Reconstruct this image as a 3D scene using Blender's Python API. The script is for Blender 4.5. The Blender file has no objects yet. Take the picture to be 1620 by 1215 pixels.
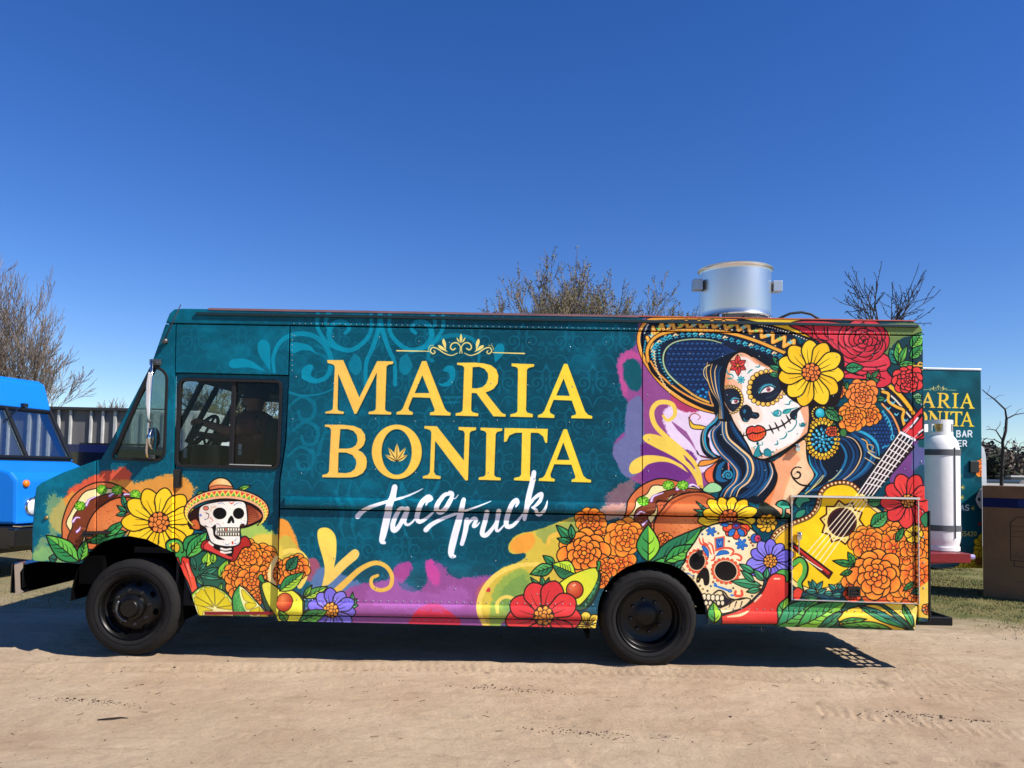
import bpy, bmesh, math, random
import numpy as np
from mathutils import Vector, Matrix, Euler
from mathutils.geometry import tessellate_polygon
R = math.radians
scene = bpy.context.scene
col = bpy.data.collections.new('place'); scene.collection.children.link(col)
# ---------------------------------------------------------------- camera
F_PX, PP_Y, PITCH, ROLL, CAM = 1224.0, 682.0, 2.95, 0.0215, Vector((0, -6.5, 1.62))
cam_d = bpy.data.cameras.new('camera'); cam = bpy.data.objects.new('camera', cam_d); col.objects.link(cam)
cam_d.sensor_width = 36; cam_d.lens = 36*F_PX/1620; cam_d.shift_y = (PP_Y-607.5)/1620
cam_d.clip_start = .05; cam_d.clip_end = 5000
CR = Matrix.Rotation(R(90+PITCH), 3, 'X') @ Matrix.Rotation(ROLL, 3, 'Z')
cam.matrix_world = Matrix.Translation(CAM) @ CR.to_4x4(); scene.camera = cam
def at(px, py, Y=0.0):
    """the point of the vertical plane at depth Y that the photograph shows at this pixel"""
    d = CR @ Vector(((px-810)/F_PX, (PP_Y-py)/F_PX, -1)); return CAM+d*((Y-CAM.y)/d.y)
def onground(px, py, z=0.0):
    d = CR @ Vector(((px-810)/F_PX, (PP_Y-py)/F_PX, -1)); return CAM+d*((z-CAM.z)/d.z)
# ---------------------------------------------------------------- sky, sun, exposure
to_sun = Vector((.95, -.45, 1.0)).normalized()
elev = math.asin(to_sun.z); az = math.atan2(to_sun.x, to_sun.y)
world = bpy.data.worlds.new('World'); scene.world = world; world.use_nodes = True
nt = world.node_tree; nt.nodes.clear()
sky = nt.nodes.new('ShaderNodeTexSky'); sky.sky_type = 'NISHITA'; sky.sun_disc = False
sky.sun_elevation = elev; sky.sun_rotation = az; sky.air_density = 1.; sky.dust_density = 0.; sky.ozone_density = 4.; sky.altitude = 200
hs = nt.nodes.new('ShaderNodeHueSaturation'); hs.inputs['Saturation'].default_value = 1.28; hs.inputs['Hue'].default_value = .515
bg = nt.nodes.new('ShaderNodeBackground'); bg.inputs['Strength'].default_value = .094
wo_ = nt.nodes.new('ShaderNodeOutputWorld')
nt.links.new(sky.outputs[0], hs.inputs['Color']); tint = nt.nodes.new('ShaderNodeMix'); tint.data_type = 'RGBA'; tint.blend_type = 'MULTIPLY'; tint.inputs[0].default_value = 1; tint.inputs[7].default_value = (.95, .99, 1.06, 1); nt.links.new(hs.outputs[0], tint.inputs[6]); nt.links.new(tint.outputs[2], bg.inputs['Color']); nt.links.new(bg.outputs[0], wo_.inputs['Surface'])
sun_d = bpy.data.lights.new('sun', 'SUN'); sun_d.energy = 5.0; sun_d.angle = R(.53); sun_d.color = (1, .955, .89)
sun = bpy.data.objects.new('sun', sun_d); col.objects.link(sun); sun.rotation_euler = to_sun.to_track_quat('Z', 'Y').to_euler(); sun.location = (8, -6, 12)
scene.view_settings.view_transform = 'Standard'; scene.view_settings.look = 'None'; scene.view_settings.exposure = .5; scene.view_settings.gamma = 1
scene.view_settings.use_curve_mapping = False
scene.cycles.max_bounces = 8; scene.cycles.transparent_max_bounces = 16; scene.cycles.use_denoising = True
# ---------------------------------------------------------------- painter for the printed vinyl (numpy raster, all drawn by code)
def srgb(c):
    if isinstance(c, str):
        c = c.lstrip('#'); return np.array([int(c[i:i+2], 16)/255. for i in (0, 2, 4)])
    return np.array(c, float)/255.
VIEWS = {'A':(960,490,5.4),'B':(1200,490,5.4),'C':(960,700,5.4),'D':(1200,700,5.4),'E':(760,780,4.05),'F':(1120,860,4.05),
 'G':(50,740,4.05),'H':(400,740,4.05),'I':(500,510,5.4),'J':(700,510,5.4),'K':(500,680,5.4),'L':(680,700,5.4),'M':(240,480,4.05),
 'N':(1120,540,6.075),'O':(1060,820,6.75),'P':(1300,640,7.594),'Q':(270,880,8.1),'R':(290,750,8.1),'S':(1060,640,6.075),'W':(0,0,1.0)}
INK = srgb('14100f')
def catmull(P, closed, n=7):
    P = np.asarray(P, float); m = len(P)
    if m < 3: return P
    if closed: p0,p1,p2,p3 = np.roll(P,1,0),P,np.roll(P,-1,0),np.roll(P,-2,0)
    else:
        ext = np.vstack([2*P[0]-P[1], P, 2*P[-1]-P[-2]])
        p0,p1,p2,p3 = ext[:-3],ext[1:-2],ext[2:-1],ext[3:]
    t = (np.arange(n)/n)[None,:,None]
    p0,p1,p2,p3 = [q[:,None,:] for q in (p0,p1,p2,p3)]
    r = .5*((2*p1)+(-p0+p2)*t+(2*p0-5*p1+4*p2-p3)*t*t+(-p0+3*p1-3*p2+p3)*t**3)
    r = r.reshape(-1,P.shape[1])
    if not closed: r = np.vstack([r,P[-1:]])
    return r
def vnoise(h, w, cell, rng):
    gh, gw = int(h/cell)+3, int(w/cell)+3
    g = rng.random((gh, gw)); y = np.arange(h)/cell; x = np.arange(w)/cell
    yi, xi = y.astype(int), x.astype(int); fy, fx = y-yi, x-xi
    fy = (fy*fy*(3-2*fy))[:,None]; fx = (fx*fx*(3-2*fx))[None,:]
    a = g[yi][:,xi]; b = g[yi][:,xi+1]; c = g[yi+1][:,xi]; d = g[yi+1][:,xi+1]
    return (a*(1-fx)+b*fx)*(1-fy)+(c*(1-fx)+d*fx)*fy
def blur(a, r):
    r = int(r)
    if r < 1: return a
    for ax in (0, 1):
        p = np.pad(a, [(r+1, r) if i == ax else (0, 0) for i in (0, 1)], mode='edge')
        c = np.cumsum(p, axis=ax)
        a = (np.take(c, range(2*r+1, c.shape[ax]), ax)-np.take(c, range(0, c.shape[ax]-2*r-1), ax))/(2*r+1)
    return a
class Painter:
    def __init__(s, w, h, T, sc, bg):
        s.w, s.h, s.T, s.sc = w, h, T, sc       # T: photo px -> texture px (y down); sc: texture px per photo px
        s.img = np.zeros((h, w, 3), np.float32); s.img[:] = srgb(bg)
        s.v = VIEWS['W']; s.rng = np.random.default_rng(5)
    def V(s, k): s.v = VIEWS[k] if isinstance(k, str) else k
    def px(s, P):
        P = np.asarray([p[:2] for p in P], float); return P/s.v[2]+np.array(s.v[:2])
    def raster(s, polys, ss=3):
        segs = [_np_hstack_edges(q) for q in polys]
        E = np.vstack(segs)
        x0 = max(0, int(np.floor(E[:, 0].min()))-1); x1 = min(s.w, int(np.ceil(E[:, 0].max()))+2)
        y0 = max(0, int(np.floor(E[:, 1].min()))-1); y1 = min(s.h, int(np.ceil(E[:, 1].max()))+2)
        if x1 <= x0 or y1 <= y0: return None
        W, H = (x1-x0)*ss, (y1-y0)*ss
        e = (E-np.array([x0, y0, x0, y0]))*ss
        ya, yb = np.minimum(e[:, 1], e[:, 3]), np.maximum(e[:, 1], e[:, 3])
        r0 = np.clip(np.ceil(ya-.5), 0, H).astype(int); r1 = np.clip(np.ceil(yb-.5), 0, H).astype(int)
        n = r1-r0; k = n > 0
        if not k.any(): return None
        e, r0, n = e[k], r0[k], n[k]
        idx = np.repeat(np.arange(len(n)), n); rows = np.arange(n.sum())-np.repeat(np.cumsum(n)-n, n)+r0[idx]
        sl = (e[:, 2]-e[:, 0])/(e[:, 3]-e[:, 1])
        xs = e[idx, 0]+(rows+.5-e[idx, 1])*sl[idx]
        cols = np.clip(np.ceil(xs-.5), 0, W).astype(int)
        sg = np.where(e[:, 3] > e[:, 1], 1., -1.)[idx]
        D = np.bincount(rows*(W+1)+cols, sg, minlength=H*(W+1)).reshape(H, W+1)[:, :W]
        m = np.abs(np.cumsum(D, 1)) > .5
        return x0, y0, m.reshape(H//ss, ss, W//ss, ss).mean((1, 3))
    def color(s, col, x0, y0, shape):
        if isinstance(col, tuple) and len(col) and col[0] in ('lin', 'rad'):
            if col[0] == 'lin':
                _, a, ca, b, cb = col; a, b = s.T(s.px([a]))[0], s.T(s.px([b]))[0]; d = b-a
                yy, xx = np.mgrid[0:shape[0], 0:shape[1]]
                t = ((xx+x0-a[0])*d[0]+(yy+y0-a[1])*d[1])/max(1e-6, (d@d))
            else:
                _, a, ca, r, cb = col; a = s.T(s.px([a]))[0]; r = r/s.v[2]*s.sc
                yy, xx = np.mgrid[0:shape[0], 0:shape[1]]
                t = np.hypot(xx+x0-a[0], yy+y0-a[1])/r
            t = np.clip(t, 0, 1)[..., None]
            return srgb(ca)*(1-t)+srgb(cb)*t
        return srgb(col) if not isinstance(col, np.ndarray) else col
    def blend(s, r, col, alpha=1.):
        if r is None: return
        x0, y0, m = r
        c = s.color(col, x0, y0, m.shape); a = (m*alpha)[..., None]
        sub = s.img[y0:y0+m.shape[0], x0:x0+m.shape[1]]
        sub[:] = sub*(1-a)+c*a
    def shape(s, P, smooth):
        Q = s.px(P)
        if smooth:
            cor = [i for i, p in enumerate(P) if len(p) > 2]
            if not cor: Q = catmull(Q, True)
            else:
                out = []
                for a, b in zip(cor, cor[1:]+[cor[0]+len(P)]):
                    seg = Q[[i % len(P) for i in range(a, b+1)]]
                    out.append((catmull(seg, False) if len(seg) > 2 else seg)[:-1])
                Q = np.vstack(out)
        return s.T(Q)
    def fill(s, P, col, ol=None, w=1.5, smooth=True, alpha=1., holes=()):
        q = s.shape(P, smooth); polys = [q]
        for hh in holes:
            z = s.shape(hh, smooth)
            ar = lambda a: np.sum(a[:, 0]*np.roll(a[:, 1], -1)-a[:, 1]*np.roll(a[:, 0], -1))
            polys.append(z[::-1] if ar(z)*ar(q) > 0 else z)
        s.blend(s.raster(polys), col, alpha)
        if ol is not None:
            for z in polys: s.stroke_t(np.vstack([z, z[:1]]), [w*s.sc]*(len(z)+1), INK if ol is True else ol)
    def stroke_t(s, q, ws, col, alpha=1.):
        q = np.asarray(q, float); ws = np.asarray(ws, float)
        if len(q) < 2: return
        d = np.diff(q, axis=0); L = np.hypot(d[:, 0], d[:, 1]); L[L < 1e-6] = 1e-6
        n = np.stack([-d[:, 1], d[:, 0]], 1)/L[:, None]
        polys = []
        a, b = q[:-1], q[1:]; wa, wb = ws[:-1, None]/2, ws[1:, None]/2
        quads = np.stack([a+n*wa, a-n*wa, b-n*wb, b+n*wb], 1)
        E = [np.concatenate([quads, np.roll(quads, -1, 1)], 2).reshape(-1, 4)]
        th = -np.linspace(0, 2*np.pi, 9)[:-1]; ring = np.stack([np.cos(th), np.sin(th)], 1)
        step = 1 if ws.max() > 3 else 2
        c = q[::step, None, :]+ring[None]*(ws[::step, None, None]/2)
        # orient rings like the quads
        ar = np.sum(quads[0][:, 0]*np.roll(quads[0][:, 1], -1)-quads[0][:, 1]*np.roll(quads[0][:, 0], -1))
        ar2 = np.sum(ring[:, 0]*np.roll(ring[:, 1], -1)-ring[:, 1]*np.roll(ring[:, 0], -1))
        if ar*ar2 < 0: c = c[:, ::-1]
        E.append(np.concatenate([c, np.roll(c, -1, 1)], 2).reshape(-1, 4))
        s.blend(s.raster_e(np.vstack(E)), col, alpha)
    def raster_e(s, E):
        return s.raster([_E(E)])
    def line(s, P, w0, w1=None, col=None, smooth=True, wm=None, alpha=1.):
        """w in photo px: w0 start, w1 end, wm middle"""
        Q = s.px(P)
        if smooth and len(Q) > 2: Q = catmull(Q, False)
        q = s.T(Q); n = len(q); t = np.linspace(0, 1, n)
        if w1 is None: w1 = w0
        ws = w0+(w1-w0)*t
        if wm is not None: ws = np.where(t < .5, w0+(wm-w0)*np.sin(t*np.pi), w1+(wm-w1)*np.sin(t*np.pi))
        s.stroke_t(q, ws*s.sc, INK if col is None else col, alpha)
    def ell(s, c, rx, ry=None, col=None, rot=0, ol=None, w=1.2, n=22, alpha=1.):
        ry = rx if ry is None else ry
        th = np.linspace(0, 2*np.pi, n+1)[:-1]; ca, sa = math.cos(rot), math.sin(rot)
        P = [(c[0]+rx*math.cos(t)*ca-ry*math.sin(t)*sa, c[1]+rx*math.cos(t)*sa+ry*math.sin(t)*ca) for t in th]
        s.fill(P, col, ol, w, False, alpha)
    def rough(s, P, col, amp=.35, rad=6, cell=5, alpha=1., seed=0, smooth=True):
        """a paint splash: polygon with a ragged, spattered edge"""
        q = s.shape(P, smooth); pad = int(rad*s.sc*2)
        q2 = np.clip(q, [-pad*3, -pad*3], [s.w+pad*3, s.h+pad*3])
        r = s.raster([q2, np.array([[q2[:,0].min()-pad, q2[:,1].min()-pad]]*3)], 1)
        if r is None: return
        x0, y0, m = r; rr = int(rad*s.sc)
        m = np.pad(m, rr*2); x0 -= rr*2; y0 -= rr*2
        b = blur(blur(m, rr), rr//2)
        rng = np.random.default_rng(seed+11)
        nz = .36*vnoise(*b.shape, cell*s.sc*1.4, rng)+.26*vnoise(*b.shape, cell*s.sc/2.3, rng)+.38*vnoise(*b.shape, max(1.5, cell*s.sc/4), rng)
        k = np.clip((b+(nz-.5)*2*amp-.5)*5+.5, 0, 1)*(b > .02)
        ax, ay = max(0, x0), max(0, y0); bx, by = min(s.w, x0+b.shape[1]), min(s.h, y0+b.shape[0])
        if bx <= ax or by <= ay: return
        s.blend((ax, ay, k[ay-y0:by-y0, ax-x0:bx-x0]), col, alpha)
    # ---- motifs
    def petal(s, c, ang, L, W, col, ol=True, w=1.5, notch=0., lines=2, r0=0., lc=None, tip=0.):
        ca, sa = math.cos(ang), math.sin(ang)
        def f(r, t): return (c[0]+r*ca-t*sa, c[1]+r*sa+t*ca)
        P = [f(r0, W*.12), f(L*.35, W*.36), f(L*.68, W*.54), f(L*.92, W*.34), f(L*(1.0-notch+tip), 0), f(L*.92, -W*.33), f(L*.68, -W*.52), f(L*.35, -W*.33), f(r0, -W*.12)]
        s.fill(P, col, ol, w)
        for i in range(lines):
            t = (i-(lines-1)/2)*W*.3
            s.line([f(r0+L*.12, t*.4), f(L*.45, t), f(L*(.72-.08*(i % 2)), t*1.1)], w*.75, .3, lc)
    def daisy(s, c, R, n, col, ccol, rot=0., sq=1., tilt=0., cr=.27, w=1.6, wf=1.25, second=None, jit=.06):
        rng = np.random.default_rng(int(c[0]*7+c[1])); wf *= .68; w *= .9
        s.ell(c, R*.66, R*.66*sq, INK)
        for k in range(n):
            a = rot+2*math.pi*k/n+rng.uniform(-jit, jit)
            dx, dy = math.cos(a), math.sin(a)*sq
            x2, y2 = dx*math.cos(tilt)-dy*math.sin(tilt), dx*math.sin(tilt)+dy*math.cos(tilt)
            L = R*math.hypot(x2, y2)*rng.uniform(.93, 1.05)
            cc = col if second is None or k % 2 == 0 else second
            s.petal(c, math.atan2(y2, x2), L, 2*math.pi*R/n*wf*(.8+.2*L/R), cc, w=w, tip=.02)
        s.center(c, R*cr, ccol, w)
    def center(s, c, r, col, w=1.3, n=None):
        s.ell(c, r, r, '5a1c0c', ol=True, w=w)
        rng = np.random.default_rng(int(c[0]+c[1]*3))
        for ring, k in ((.72, 9), (.34, 5), (0, 1)):
            for j in range(k):
                a = 2*math.pi*(j+rng.uniform(-.15, .15))/k
                s.ell((c[0]+ring*r*math.cos(a), c[1]+ring*r*math.sin(a)), r*.3, r*.26, col, rot=a, ol=True, w=w*.6)
    def marigold(s, c, R, cols=('ffa836', 'ee5a2a'), rot=0., sq=.95, w=1.25, rings=3, full=True):
        rng = np.random.default_rng(int(c[0]*3+c[1]))
        hi, lo = cols
        spec = [(1., 10, .56), (.7, 9, .40), (.46, 8, .25), (.24, 5, .18)]
        spec = spec if rings >= 3 else [(1., 9, .6), (.6, 8, .36), (.3, 5, .24)] if rings == 2 else [(1., 8, .66), (.5, 6, .4)]
        for rr, n, wd in spec:
            for k in sorted(range(n), key=lambda q: -math.sin(2*math.pi*q/n+rot) if rr > .5 else math.sin(2*math.pi*q/n)):
                a = rot+rr*3+2*math.pi*k/n+rng.uniform(-.1, .1)
                L = R*rr*rng.uniform(.88, 1.1)*(1 if abs(math.cos(a)) > .5 else sq)
                tip = (c[0]+L*math.cos(a), c[1]+L*math.sin(a))
                base = (c[0]+L*.35*math.cos(a), c[1]+L*.35*math.sin(a))
                s.petal(c, a, L, R*wd*1.15, ('lin', base, lo, tip, hi), w=w*(1 if rr > .5 else .8), lines=2 if rr > .6 else 0, lc='7a2410', r0=L*.1)
        s.ell(c, R*.1, R*.09, hi, ol=True, w=w*.7)
    def leaf(s, a, b, W, cl='6cc04a', cd='2b8a4e', veins=3, w=1.6, bend=0., ol=True):
        a, b = np.array(a, float), np.array(b, float); d = b-a; L = np.hypot(*d); u = d/L; n = np.array([-u[1], u[0]])
        f = lambda t, o: tuple(a+u*L*t+n*(o*W+bend*W*math.sin(math.pi*t)))
        mid = [f(t, 0) for t in (0, .25, .5, .75, 1)]
        up = [f(0, 0)+(1,), f(.2, .34), f(.45, .5), f(.75, .3), f(1, 0)+(1,)]
        dn = [f(.75, -.3), f(.45, -.5), f(.2, -.34)]
        s.fill(up+dn, cl)
        s.fill([p+(1,) if i in (0, 4) else p for i, p in enumerate(mid)]+dn, cd)
        if ol: s.fill(up+dn, cl, True, w, alpha=0)
        s.line(mid[:4]+[f(.93, 0)], w, .5)
        for i in range(veins):
            t = .2+.55*i/max(1, veins)
            s.line([f(t, 0), f(t+.1, .2), f(t+.2, .3-.12*t)], w*.7, .3)
            s.line([f(t+.04, 0), f(t+.14, -.2), f(t+.22, -.3+.12*t)], w*.7, .3)
    def sprig(s, base, tips, W, cl='3f9a5c', cd='1f6b52', w=1.3):
        for t in tips: s.leaf(base, t, W, cl, cd, 0, w)
    def spiral(s, c, r0, r1, a0, turns, w0, w1, col, alpha=1., sx=1.):
        n = max(8, int(abs(turns)*16)); P = []
        for i in range(n+1):
            t = i/n; a = a0+turns*2*math.pi*t; r = r0+(r1-r0)*t
            P.append((c[0]+sx*r*math.cos(a), c[1]+r*math.sin(a)))
        s.line(P, w0, w1, col, False, alpha=alpha)
class _E:
    """edge list passed where a polygon is expected"""
    def __init__(s, E): s.E = E
def _np_hstack_edges(p):
    return p.E if isinstance(p, _E) else np.hstack([p, np.roll(p, -1, 0)])
# ---------------------------------------------------------------- the printed wrap of the truck's side
Y1, Y2, GOLD, GOLD2 = 'ffd21f', 'f5b81a', 'f7d35e', 'efb94a'
NAVY, NAVY2, BL1, BL2, CREAM = '0b1524', '14325c', '1f6f9e', '2aa3c4', 'f3c990'
def damask(p):
    """faint printed scrollwork over the teal ground"""
    rng = np.random.default_rng(3); p.V('W'); c = '0a7088'
    fade = vnoise(40, 60, 7, rng)
    for i in range(-1, 21):
        for j in range(-1, 9):
            cx, cy = 50+i*74+(37 if j % 2 else 0), 478+j*66; g = .25+.75*fade[min(39, max(0, j*4)), min(59, max(0, i*2))]
            for m in (-1, 1):
                a = g*.75; X = lambda u: cx+m*u
                p.spiral((X(15), cy-4), 12, 2, math.pi/2, 1.4, 2.0, 1.2, c, a, sx=m); p.spiral((X(30), cy+10), 8, 1.5, -1.2, 1.2, 1.8, 1.0, c, a*.8, sx=m)
                p.line([(X(2), cy+30), (X(8), cy+20), (X(18), cy+18), (X(28), cy+24), (X(36), cy+16)], 1.8, .8, c, alpha=a)
                p.line([(X(1), cy-30), (X(7), cy-22), (X(19), cy-24), (X(26), cy-18)], 2.2, .8, c, alpha=a)
                p.fill([(X(4), cy-6, 1), (X(9), cy-14), (X(7), cy-22), (X(3), cy-16)], c, alpha=a*.6); p.fill([(X(22), cy+2, 1), (X(30), cy-4), (X(36), cy-2), (X(30), cy+3)], c, alpha=a*.5)
                p.spiral((X(31), cy-22), 5, 1, 0, 1.1, 1.4, .8, c, a*.7, sx=m); p.ell((X(12), cy+10), 1.6, 1.6, c, alpha=a*.7); p.ell((X(20), cy+30), 1.3, 1.3, c, alpha=a*.6)
            p.ell((cx, cy+6), 2.6, 8, c, alpha=.5*g); p.ell((cx, cy-30), 2.2, 5, c, alpha=.4*g); p.ell((cx, cy+33), 1.8, 1.8, c, alpha=.5*g); p.ell((cx, cy-10), 1.6, 3, c, alpha=.5*g)
def big_scrolls(p):
    c, d = '0289a4', '047a92'
    p.V('M'); al = .85
    # tall pair of bands with curls above MARIA
    for m, cx in ((1, 1465),):
        for s_ in (-1, 1):
            X = lambda u: cx+s_*u
            p.line([(X(0), 60), (X(8), 150), (X(48), 280), (X(90), 380), (X(95), 520)], 8, 6, c, alpha=al)
            p.line([(X(60), 60), (X(62), 180), (X(120), 260), (X(200), 300), (X(290), 270), (X(330), 200), (X(300), 130), (X(230), 120), (X(200), 160), (X(225), 190)], 5.5, 6, c, wm=8, alpha=al)
            p.line([(X(330), 60), (X(350), 130), (X(300), 200)], 9, 1, c, alpha=al)
            p.fill([(X(170), 320, 1), (X(130), 350), (X(120), 420), (X(160), 460), (X(205), 400)], d, alpha=al)
            p.line([(X(400), 60), (X(400), 160), (X(330), 260), (X(240), 300)], 6, 6, c, alpha=al)
    # left fan
    p.line([(785, 440), (780, 340), (830, 240), (930, 195), (1040, 210), (1120, 280), (1150, 380), (1120, 470), (1040, 500), (970, 470)], 5, 6, c, wm=8, alpha=al)
    p.fill([(1010, 390), (965, 420), (965, 480), (1010, 500), (1060, 490), (1020, 460), (1035, 410)], c, alpha=al)
    p.fill([(1065, 330, 1), (1010, 270), (930, 250), (885, 260), (900, 320), (960, 300), (1020, 305)], c, alpha=al)
    p.fill([(760, 435, 1), (690, 330), (680, 260), (715, 230), (755, 265), (760, 350)], c, alpha=al)
    p.fill([(740, 440, 1), (620, 410), (520, 415), (495, 385), (530, 355), (630, 365)], c, alpha=al)
    p.line([(885, 570), (960, 590), (1080, 580), (1180, 540)], 4, 2, d, alpha=al)
    # between and below the letters
    p.V('I')
    p.fill([(1190, 450), (1175, 380), (1120, 370), (1085, 410), (1130, 430), (1140, 480), (1090, 520), (1040, 520), (1090, 548), (1160, 530)], c, alpha=al)
    p.line([(1000, 330), (960, 300), (985, 200), (1080, 130), (1200, 110), (1330, 140), (1390, 220), (1390, 330)], 5, 4, c, wm=7, alpha=.6)
    p.fill([(1530, 345, 1), (1520, 240), (1560, 180), (1605, 200), (1600, 270)], c, alpha=al)
    for k in range(3): p.line([(0, 140+k*60), (70, 170+k*60), (120, 240+k*60), (130, 330+k*60)], 5, 3, d, alpha=.5)
    p.line([(1100, 640), (1230, 640)], 4, 4, d, False, alpha=.5); p.line([(1100, 685), (1220, 680)], 4, 4, d, False, alpha=.5)
    p.V('K')
    for u in (200, 300, 640, 740, 960):
        p.line([(u, 440), (u-25, 560), (u+30, 660), (u+10, 820), (u+40, 930)], 2, 2, d, wm=7, alpha=.45)
    p.line([(1060, 300), (1050, 440), (980, 560), (860, 600), (760, 540), (730, 470)], 4, 7, d, wm=7, alpha=.5)
    p.line([(20, 200), (60, 60), (110, -60)], 7, 3, d, alpha=.4)
    p.V('M')
    for (u, v) in ((880, 660), (900, 820), (870, 980)):
        p.line([(u, v), (u+80, v-60), (u+160, v-20), (u+150, v+70), (u+80, v+80), (u+60, v+30)], 3, 5, d, wm=6, alpha=.5)
def letters(p):
    gold = ('lin', None)
    L = []
    I, J, K, LL = 'I', 'J', 'K', 'L'
    L.append((I, [(95,322),(233,322),(370,640),(522,330),(660,333),(657,355),(618,362),(603,378),(590,745),(605,760),(643,768),(641,788),(448,784),(450,764),(495,755),(510,740),(518,430),(345,782),(328,782),(190,440),(184,740),(196,756),(238,763),(236,782),(78,778),(80,764),(128,752),(143,738),(160,380),(150,362),(98,346)], []))
    L.append((I, [(905,330),(942,330),(1100,735),(1120,760),(1150,774),(1148,797),(972,793),(973,770),(1008,762),(1013,745),(975,645),(825,640),(788,735),(798,755),(828,768),(826,790),(686,787),(688,766),(722,755),(740,735)], [[(908,452),(968,604),(843,604)]]))
    L.append((J, [(124,345),(270,343),(350,350),(415,366),(460,402),(478,455),(472,520),(440,565),(405,585),(368,598),(500,765),(515,778),(540,785),(539,806),(435,803),(290,605),(250,603),(245,750),(258,768),(307,778),(305,802),(112,797),(113,776),(155,768),(172,752),(185,385),(170,370),(125,362)], [[(258,382),(315,380),(360,398),(388,435),(390,480),(372,525),(340,553),(300,563),(252,562)]]))
    L.append((J, [(590,350),(784,357),(782,378),(738,388),(722,405),(714,750),(724,770),(773,785),(771,811),(578,806),(580,785),(625,775),(640,760),(645,400),(632,382),(590,374)], []))
    L.append((J, [(1038,353),(1068,355),(1218,760),(1245,790),(1280,800),(1279,823),(1100,819),(1102,798),(1135,790),(1142,775),(1105,668),(950,662),(915,750),(922,775),(957,793),(955,817),(814,812),(816,792),(850,780),(870,755)], [[(1035,480),(1088,628),(972,625)]]))
    L.append((K, [(75,-45),(240,-43),(320,-34),(385,-8),(418,40),(422,85),(408,130),(385,155),(358,172),(400,195),(428,235),(435,270),(428,325),(400,370),(350,397),(300,407),(200,408),(52,405),(54,385),(95,375),(110,355),(128,0),(115,-20),(75,-28)],
        [[(208,-6),(270,-6),(320,10),(348,45),(355,92),(340,130),(310,152),(270,160),(195,160)], [(192,192),(260,195),(310,215),(340,255),(345,290),(330,335),(295,362),(250,370),(188,366)]]))
    el = lambda cx, cy, rx, ry, n=44: [(cx+rx*math.cos(2*math.pi*k/n), cy+ry*math.sin(2*math.pi*k/n)) for k in range(n)]
    L.append((K, el(690, 188, 214, 233), [el(689, 189, 129, 195)]))
    L.append((K, [(925,-33),(1032,-31),(1262,262),(1270,30),(1258,8),(1217,0),(1218,-25),(1368,-21),(1366,2),(1325,12),(1312,30),(1298,432),(1275,432),(1018,95),(1008,360),(1022,385),(1065,398),(1063,420),(912,415),(913,396),(955,385),(972,362),(985,20),(970,0),(925,-12)], []))
    L.append((K, [(1405,-20),(1592,-13),(1590,8),(1548,18),(1535,35),(1522,385),(1535,402),(1578,410),(1577,432),(1388,427),(1390,406),(1435,398),(1448,382),(1455,30),(1442,12),(1405,2)], []))
    L.append((LL, [(638,-124),(1008,-116),(1003,4),(986,2),(968,-51),(928,-81),(863,-84),(855,285),(868,303),(905,312),(904,332),(718,323),(720,303),(765,293),(780,275),(788,-84),(730,-82),(680,-60),(655,-8),(633,-5)], []))
    L.append((LL, [(1143,-114),(1172,-113),(1312,285),(1340,310),(1378,320),(1377,342),(1210,337),(1212,317),(1240,308),(1243,290),(1210,190),(1063,186),(1030,275),(1035,300),(1068,313),(1066,334),(930,328),(932,308),(965,300),(985,275)], [[(1140,0),(1195,150),(1085,148)]]))
    for v, P, H in L:                                  # printed drop shadow
        p.V(v); off = lambda Q: [(a+9, b+14) for a, b in Q]
        p.fill(off(P), '003038', smooth=False, alpha=.75, holes=[off(h) for h in H])
    for v, P, H in L:
        p.V('W'); g = None
        p.V(v); o = VIEWS[v]
        a = ((520-o[0])*o[2], (600-o[1])*o[2]); b = ((900-o[0])*o[2], (640-o[1])*o[2])
        p.fill(P, ('lin', a, 'f6bf58', b, 'ffd83c'), smooth=False, holes=H)
    p.V(K)
    for tip, w in (((692,115),46), ((617,150),40), ((766,150),40), ((588,212),34), ((784,214),34)):
        p.leaf((690,270), tip, w, 'f8cf66', 'f5c358', 0, ol=False)
    # ornament above the name
    p.V(I); c = 'f7dc7a'
    p.line([(690,242),(965,247)], 2.2, 1.4, c, False); p.line([(1510,258),(1780,266)], 1.4, 2.2, c, False)
    for s_ in (-1, 1):
        X = lambda u: 1238+s_*u
        p.line([(X(10),265),(X(5),210),(X(35),175),(X(75),182),(X(90),215),(X(70),235),(X(48),222)], 1.2, 2, c, wm=2)
        p.line([(X(30),262),(X(80),282),(X(140),265),(X(200),225),(X(245),215),(X(262),245),(X(240),268),(X(220),255),(X(232),240)], 1.2, 1.4, c, wm=2)
        p.fill([(X(130),240,1),(X(128),180),(X(148),140),(X(160),170)], c)
        p.fill([(X(110),255,1),(X(160),205),(X(195),195),(X(180),225)], c)
        p.fill([(X(6),178,1),(X(18),150),(X(38),128),(X(30),155)], c)
        p.line([(X(235),195),(X(265),200),(X(280),235)], .8, 1, c)
    p.fill([(1238,180,1),(1226,140),(1238,98),(1250,140)], c)
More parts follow.
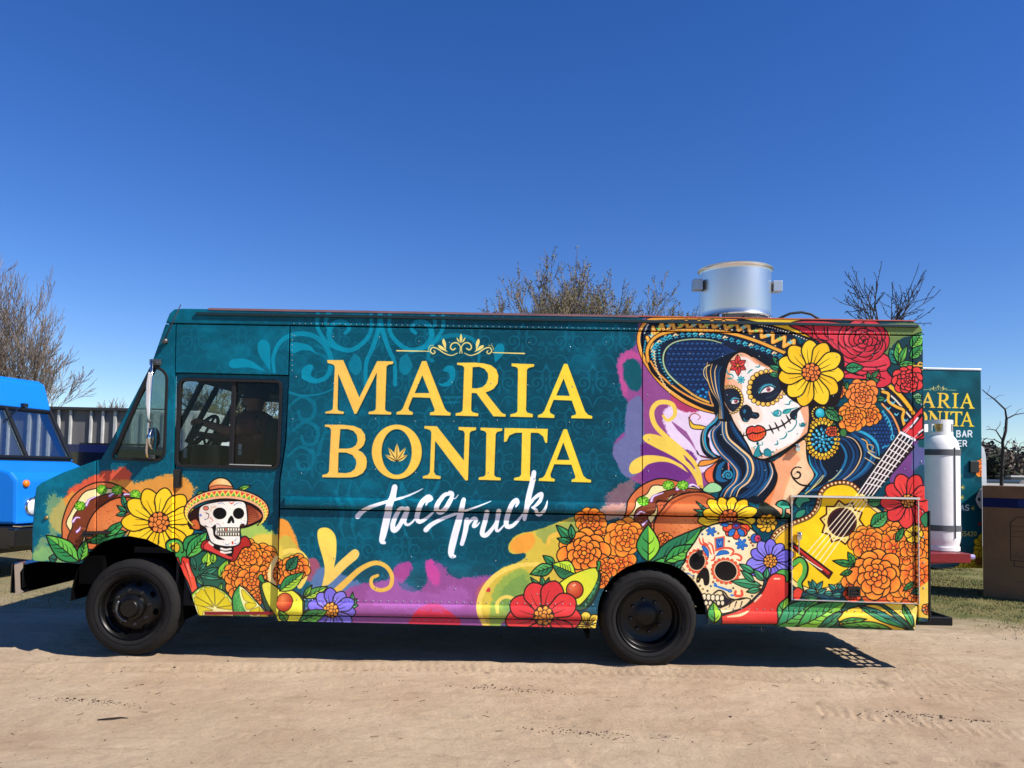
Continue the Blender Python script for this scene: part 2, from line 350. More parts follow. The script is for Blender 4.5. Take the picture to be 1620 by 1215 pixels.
def script(p):
    col = 'f4f3f8'
    def st(v, P, w0, w1=None, wm=None):
        p.V(v); s = VIEWS[v][2]; p.line(P, w0/s, (w1 or w0)/s, col, wm=None if wm is None else wm/s)
    K, L = 'K', 'L'
    st(K, [(672,488),(655,570),(625,670),(600,780),(575,890),(562,950),(585,965)], 48, 26, 62)
    st(K, [(355,740),(400,695),(480,655),(620,610),(760,572),(860,530),(912,502)], 46, 5)
    st(K, [(765,670),(725,672),(690,720),(660,790),(655,845),(675,858),(715,815),(755,730),(780,680)], 26, 26, 44)
    st(K, [(785,672),(765,740),(758,790),(785,812),(830,780),(862,730)], 42, 10)
    st(K, [(945,640),(955,612),(985,590),(960,570),(915,610),(880,680),(862,745),(880,785),(930,765),(990,715),(1030,670)], 14, 8, 44)
    st(K, [(1150,545),(1100,555),(1055,610),(1032,670),(1060,705),(1110,670),(1150,600),(1165,545),(1140,530)], 30, 22, 44)
    st(K, [(1160,585),(1190,585),(1215,555)], 12, 6)
    st(K, [(1262,595),(1245,680),(1215,790),(1180,920),(1155,1030),(1158,1075),(1185,1080)], 36, 26, 60)
    st(K, [(938,855),(985,810),(1080,760),(1200,715),(1330,672),(1430,635),(1495,608)], 44, 5)
    st(K, [(1290,770),(1278,850),(1262,920),(1246,975)], 46, 36)
    st(K, [(1270,860),(1310,790),(1345,757),(1368,770),(1345,822),(1370,820),(1398,790)], 14, 8, 34)
    st(L, [(490,592),(470,680),(448,760),(455,790),(490,785),(545,720),(585,640)], 42, 16, 42)
    st(L, [(590,585),(575,670),(568,745),(590,752),(640,700)], 44, 12)
    st(L, [(735,545),(752,512),(738,490),(700,530),(668,610),(652,690),(668,720),(715,705),(775,640),(820,570)], 16, 10, 44)
    st(L, [(890,255),(875,340),(850,440),(830,540),(808,655)], 40, 34, 48)
    st(L, [(832,560),(870,500),(920,455),(955,440),(945,490),(905,535),(872,555)], 18, 14, 34)
    st(L, [(872,553),(905,575),(918,610),(950,608),(985,560),(1005,495)], 16, 6, 36)
def gold_swirls(p):
    g, g2 = 'f7d35e', 'f0bd50'
    p.V('H')
    p.line([(175,555),(240,530),(310,550),(350,620),(330,710),(300,760)], 7, 8, g)
    p.fill([(440,770,1),(460,640),(420,480),(415,410),(440,385),(490,390),(530,440),(535,540),(515,660),(480,740)], ('lin', (440,400), 'fbdc5a', (470,760), 'f3cb60'))
    p.fill([(470,760,1),(520,640),(600,560),(650,522),(680,540),(670,580),(600,640),(520,720)], ('lin', (660,530), 'f9cf66', (480,740), 'f3cb60'))
    p.line([(525,800),(600,730),(690,650),(780,610),(850,630),(890,690),(880,760),(820,785),(765,760),(762,710),(800,690)], 11, 5, g2, wm=6.5)
def left_group(p):
    p.V('G')
    # paint behind the taco and the skull
    p.rough([(230,150),(420,40),(600,0),(640,60),(560,160),(330,200),(240,260)], 'e2583a', .5, 7, 5, .95, 1)
    p.rough([(100,320),(200,200),(330,130),(560,80),(700,90),(880,40),(1000,90),(1040,150),(900,300),(700,400),(300,500),(180,420)], 'e8993e', .5, 7, 5, .95, 2)
    p.rough([(90,230),(170,170),(230,260),(210,400),(150,430),(60,560),(20,590),(20,500),(110,400)], '9fae6a', .55, 8, 6, .7, 3)
    p.rough([(20,540),(120,500),(300,560),(300,600),(20,600)], '86b56a', .4, 7, 6, .9, 4)
    p.rough([(1330,360),(1450,345),(1490,400),(1560,430),(1570,560),(1400,520),(1340,450)], 'a8c65c', .4, 6, 5, 1, 5)
    p.rough([(1400,440),(1500,430),(1590,450),(1600,600),(1450,560)], 'e9c950', .4, 7, 5, 1, 6)
    # taco
    p.fill([(195,450,1),(200,330),(260,190),(380,105),(500,95),(600,140),(640,200),(600,300),(400,500),(300,560),(290,520,1)], ('rad', (420,330), 'b5522c', 260, 'd97a46'), True, 2)
    p.fill([(250,290),(290,220),(350,150),(470,130),(560,150),(640,190),(560,210),(480,230),(420,290),(390,360),(340,470),(300,470),(230,380),(225,340)], 'fbe9a6', True, 1.6)
    p.fill([(270,310),(330,240),(440,180),(560,160),(660,190),(560,220),(470,230),(400,300),(350,390),(320,480),(270,540),(230,460),(260,380)], '7c3a20', True, 1.6)
    for k in range(16):
        a = k*.7; x, y = 270+22*k, 500-330*(k/15)**.7+18*math.sin(k*2.3)
        p.line([(x,y),(x+14,y-16),(x+32,y-6)], 1.6, .5, 'b0633a'); p.line([(x-4,y+10),(x+10,y-4),(x+24,y+6)], 1., .5, '3c160c')
    for a, b, c in (((350,240),(370,205),(410,185)), ((265,345),(285,320),(310,320)), ((290,410),(305,395),(312,380)), ((500,180),(525,165),(560,170)), ((580,185),(600,170),(640,170))):
        p.line([a,b,c], 5, 2, '9a63b8'); p.line([a,b,c], 2.6, 1, 'f3e3f8')
    for c in ((310,245),(450,140),(548,142),(665,172)):
        for k in range(7):
            a = k*.9; p.ell((c[0]+20*math.cos(a), c[1]+18*math.sin(a)), 15, 12, '7ec832', ol='27601c', w=1)
        p.ell(c, 14, 12, '9fdc3f')
    p.fill([(345,520,1),(350,400),(400,290),(500,210),(600,190),(690,210),(700,330),(560,440),(430,520)], ('rad', (520,380), 'e8894c', 260, 'c9622f'), True, 2)
    rng = np.random.default_rng(8)
    for k in range(26): p.ell((rng.uniform(400,600), rng.uniform(240,400)), rng.uniform(2,5), 2.5, 'a84a22')
    p.sprig((600,260), [(580,165),(630,215)], 34); p.sprig((610,290), [(545,240),(540,305),(650,230)], 32)
    p.leaf((610,410),(350,480), 90, '3f9e4d', '2f8548', 3); p.leaf((470,440),(600,340), 60, '4aa850', '2f8548', 2)
    # big leaves bottom left
    p.leaf((160,590),(110,575), 60, '2e6f5a', '1f5a4a', 0); p.leaf((305,605),(92,432), 130, '6cc24a', '2f8b4a', 4, 2)
    p.leaf((310,600),(350,460), 70, '74c643', '3d9c45', 3, 2)
    p.leaf((380,480),(350,455), 20, '74c643', '3d9c45', 0)
    # daisy on the cowl
    p.leaf((930,560),(840,470), 70, '8ccc3f', '4a9e45', 1)
    p.daisy((815,350), 235, 11, 'fdd22a', 'f58a3c', .3, .95, cr=.28, w=2, second='f9c822', wf=1.2)
    p.leaf((960,560),(1100,420), 130, '55b04a', '2f8b4a', 3, 2)
    # chili
    p.fill([(905,560,1),(960,545),(1000,590),(1030,680),(1055,780,1),(1015,810,1),(990,740),(945,660)], ('lin', (920,600), 'e2352f', (1040,700), 'f25a3c'), True, 2)
    p.line([(960,600),(990,680),(1015,770)], 1.2, .5); p.line([(985,620),(1010,700)], 2.5, 1, 'ff9c80')
    p.fill([(880,570,1),(905,600),(925,575),(945,625),(955,575),(1000,580),(960,520),(900,520)], '3d9446', True, 1.6)
    p.line([(900,550),(870,510),(875,475),(915,465),(950,490),(955,540)], 7, 5, INK); p.line([(900,545),(874,508),(880,482),(915,472),(945,492),(952,535)], 4.6, 3.4, '4fa648')
    p.ell((918,515), 20, 30, 'e7b92f', ol=True)
    # foliage clump
    p.fill([(1000,600),(1080,540),(1180,560),(1300,640),(1330,760),(1250,800),(1080,760)], '1f5c46', True, 1.5)
    for a, b, W, c1, c2 in (((1110,640),(1120,540),70,'c3e63c','7fc23a'), ((1150,620),(1160,540),44,'9bd43a','7fc23a'), ((1040,660),(1010,560),34,'2f7d62','2a6f58'),
                            ((1060,660),(1110,610),34,'3c8f6c','2a6f58'), ((1080,690),(1190,640),40,'3f9470','2a7058'), ((1060,690),(1210,715),40,'3f9470','2a7058'), ((1050,700),(1090,760),34,'5aa85a','2a7058'),
                            ((1190,710),(1250,590),60,'c6e63c','86c83c'), ((1230,790),(1320,680),60,'6cbf4a','2f8b4a'), ((1190,800),(1210,740),30,'8cc84a','4a9e45'), ((1290,740),(1270,800),30,'5aa85a','2a7058')):
        p.leaf(a, b, W, c1, c2, 1, 1.3)
    # marigolds
    for c, R in (((1345,760),110), ((1300,680),90), ((1560,660),95)): p.marigold(c, R, rings=2)
    p.marigold((1460,600), 130); p.marigold((1370,560), 108); p.marigold((1400,730), 105, rings=2); p.marigold((1520,690), 80, rings=2)
    p.marigold((1690,640), 95, rings=2); p.marigold((1440,830), 60, rings=1)
    p.line([(1560,580),(1530,640),(1520,700),(1545,760)], 7, 8, 'f8dc8c')
    # lime slices
    p.V('Q')
    p.fill([(240,500,1),(330,420),(440,385),(560,405),(680,470),(770,570),(805,680),(800,830,1),(370,835,1),(290,680)], '8ec63c', True, 2)
    p.fill([(262,520,1),(340,440),(440,402),(550,418),(660,480),(750,580),(788,690),(780,830,1),(390,835,1),(300,690)], 'f9f2a0')
    hub = (550,672)
    angs = [-178,-152,-122,-92,-62,-32,-6]
    rim = [(300,640),(290,520),(400,425),(540,415),(685,520),(760,640),(770,700)]
    for k in range(len(rim)-1):
        a, b = np.array(rim[k]), np.array(rim[k+1]); h = np.array(hub)
        P = [tuple(h+(a-h)*.14+(b-h)*.05), tuple(h+(a-h)*.93+(b-h)*.06), tuple((a*.5+b*.5-h)*1.03+h), tuple(h+(b-h)*.93+(a-h)*.06), tuple(h+(b-h)*.14+(a-h)*.05)]
        p.fill(P, ('lin', tuple(h), 'f4e02e', tuple((a+b)/2), 'dcc51c'), '8a7a14', 1)
    p.fill([(310,630,1),(500,690),(520,705,1),(400,720),(390,800),(345,760)], 'e8d428', '8a7a14', 1)
    p.fill([(400,770,1),(540,765),(750,775,1),(750,830,1),(400,832,1)], 'e8d428', '8a7a14', 1)
    p.fill([(858,378,1),(940,430),(1060,560),(1190,710),(1280,835,1),(800,835,1),(770,600),(790,480)], '3f9a4a', True, 2)
    p.fill([(868,390,1),(950,450),(1060,580),(1200,730),(1275,832,1),(1060,835,1),(940,700),(890,580),(865,470)], 'f9f2a0')
    for P in ([(890,450),(920,445),(1000,530),(1070,610),(990,600),(920,560)], [(935,620),(1000,605),(1080,625),(1040,670),(960,690)], [(1000,710),(1080,670),(1120,660),(1110,730),(1060,770)], [(1120,700),(1150,690),(1220,770),(1240,810),(1150,800)]):
        p.fill(P, 'e6d32c', '8a7a14', 1)
    rng = np.random.default_rng(2)
    for k in range(40):
        t = rng.random(); p.ell((800+60*rng.random()+70*t, 470+350*t), 6, 9, '74c45c')
    # avocado by the door
    p.V('H')
    p.fill([(35,745),(70,725),(160,770),(260,790),(330,850),(330,985,1),(120,985,1),(60,880)], '1d4a34', True, 2)
    p.fill([(50,760),(90,735),(130,760),(170,778),(260,790),(320,860),(325,985,1),(165,985,1),(90,880)], ('lin', (60,760), 'e9e04a', (260,980), 'f6ec3c'), True, 1.2)
    p.ell((205,860), 52, 58, ('rad', (190,840), 'f08a4a', 70, 'b02a16'), ol=True)
    p.fill([(50,740,1),(30,720),(30,695),(50,690),(70,740,1)], '3d9446', True, 1.2)
    p.leaf((215,985),(175,910), 60, '8ccc3f', '4a9e45', 1); p.leaf((300,990),(480,910), 110, '6cbf4a', '2f8b4a', 3)
    p.leaf((170,790),(330,670), 90, 'a9d43c', '2f8b4a', 4); p.leaf((215,660),(290,565), 70, '2f7d52', '1f6044', 3); p.leaf((330,835),(480,760), 60, 'b4dc42', '5aa84a', 3)
    p.leaf((325,830),(380,750), 34, '8fce40', '4a9e45', 1)
    p.sprig((630,880), [(640,795),(600,850),(680,880),(668,838)], 30, '4fa86a', '2f8b5a')
    p.daisy((505,912), 165, 11, '7a6cd8', 'f5a03c', .1, .82, cr=.3, w=1.8, second='8b7fe6')
    p.leaf((290,990),(485,910), 90, '6cbf4a', '2f8b4a', 3)
def little_skull(p):
    p.V('R')
    p.leaf((60,700),(280,740), 10, '3d9446', '2f8b4a', 0)
    p.leaf((20,1080),(290,740), 190, '5fb84a', '3a9a4c', 4, 1.8)
    p.leaf((140,300),(260,225), 80, '7cc84a', '4aa84a', 1, 1.4); p.leaf((680,200),(850,150), 60, 'a3d84a', '6cbf4a', 1, 1.4)
    # bandana and neck
    p.fill([(210,960),(230,870),(330,850),(480,920),(640,900),(760,800),(830,850),(840,930),(740,960),(640,1120),(520,1090),(330,1010)], 'b02a24', True, 1.8)
    p.fill([(240,960),(260,890),(340,870),(520,1000),(620,1080),(560,1100),(350,1010)], 'd8403a', True, 1.2)
    p.fill([(330,870),(480,900),(620,900),(600,1060),(470,1000),(380,960)], '141010')
    for y in (960, 1000): p.line([(465,y),(520,y+14),(590,y+4)], 3.6, 3, 'efe4d2')
    p.line([(320,880),(360,920)], 5, 3, 'efe4d2')
    # hat: underside, brim, crown
    p.fill([(40,620),(90,480),(300,370),(560,320),(800,340),(980,450),(1030,540),(960,610),(760,690),(500,700),(180,710),(70,690)], '2a0f0c', True, 2)
    p.fill([(800,400),(930,470),(990,540),(930,600),(790,660,1),(790,500)], ('lin', (800,450), '8a3a22', (930,640), 'd8744a'))
    p.fill([(75,620),(150,590),(190,700),(110,700)], 'c9602f')
    for k in range(7): p.line([(810,420+k*32),(900,470+k*22),(960-k*6,560+k*6)], 1, .4, '4a1c12')
    p.fill([(300,200,1),(310,140),(370,75),(460,48),(550,75),(610,150),(625,200,1)], ('lin', (320,150), 'e28a4a', (480,100), 'fbd08a'), True, 2)
    p.fill([(310,205,1),(330,165),(450,140),(600,160),(620,200,1),(460,185)], 'd8744a', True, 1)
    def arc(cx, cy, rx, ry, a0, a1, n=30): return [(cx+rx*math.cos(a0+(a1-a0)*k/n), cy+ry*math.sin(a0+(a1-a0)*k/n)) for k in range(n+1)]
    a0, a1 = math.pi*.82, math.pi*2.17
    O = arc(535, 480, 548, 290, a0, a1); Ii = arc(520, 545, 478, 225, a0, a1)
    def br(t0, t1): return [tuple(np.array(o)*(1-t0)+np.array(i)*t0) for o, i in zip(O, Ii)]+[tuple(np.array(o)*(1-t1)+np.array(i)*t1) for o, i in zip(O, Ii)][::-1]
    p.fill(br(0, 1), 'f3b483', True, 2, smooth=False); p.fill(br(.18, .72), 'e2543a', smooth=False); 
    A = [np.array(o)*.8+np.array(i)*.2 for o, i in zip(O, Ii)]; B = [np.array(o)*.32+np.array(i)*.68 for o, i in zip(O, Ii)]
    m = lambda q, k: q[min(len(q)-1, k)]
    for k in range(0, 30):
        b0, b1, a = B[k], B[k+1], (A[k]+A[k+1])/2
        p.fill([tuple(b0), tuple(a), tuple(b1)], '5cae4a', smooth=False)
        p.line([tuple(b0), tuple(a), tuple(b1)], 1.7, 1.7, 'f7dc5a', False)
    # skull
    p.fill([(175,480),(230,400),(420,355),(600,345),(760,360),(800,480),(800,640),(730,690),(710,720),(710,880),(640,930),(480,930),(340,880),(290,760),(260,690),(190,640)], ('lin', (200,500), 'e6d6c4', (500,600), 'fbf3e2'), True, 2)
    p.ell((447,507), 88, 76, '0e0b0b'); p.ell((690,507), 72, 72, '0e0b0b')
    p.fill([(545,630),(565,570),(597,535),(625,570),(635,625),(610,630),(598,600),(580,632)], '0e0b0b')
    p.fill([(250,655,1),(330,690),(390,650),(400,700),(390,760),(410,790),(520,850,1),(420,840),(370,790),(350,700),(270,680)], '171010')
    p.fill([(705,680),(720,645),(760,640),(770,660,1),(720,690)], '171010')
    for k in range(9):
        u = 412+k*33; p.fill([(u,690+abs(k-4)*2),(u+30,688),(u+31,735),(u+2,737)], 'e88a6a' if k == 3 else 'fdf3d6', True, 1., smooth=False); p.fill([(u,752),(u+29,750),(u+27,795),(u+3,797)], 'fdf3d6', True, 1., smooth=False)
    rng = np.random.default_rng(4)
    for k in range(46):
        x, y = rng.uniform(210,780), rng.uniform(380,900)
        if (y > 690 and y < 800) or np.hypot(x-447, y-507) < 95 or np.hypot(x-690, y-507) < 80 or (y > 650 and x < 300): continue
        p.ell((x, y), 5, 5, ['e2603a','3f74b8','e89a4a','5a9a4a'][k % 4])
    for P, c in (([(270,500),(305,520),(295,570),(250,590)], '3a1a18'), ([(320,560),(360,600),(330,620)], 'e2755a'), ([(430,380),(480,370),(510,395)], '8a93b8'), ([(640,395),(690,370),(740,390)], '8a93b8'),
                 ([(400,420),(340,440),(330,480)], 'e2956a'), ([(520,900),(550,912),(575,890)], '7a86a8'), ([(640,890),(670,905),(690,880)], '7a86a8'), ([(640,860),(680,820)], '7a86a8'), ([(410,640),(440,650),(460,680)], 'a98aa8')):
        p.line(P, 1.4, .5, c)
    p.ell((270,440), 34, 26, 'e2755a', ol=True, w=.8); p.ell((200,530), 16, 16, '6a7ac0'); p.ell((612,885), 12, 22, 'd84a2a'); p.fill([(560,350),(600,372),(640,350),(600,390)], 'e2543a')
def mid_splashes(p):
    p.V('H')
    p.rough([(160,340),(210,335),(260,400),(300,520),(330,600),(160,600)], 'ef9b3c', .35, 5, 4, 1, 21)
    p.rough([(170,450),(230,440),(290,520),(280,600),(160,600)], 'c9b84a', .4, 5, 4, .9, 22)
    p.rough([(310,600),(400,580),(430,640),(400,720),(330,720)], 'b0526a', .35, 5, 4, .9, 23)
    p.rough([(380,700),(480,640),(600,700),(700,740),(760,830),(760,1000),(380,1000)], '5a7aa8', .35, 7, 5, .95, 24)
    p.rough([(560,850),(640,760),(760,730),(880,720),(900,640),(1000,600),(1010,640),(930,700),(960,780),(1080,780),(1180,600),(1280,700),(1420,700),(1600,720),(1620,1010),(560,1010)], '9a4f92', .5, 6, 4, .98, 25)
    p.rough([(900,690),(930,630),(1000,600),(1020,650),(960,740)], 'a8488e', .45, 5, 3, 1, 26); p.rough([(1100,600),(1150,590),(1200,690),(1180,760),(1120,700)], 'c8489a', .5, 5, 3, 1, 27)
    p.rough([(1000,990),(1060,900),(1160,870),(1240,900),(1330,1010),(1000,1010)], 'd42c4a', .12, 5, 5, 1, 28)
    p.rough([(720,820),(900,700),(1100,800),(1300,760),(1400,800),(1300,900),(900,900)], 'b066b4', .4, 10, 9, .5, 29)
    p.V('E')
    p.rough([(-20,620),(40,560),(110,600),(120,700),(60,760),(-20,740)], 'b85a6a', .3, 6, 5, .9, 30); 
    p.rough([(180,340),(230,270),(330,245),(430,215),(520,180),(640,150),(700,260),(640,480),(500,620),(300,640),(160,700),(120,860),(40,860),(-20,740),(60,560),(140,480),(250,440),(300,385),(200,390)], 'd9bd45', .18, 4, 4, 1, 31)
    p.rough([(190,330),(240,280),(330,255),(350,320),(290,380),(210,380)], 'f3a23c', .2, 4, 3, 1, 32)
    p.rough([(340,250),(520,190),(640,160),(620,300),(500,250),(420,330),(380,280)], '9cab52', .35, 5, 4, .9, 33)
    p.rough([(90,620),(220,490),(330,520),(330,640),(250,640),(130,850),(60,850)], '93b04c', .4, 6, 4, .95, 34)
    p.rough([(130,640),(260,520),(300,600),(180,760)], '6f9a4c', .5, 7, 5, .7, 35)
    p.ell((50,620), 15, 15, 'd8343a')
    p.line([(380,455),(240,465),(110,520),(20,620),(-10,730),(20,830),(60,870)], 5.5, 6.5, 'f6d460', wm=8)
    p.line([(110,760),(110,700),(160,665),(220,680),(250,700)], 5, 6, 'f6d460')
    p.line([(430,330),(450,280),(500,260)], 6, 7, 'efc04a')
    # right group backdrop
    p.V('A')
    p.rough([(300,80),(260,160),(240,300),(180,360),(110,420),(100,540),(150,720),(180,820),(180,1000),(60,1140),(60,1260),(130,1330),(200,1450),(400,1500),(1000,1500),(1100,900),(900,300),(500,80)], '8f4a86', .35, 6, 4, 1, 41)
    p.rough([(100,400),(170,350),(300,380),(300,420),(180,450),(140,520),(180,640),(160,780),(110,620),(90,500)], 'c0508e', .6, 5, 3, .9, 42)
    p.rough([(150,440),(260,430),(300,560),(280,690),(200,680),(150,580)], '0a5560', .4, 5, 3, 1, 43)
    p.rough([(170,820),(300,760),(302,1300),(180,1440),(60,1260),(70,1140),(150,1080)], '6b6f9c', .3, 6, 5, 1, 44)
    p.rough([(600,780),(800,820),(960,900),(960,1250),(800,1400),(640,1300),(560,1160),(480,900)], 'e9d3ea', .5, 5, 3, 1, 45)
    p.rough([(560,640),(760,780),(800,860),(660,870),(560,800)], 'b03a66', .4, 5, 3, 1, 46)
    for k in range(9): p.line([(560+14*k,960+10*k),(620+14*k,1040+12*k),(700+8*k,1100+14*k)], 2.2, .5, '8f4a86', alpha=.8)
    p.rough([(320,1130),(700,1200),(760,1330),(640,1480),(330,1480),(300,1300)], '6f2f7e', .3, 6, 4, .95, 47)
    p.V('C')
    p.rough([(0,440),(180,330),(260,340),(200,480),(120,560),(0,620)], 'b06a70', .6, 7, 4, .7, 48)
    p.rough([(-60,560),(160,520),(180,640),(-60,650)], 'd9a08a', .4, 7, 4, .8, 49)
def right_swirls(p):
    g = 'f3cf55'
    p.V('A')
    p.line([(480,905),(520,945),(580,900),(570,820),(510,790),(430,800),(385,870),(410,980),(500,1080),(620,1180),(740,1300),(790,1400),(810,1520)], 4, 5.5, g, wm=8)
    p.fill([(650,1230,1),(500,1100),(380,1060),(315,1075),(320,1120),(420,1180),(540,1240),(700,1340,1)], g)
    p.V('C')
    p.fill([(640,190,1),(500,125),(330,110),(220,160),(190,230),(220,270),(290,250),(350,190),(450,165),(560,180),(700,260,1)], g)
    p.line([(600,120),(700,200),(770,300),(800,400)], 7, 7, g)
def taco2(p):
    p.V('C')
    p.fill([(150,640,1),(180,500),(280,380),(440,310),(600,330),(760,390),(840,440),(900,560),(820,900),(300,900),(160,760)], ('rad', (500,600), 'c45a30', 380, 'df7c48'), True, 2)
    p.fill([(230,560),(260,480),(340,440),(390,370),(480,370),(560,400),(620,350),(700,370),(820,400),(760,430),(600,440),(520,500),(430,510),(420,620),(360,700),(220,690),(180,640)], 'fbe9a6', True, 1.6)
    p.fill([(240,580),(330,520),(430,440),(560,400),(700,390),(830,410),(700,430),(560,450),(500,500),(430,500),(400,590),(350,640),(380,720),(280,760),(240,690)], '7c3a20', True, 1.6)
    for k in range(18):
        x, y = 270+30*k, 680-280*(k/17)**.6+16*math.sin(k*2.1)
        p.line([(x,y),(x+18,y-16),(x+40,y-4)], 1.8, .5, 'b0633a'); p.line([(x-4,y+12),(x+10,y-2),(x+30,y+8)], 1.2, .5, '3c160c')
    for a, b, c in (((380,500),(400,460),(480,430)), ((290,720),(320,690),(345,670)), ((600,400),(640,385),(660,410)), ((700,370),(740,360),(790,390)), ((250,620),(280,590),(320,600))):
        p.line([a,b,c], 5.5, 2.4, '9a63b8'); p.line([a,b,c], 3, 1.2, 'f3e3f8')
    for c in ((310,500),(525,365),(650,365)):
        for k in range(8):
            a = k*.8; p.ell((c[0]+32*math.cos(a), c[1]+26*math.sin(a)), 18, 14, '7ec832', ol='27601c', w=1)
        p.ell(c, 20, 16, 'a5e04a')
    p.fill([(400,700,1),(450,590),(560,480),(700,430),(840,430),(940,490),(1000,640),(900,900),(440,900)], ('rad', (680,700), 'e98c50', 330, 'c25c30'), True, 2)
    p.line([(470,610),(560,520),(700,455),(830,455),(920,510)], 3.5, 3, 'a24a28')
    rng = np.random.default_rng(9)
    for k in range(50): p.ell((rng.uniform(460,880), rng.uniform(500,840)), rng.uniform(3,9), rng.uniform(2,5), 'a5482a')
    for c in ((900,380),(860,400)):
        p.leaf((820,410),(960,350) if c[0] == 900 else (960,410), 60, 'a6e0a0', '6cc07a', 3, 1.2)
    p.fill([(820,400),(900,340),(980,380),(960,420),(870,430)], '9fd89a', True, 1.2)
    p.sprig((860,610), [(760,500),(730,570),(740,620),(800,540),(830,590)], 36, '3f9a72', '1f7058')
def hat(p):
    p.V('A')
    brim = [(400,70),(330,90),(275,170),(260,260),(290,380),(350,500),(470,640),(640,780),(800,850),(950,880,1),(1000,860),(1100,700),(1560,900,1),(1700,380,1),(1560,200),(1300,110),(1100,75),(900,62),(600,58)]
    p.fill(brim, '0f1c33', True, 2)
    # yellow crown edge running to the rose
    p.fill([(1120,70,1),(1400,62),(1640,70),(1760,250,1),(1600,200),(1380,130)], ('lin', (1200,80), 'f3d23c', (1700,200), 'f0b91c'), True, 1.6)
    p.line([(1150,95),(1350,130),(1550,185),(1740,255)], 4.6, 4.6, INK); 
    for k in range(26):
        t = k/25; p.ell((1170+560*t, 112+55*t+100*t*t), 9, 7, 'f4f0e4', ol=True, w=.7)
    # outer gold rim
    rim = [(950,875),(800,838),(640,765),(480,640),(365,500),(300,380),(272,260),(290,165),(345,95),(430,78),(700,72),(950,80),(1110,90)]
    p.line(rim, 9.4, 5, INK); p.line(rim, 6.8, 3, 'f0a23c'); p.line([(a+10, b+2) for a, b in rim[2:9]], 1.2, 1.2, 'f9c870')
    # zigzag ribbon
    z = []
    top = [(345,235),(395,150),(470,112),(560,102),(680,98),(790,98),(900,98),(1000,100),(1110,110),(1210,130),(1320,172),(1420,205),(1520,232),(1600,262),(1690,320)]
    bot = [(335,330),(370,235),(440,215),(520,185),(620,168),(740,162),(840,158),(950,165),(1050,175),(1150,195),(1240,235),(1330,280),(1420,315),(1500,355),(1600,360)]
    for a, b in zip(top, bot): z += [a, ((b[0]+a[0])/2+42, b[1])]
    p.line(z, 8.4, 8.4, INK, False); p.line(z, 5.6, 5.6, 'eda33c', False); p.line([(a-2, b-3) for a, b in z], 1.6, 1.6, 'f8c860', False)
    for k in range(len(top)-1):
        a, b = np.array(top[k]), np.array(bot[k]); m = (a+np.array(top[k+1]))/2+np.array([8, 6])
        up = [(m[0], m[1]+34), (m[0]-22, m[1]+16), (m[0]+22, m[1]+16), (m[0], m[1])]
        c1 = ['66c8dc', '8fd46a'][k % 2]
        for q in up[1:]: p.line([up[0], tuple(q)], 2.2, 1, c1)
        dn = (bot[k][0]+(18 if k > 1 else 10), bot[k][1]-6)
        p.ell((dn[0], dn[1]+2), 8, 8, 'f4e6b0')
    for k in range(9): p.ell((322+4*k, 200-14*k+k*k*.6), 6, 5, 'f4f0e4')
    for k in range(5): p.ell((330-3*k, 270+22*k), 9, 13, '2f9ab4', ol=True, w=.6)
    # inner gold band
    ib = [(352,440),(345,350),(380,270),(450,215),(560,185),(700,175),(850,178),(1000,190),(1150,225),(1300,275),(1430,330),(1560,385)]
    p.line(ib, 7.4, 7.4, INK); p.line(ib, 4.8, 4.8, 'eba43c')
    p.line([(360,460),(400,540),(520,650),(680,760),(830,835),(940,870)], 4.5, 4.5, INK)
    p.line([(375,440),(440,540),(600,680),(780,780),(900,820)], 3, 3, 'e8993e')
    # squiggles between the bands
    rng = np.random.default_rng(6)
    q = catmull(np.array([(400,400),(400,330),(450,270),(540,225),(700,205),(860,210),(1010,235),(1180,285),(1330,330),(1480,390)]), False, 6)
    for k in range(0, len(q), 2):
        x, y = q[k]; c = ['2fa6bd', '47c0cc', 'f0d6a0', '2b8fb0'][(k//2) % 4]
        p.line([(x-14,y+6),(x,y-8),(x+12,y+4),(x+24,y-2)], 3, 1.2, c)
        p.line([(x-6,y+24),(x+8,y+16),(x+20,y+24)], 2, 1, '3fb4c8')
    for k in range(13):
        p.ell((450-4*math.sin(k*.5)-k*2+k*k*.9, 320+26*k), 14, 9, '38b2cc' if k % 3 else '1e7ea6', ol=True, w=.7)
        p.line([(395+k*k*.9,360+27*k),(410+k*k*.9,372+27*k),(402+k*k*.9,388+27*k)], 2, 1, 'f0d090')
    # inner dome with scales
    dome = [(500,420),(520,340),(600,280),(750,255),(900,265),(1050,320),(1100,370),(1000,520),(960,800),(880,800),(700,700),(560,590),(500,500)]
    p.fill(dome, '17305c', ol=True, w=1.4)
    for i in range(12):
        for j in range(11):
            x, y = 520+42*i+(21 if j % 2 else 0)+j*4, 290+44*j
            if x > 1000 or y > 780 or (x-520)*.8 < (y-480)*.9-20 and y > 480: continue
            if (x < 560 and y < 330) : continue
            p.ell((x, y), 22, 17, '1c3c6c', rot=.35-.002*(x-520), ol='0a1630', w=1.3); p.line([(x-8, y+2), (x+2, y-5), (x+12, y+1)], .5, .5, '34609a', wm=1.)
    for (x, y) in ((780,700),(820,680),(850,705),(800,735),(840,745),(815,760),(850,775),(760,730)): p.ell((x,y), 15, 13, '2196d2', ol='0d2c50', w=1)
    db = [(870,790),(760,740),(620,640),(520,540),(482,440),(500,345),(580,278),(720,252),(880,258),(980,285)]
    p.line(db, 5, 3.4, INK); p.line(db, 3.2, 1.6, 'a9c79a'); p.line(db[:3], 3.4, 3, 'e0a848')
    p.line([(940,868),(900,800),(870,700)], 2.4, 1.5, 'e8993e')
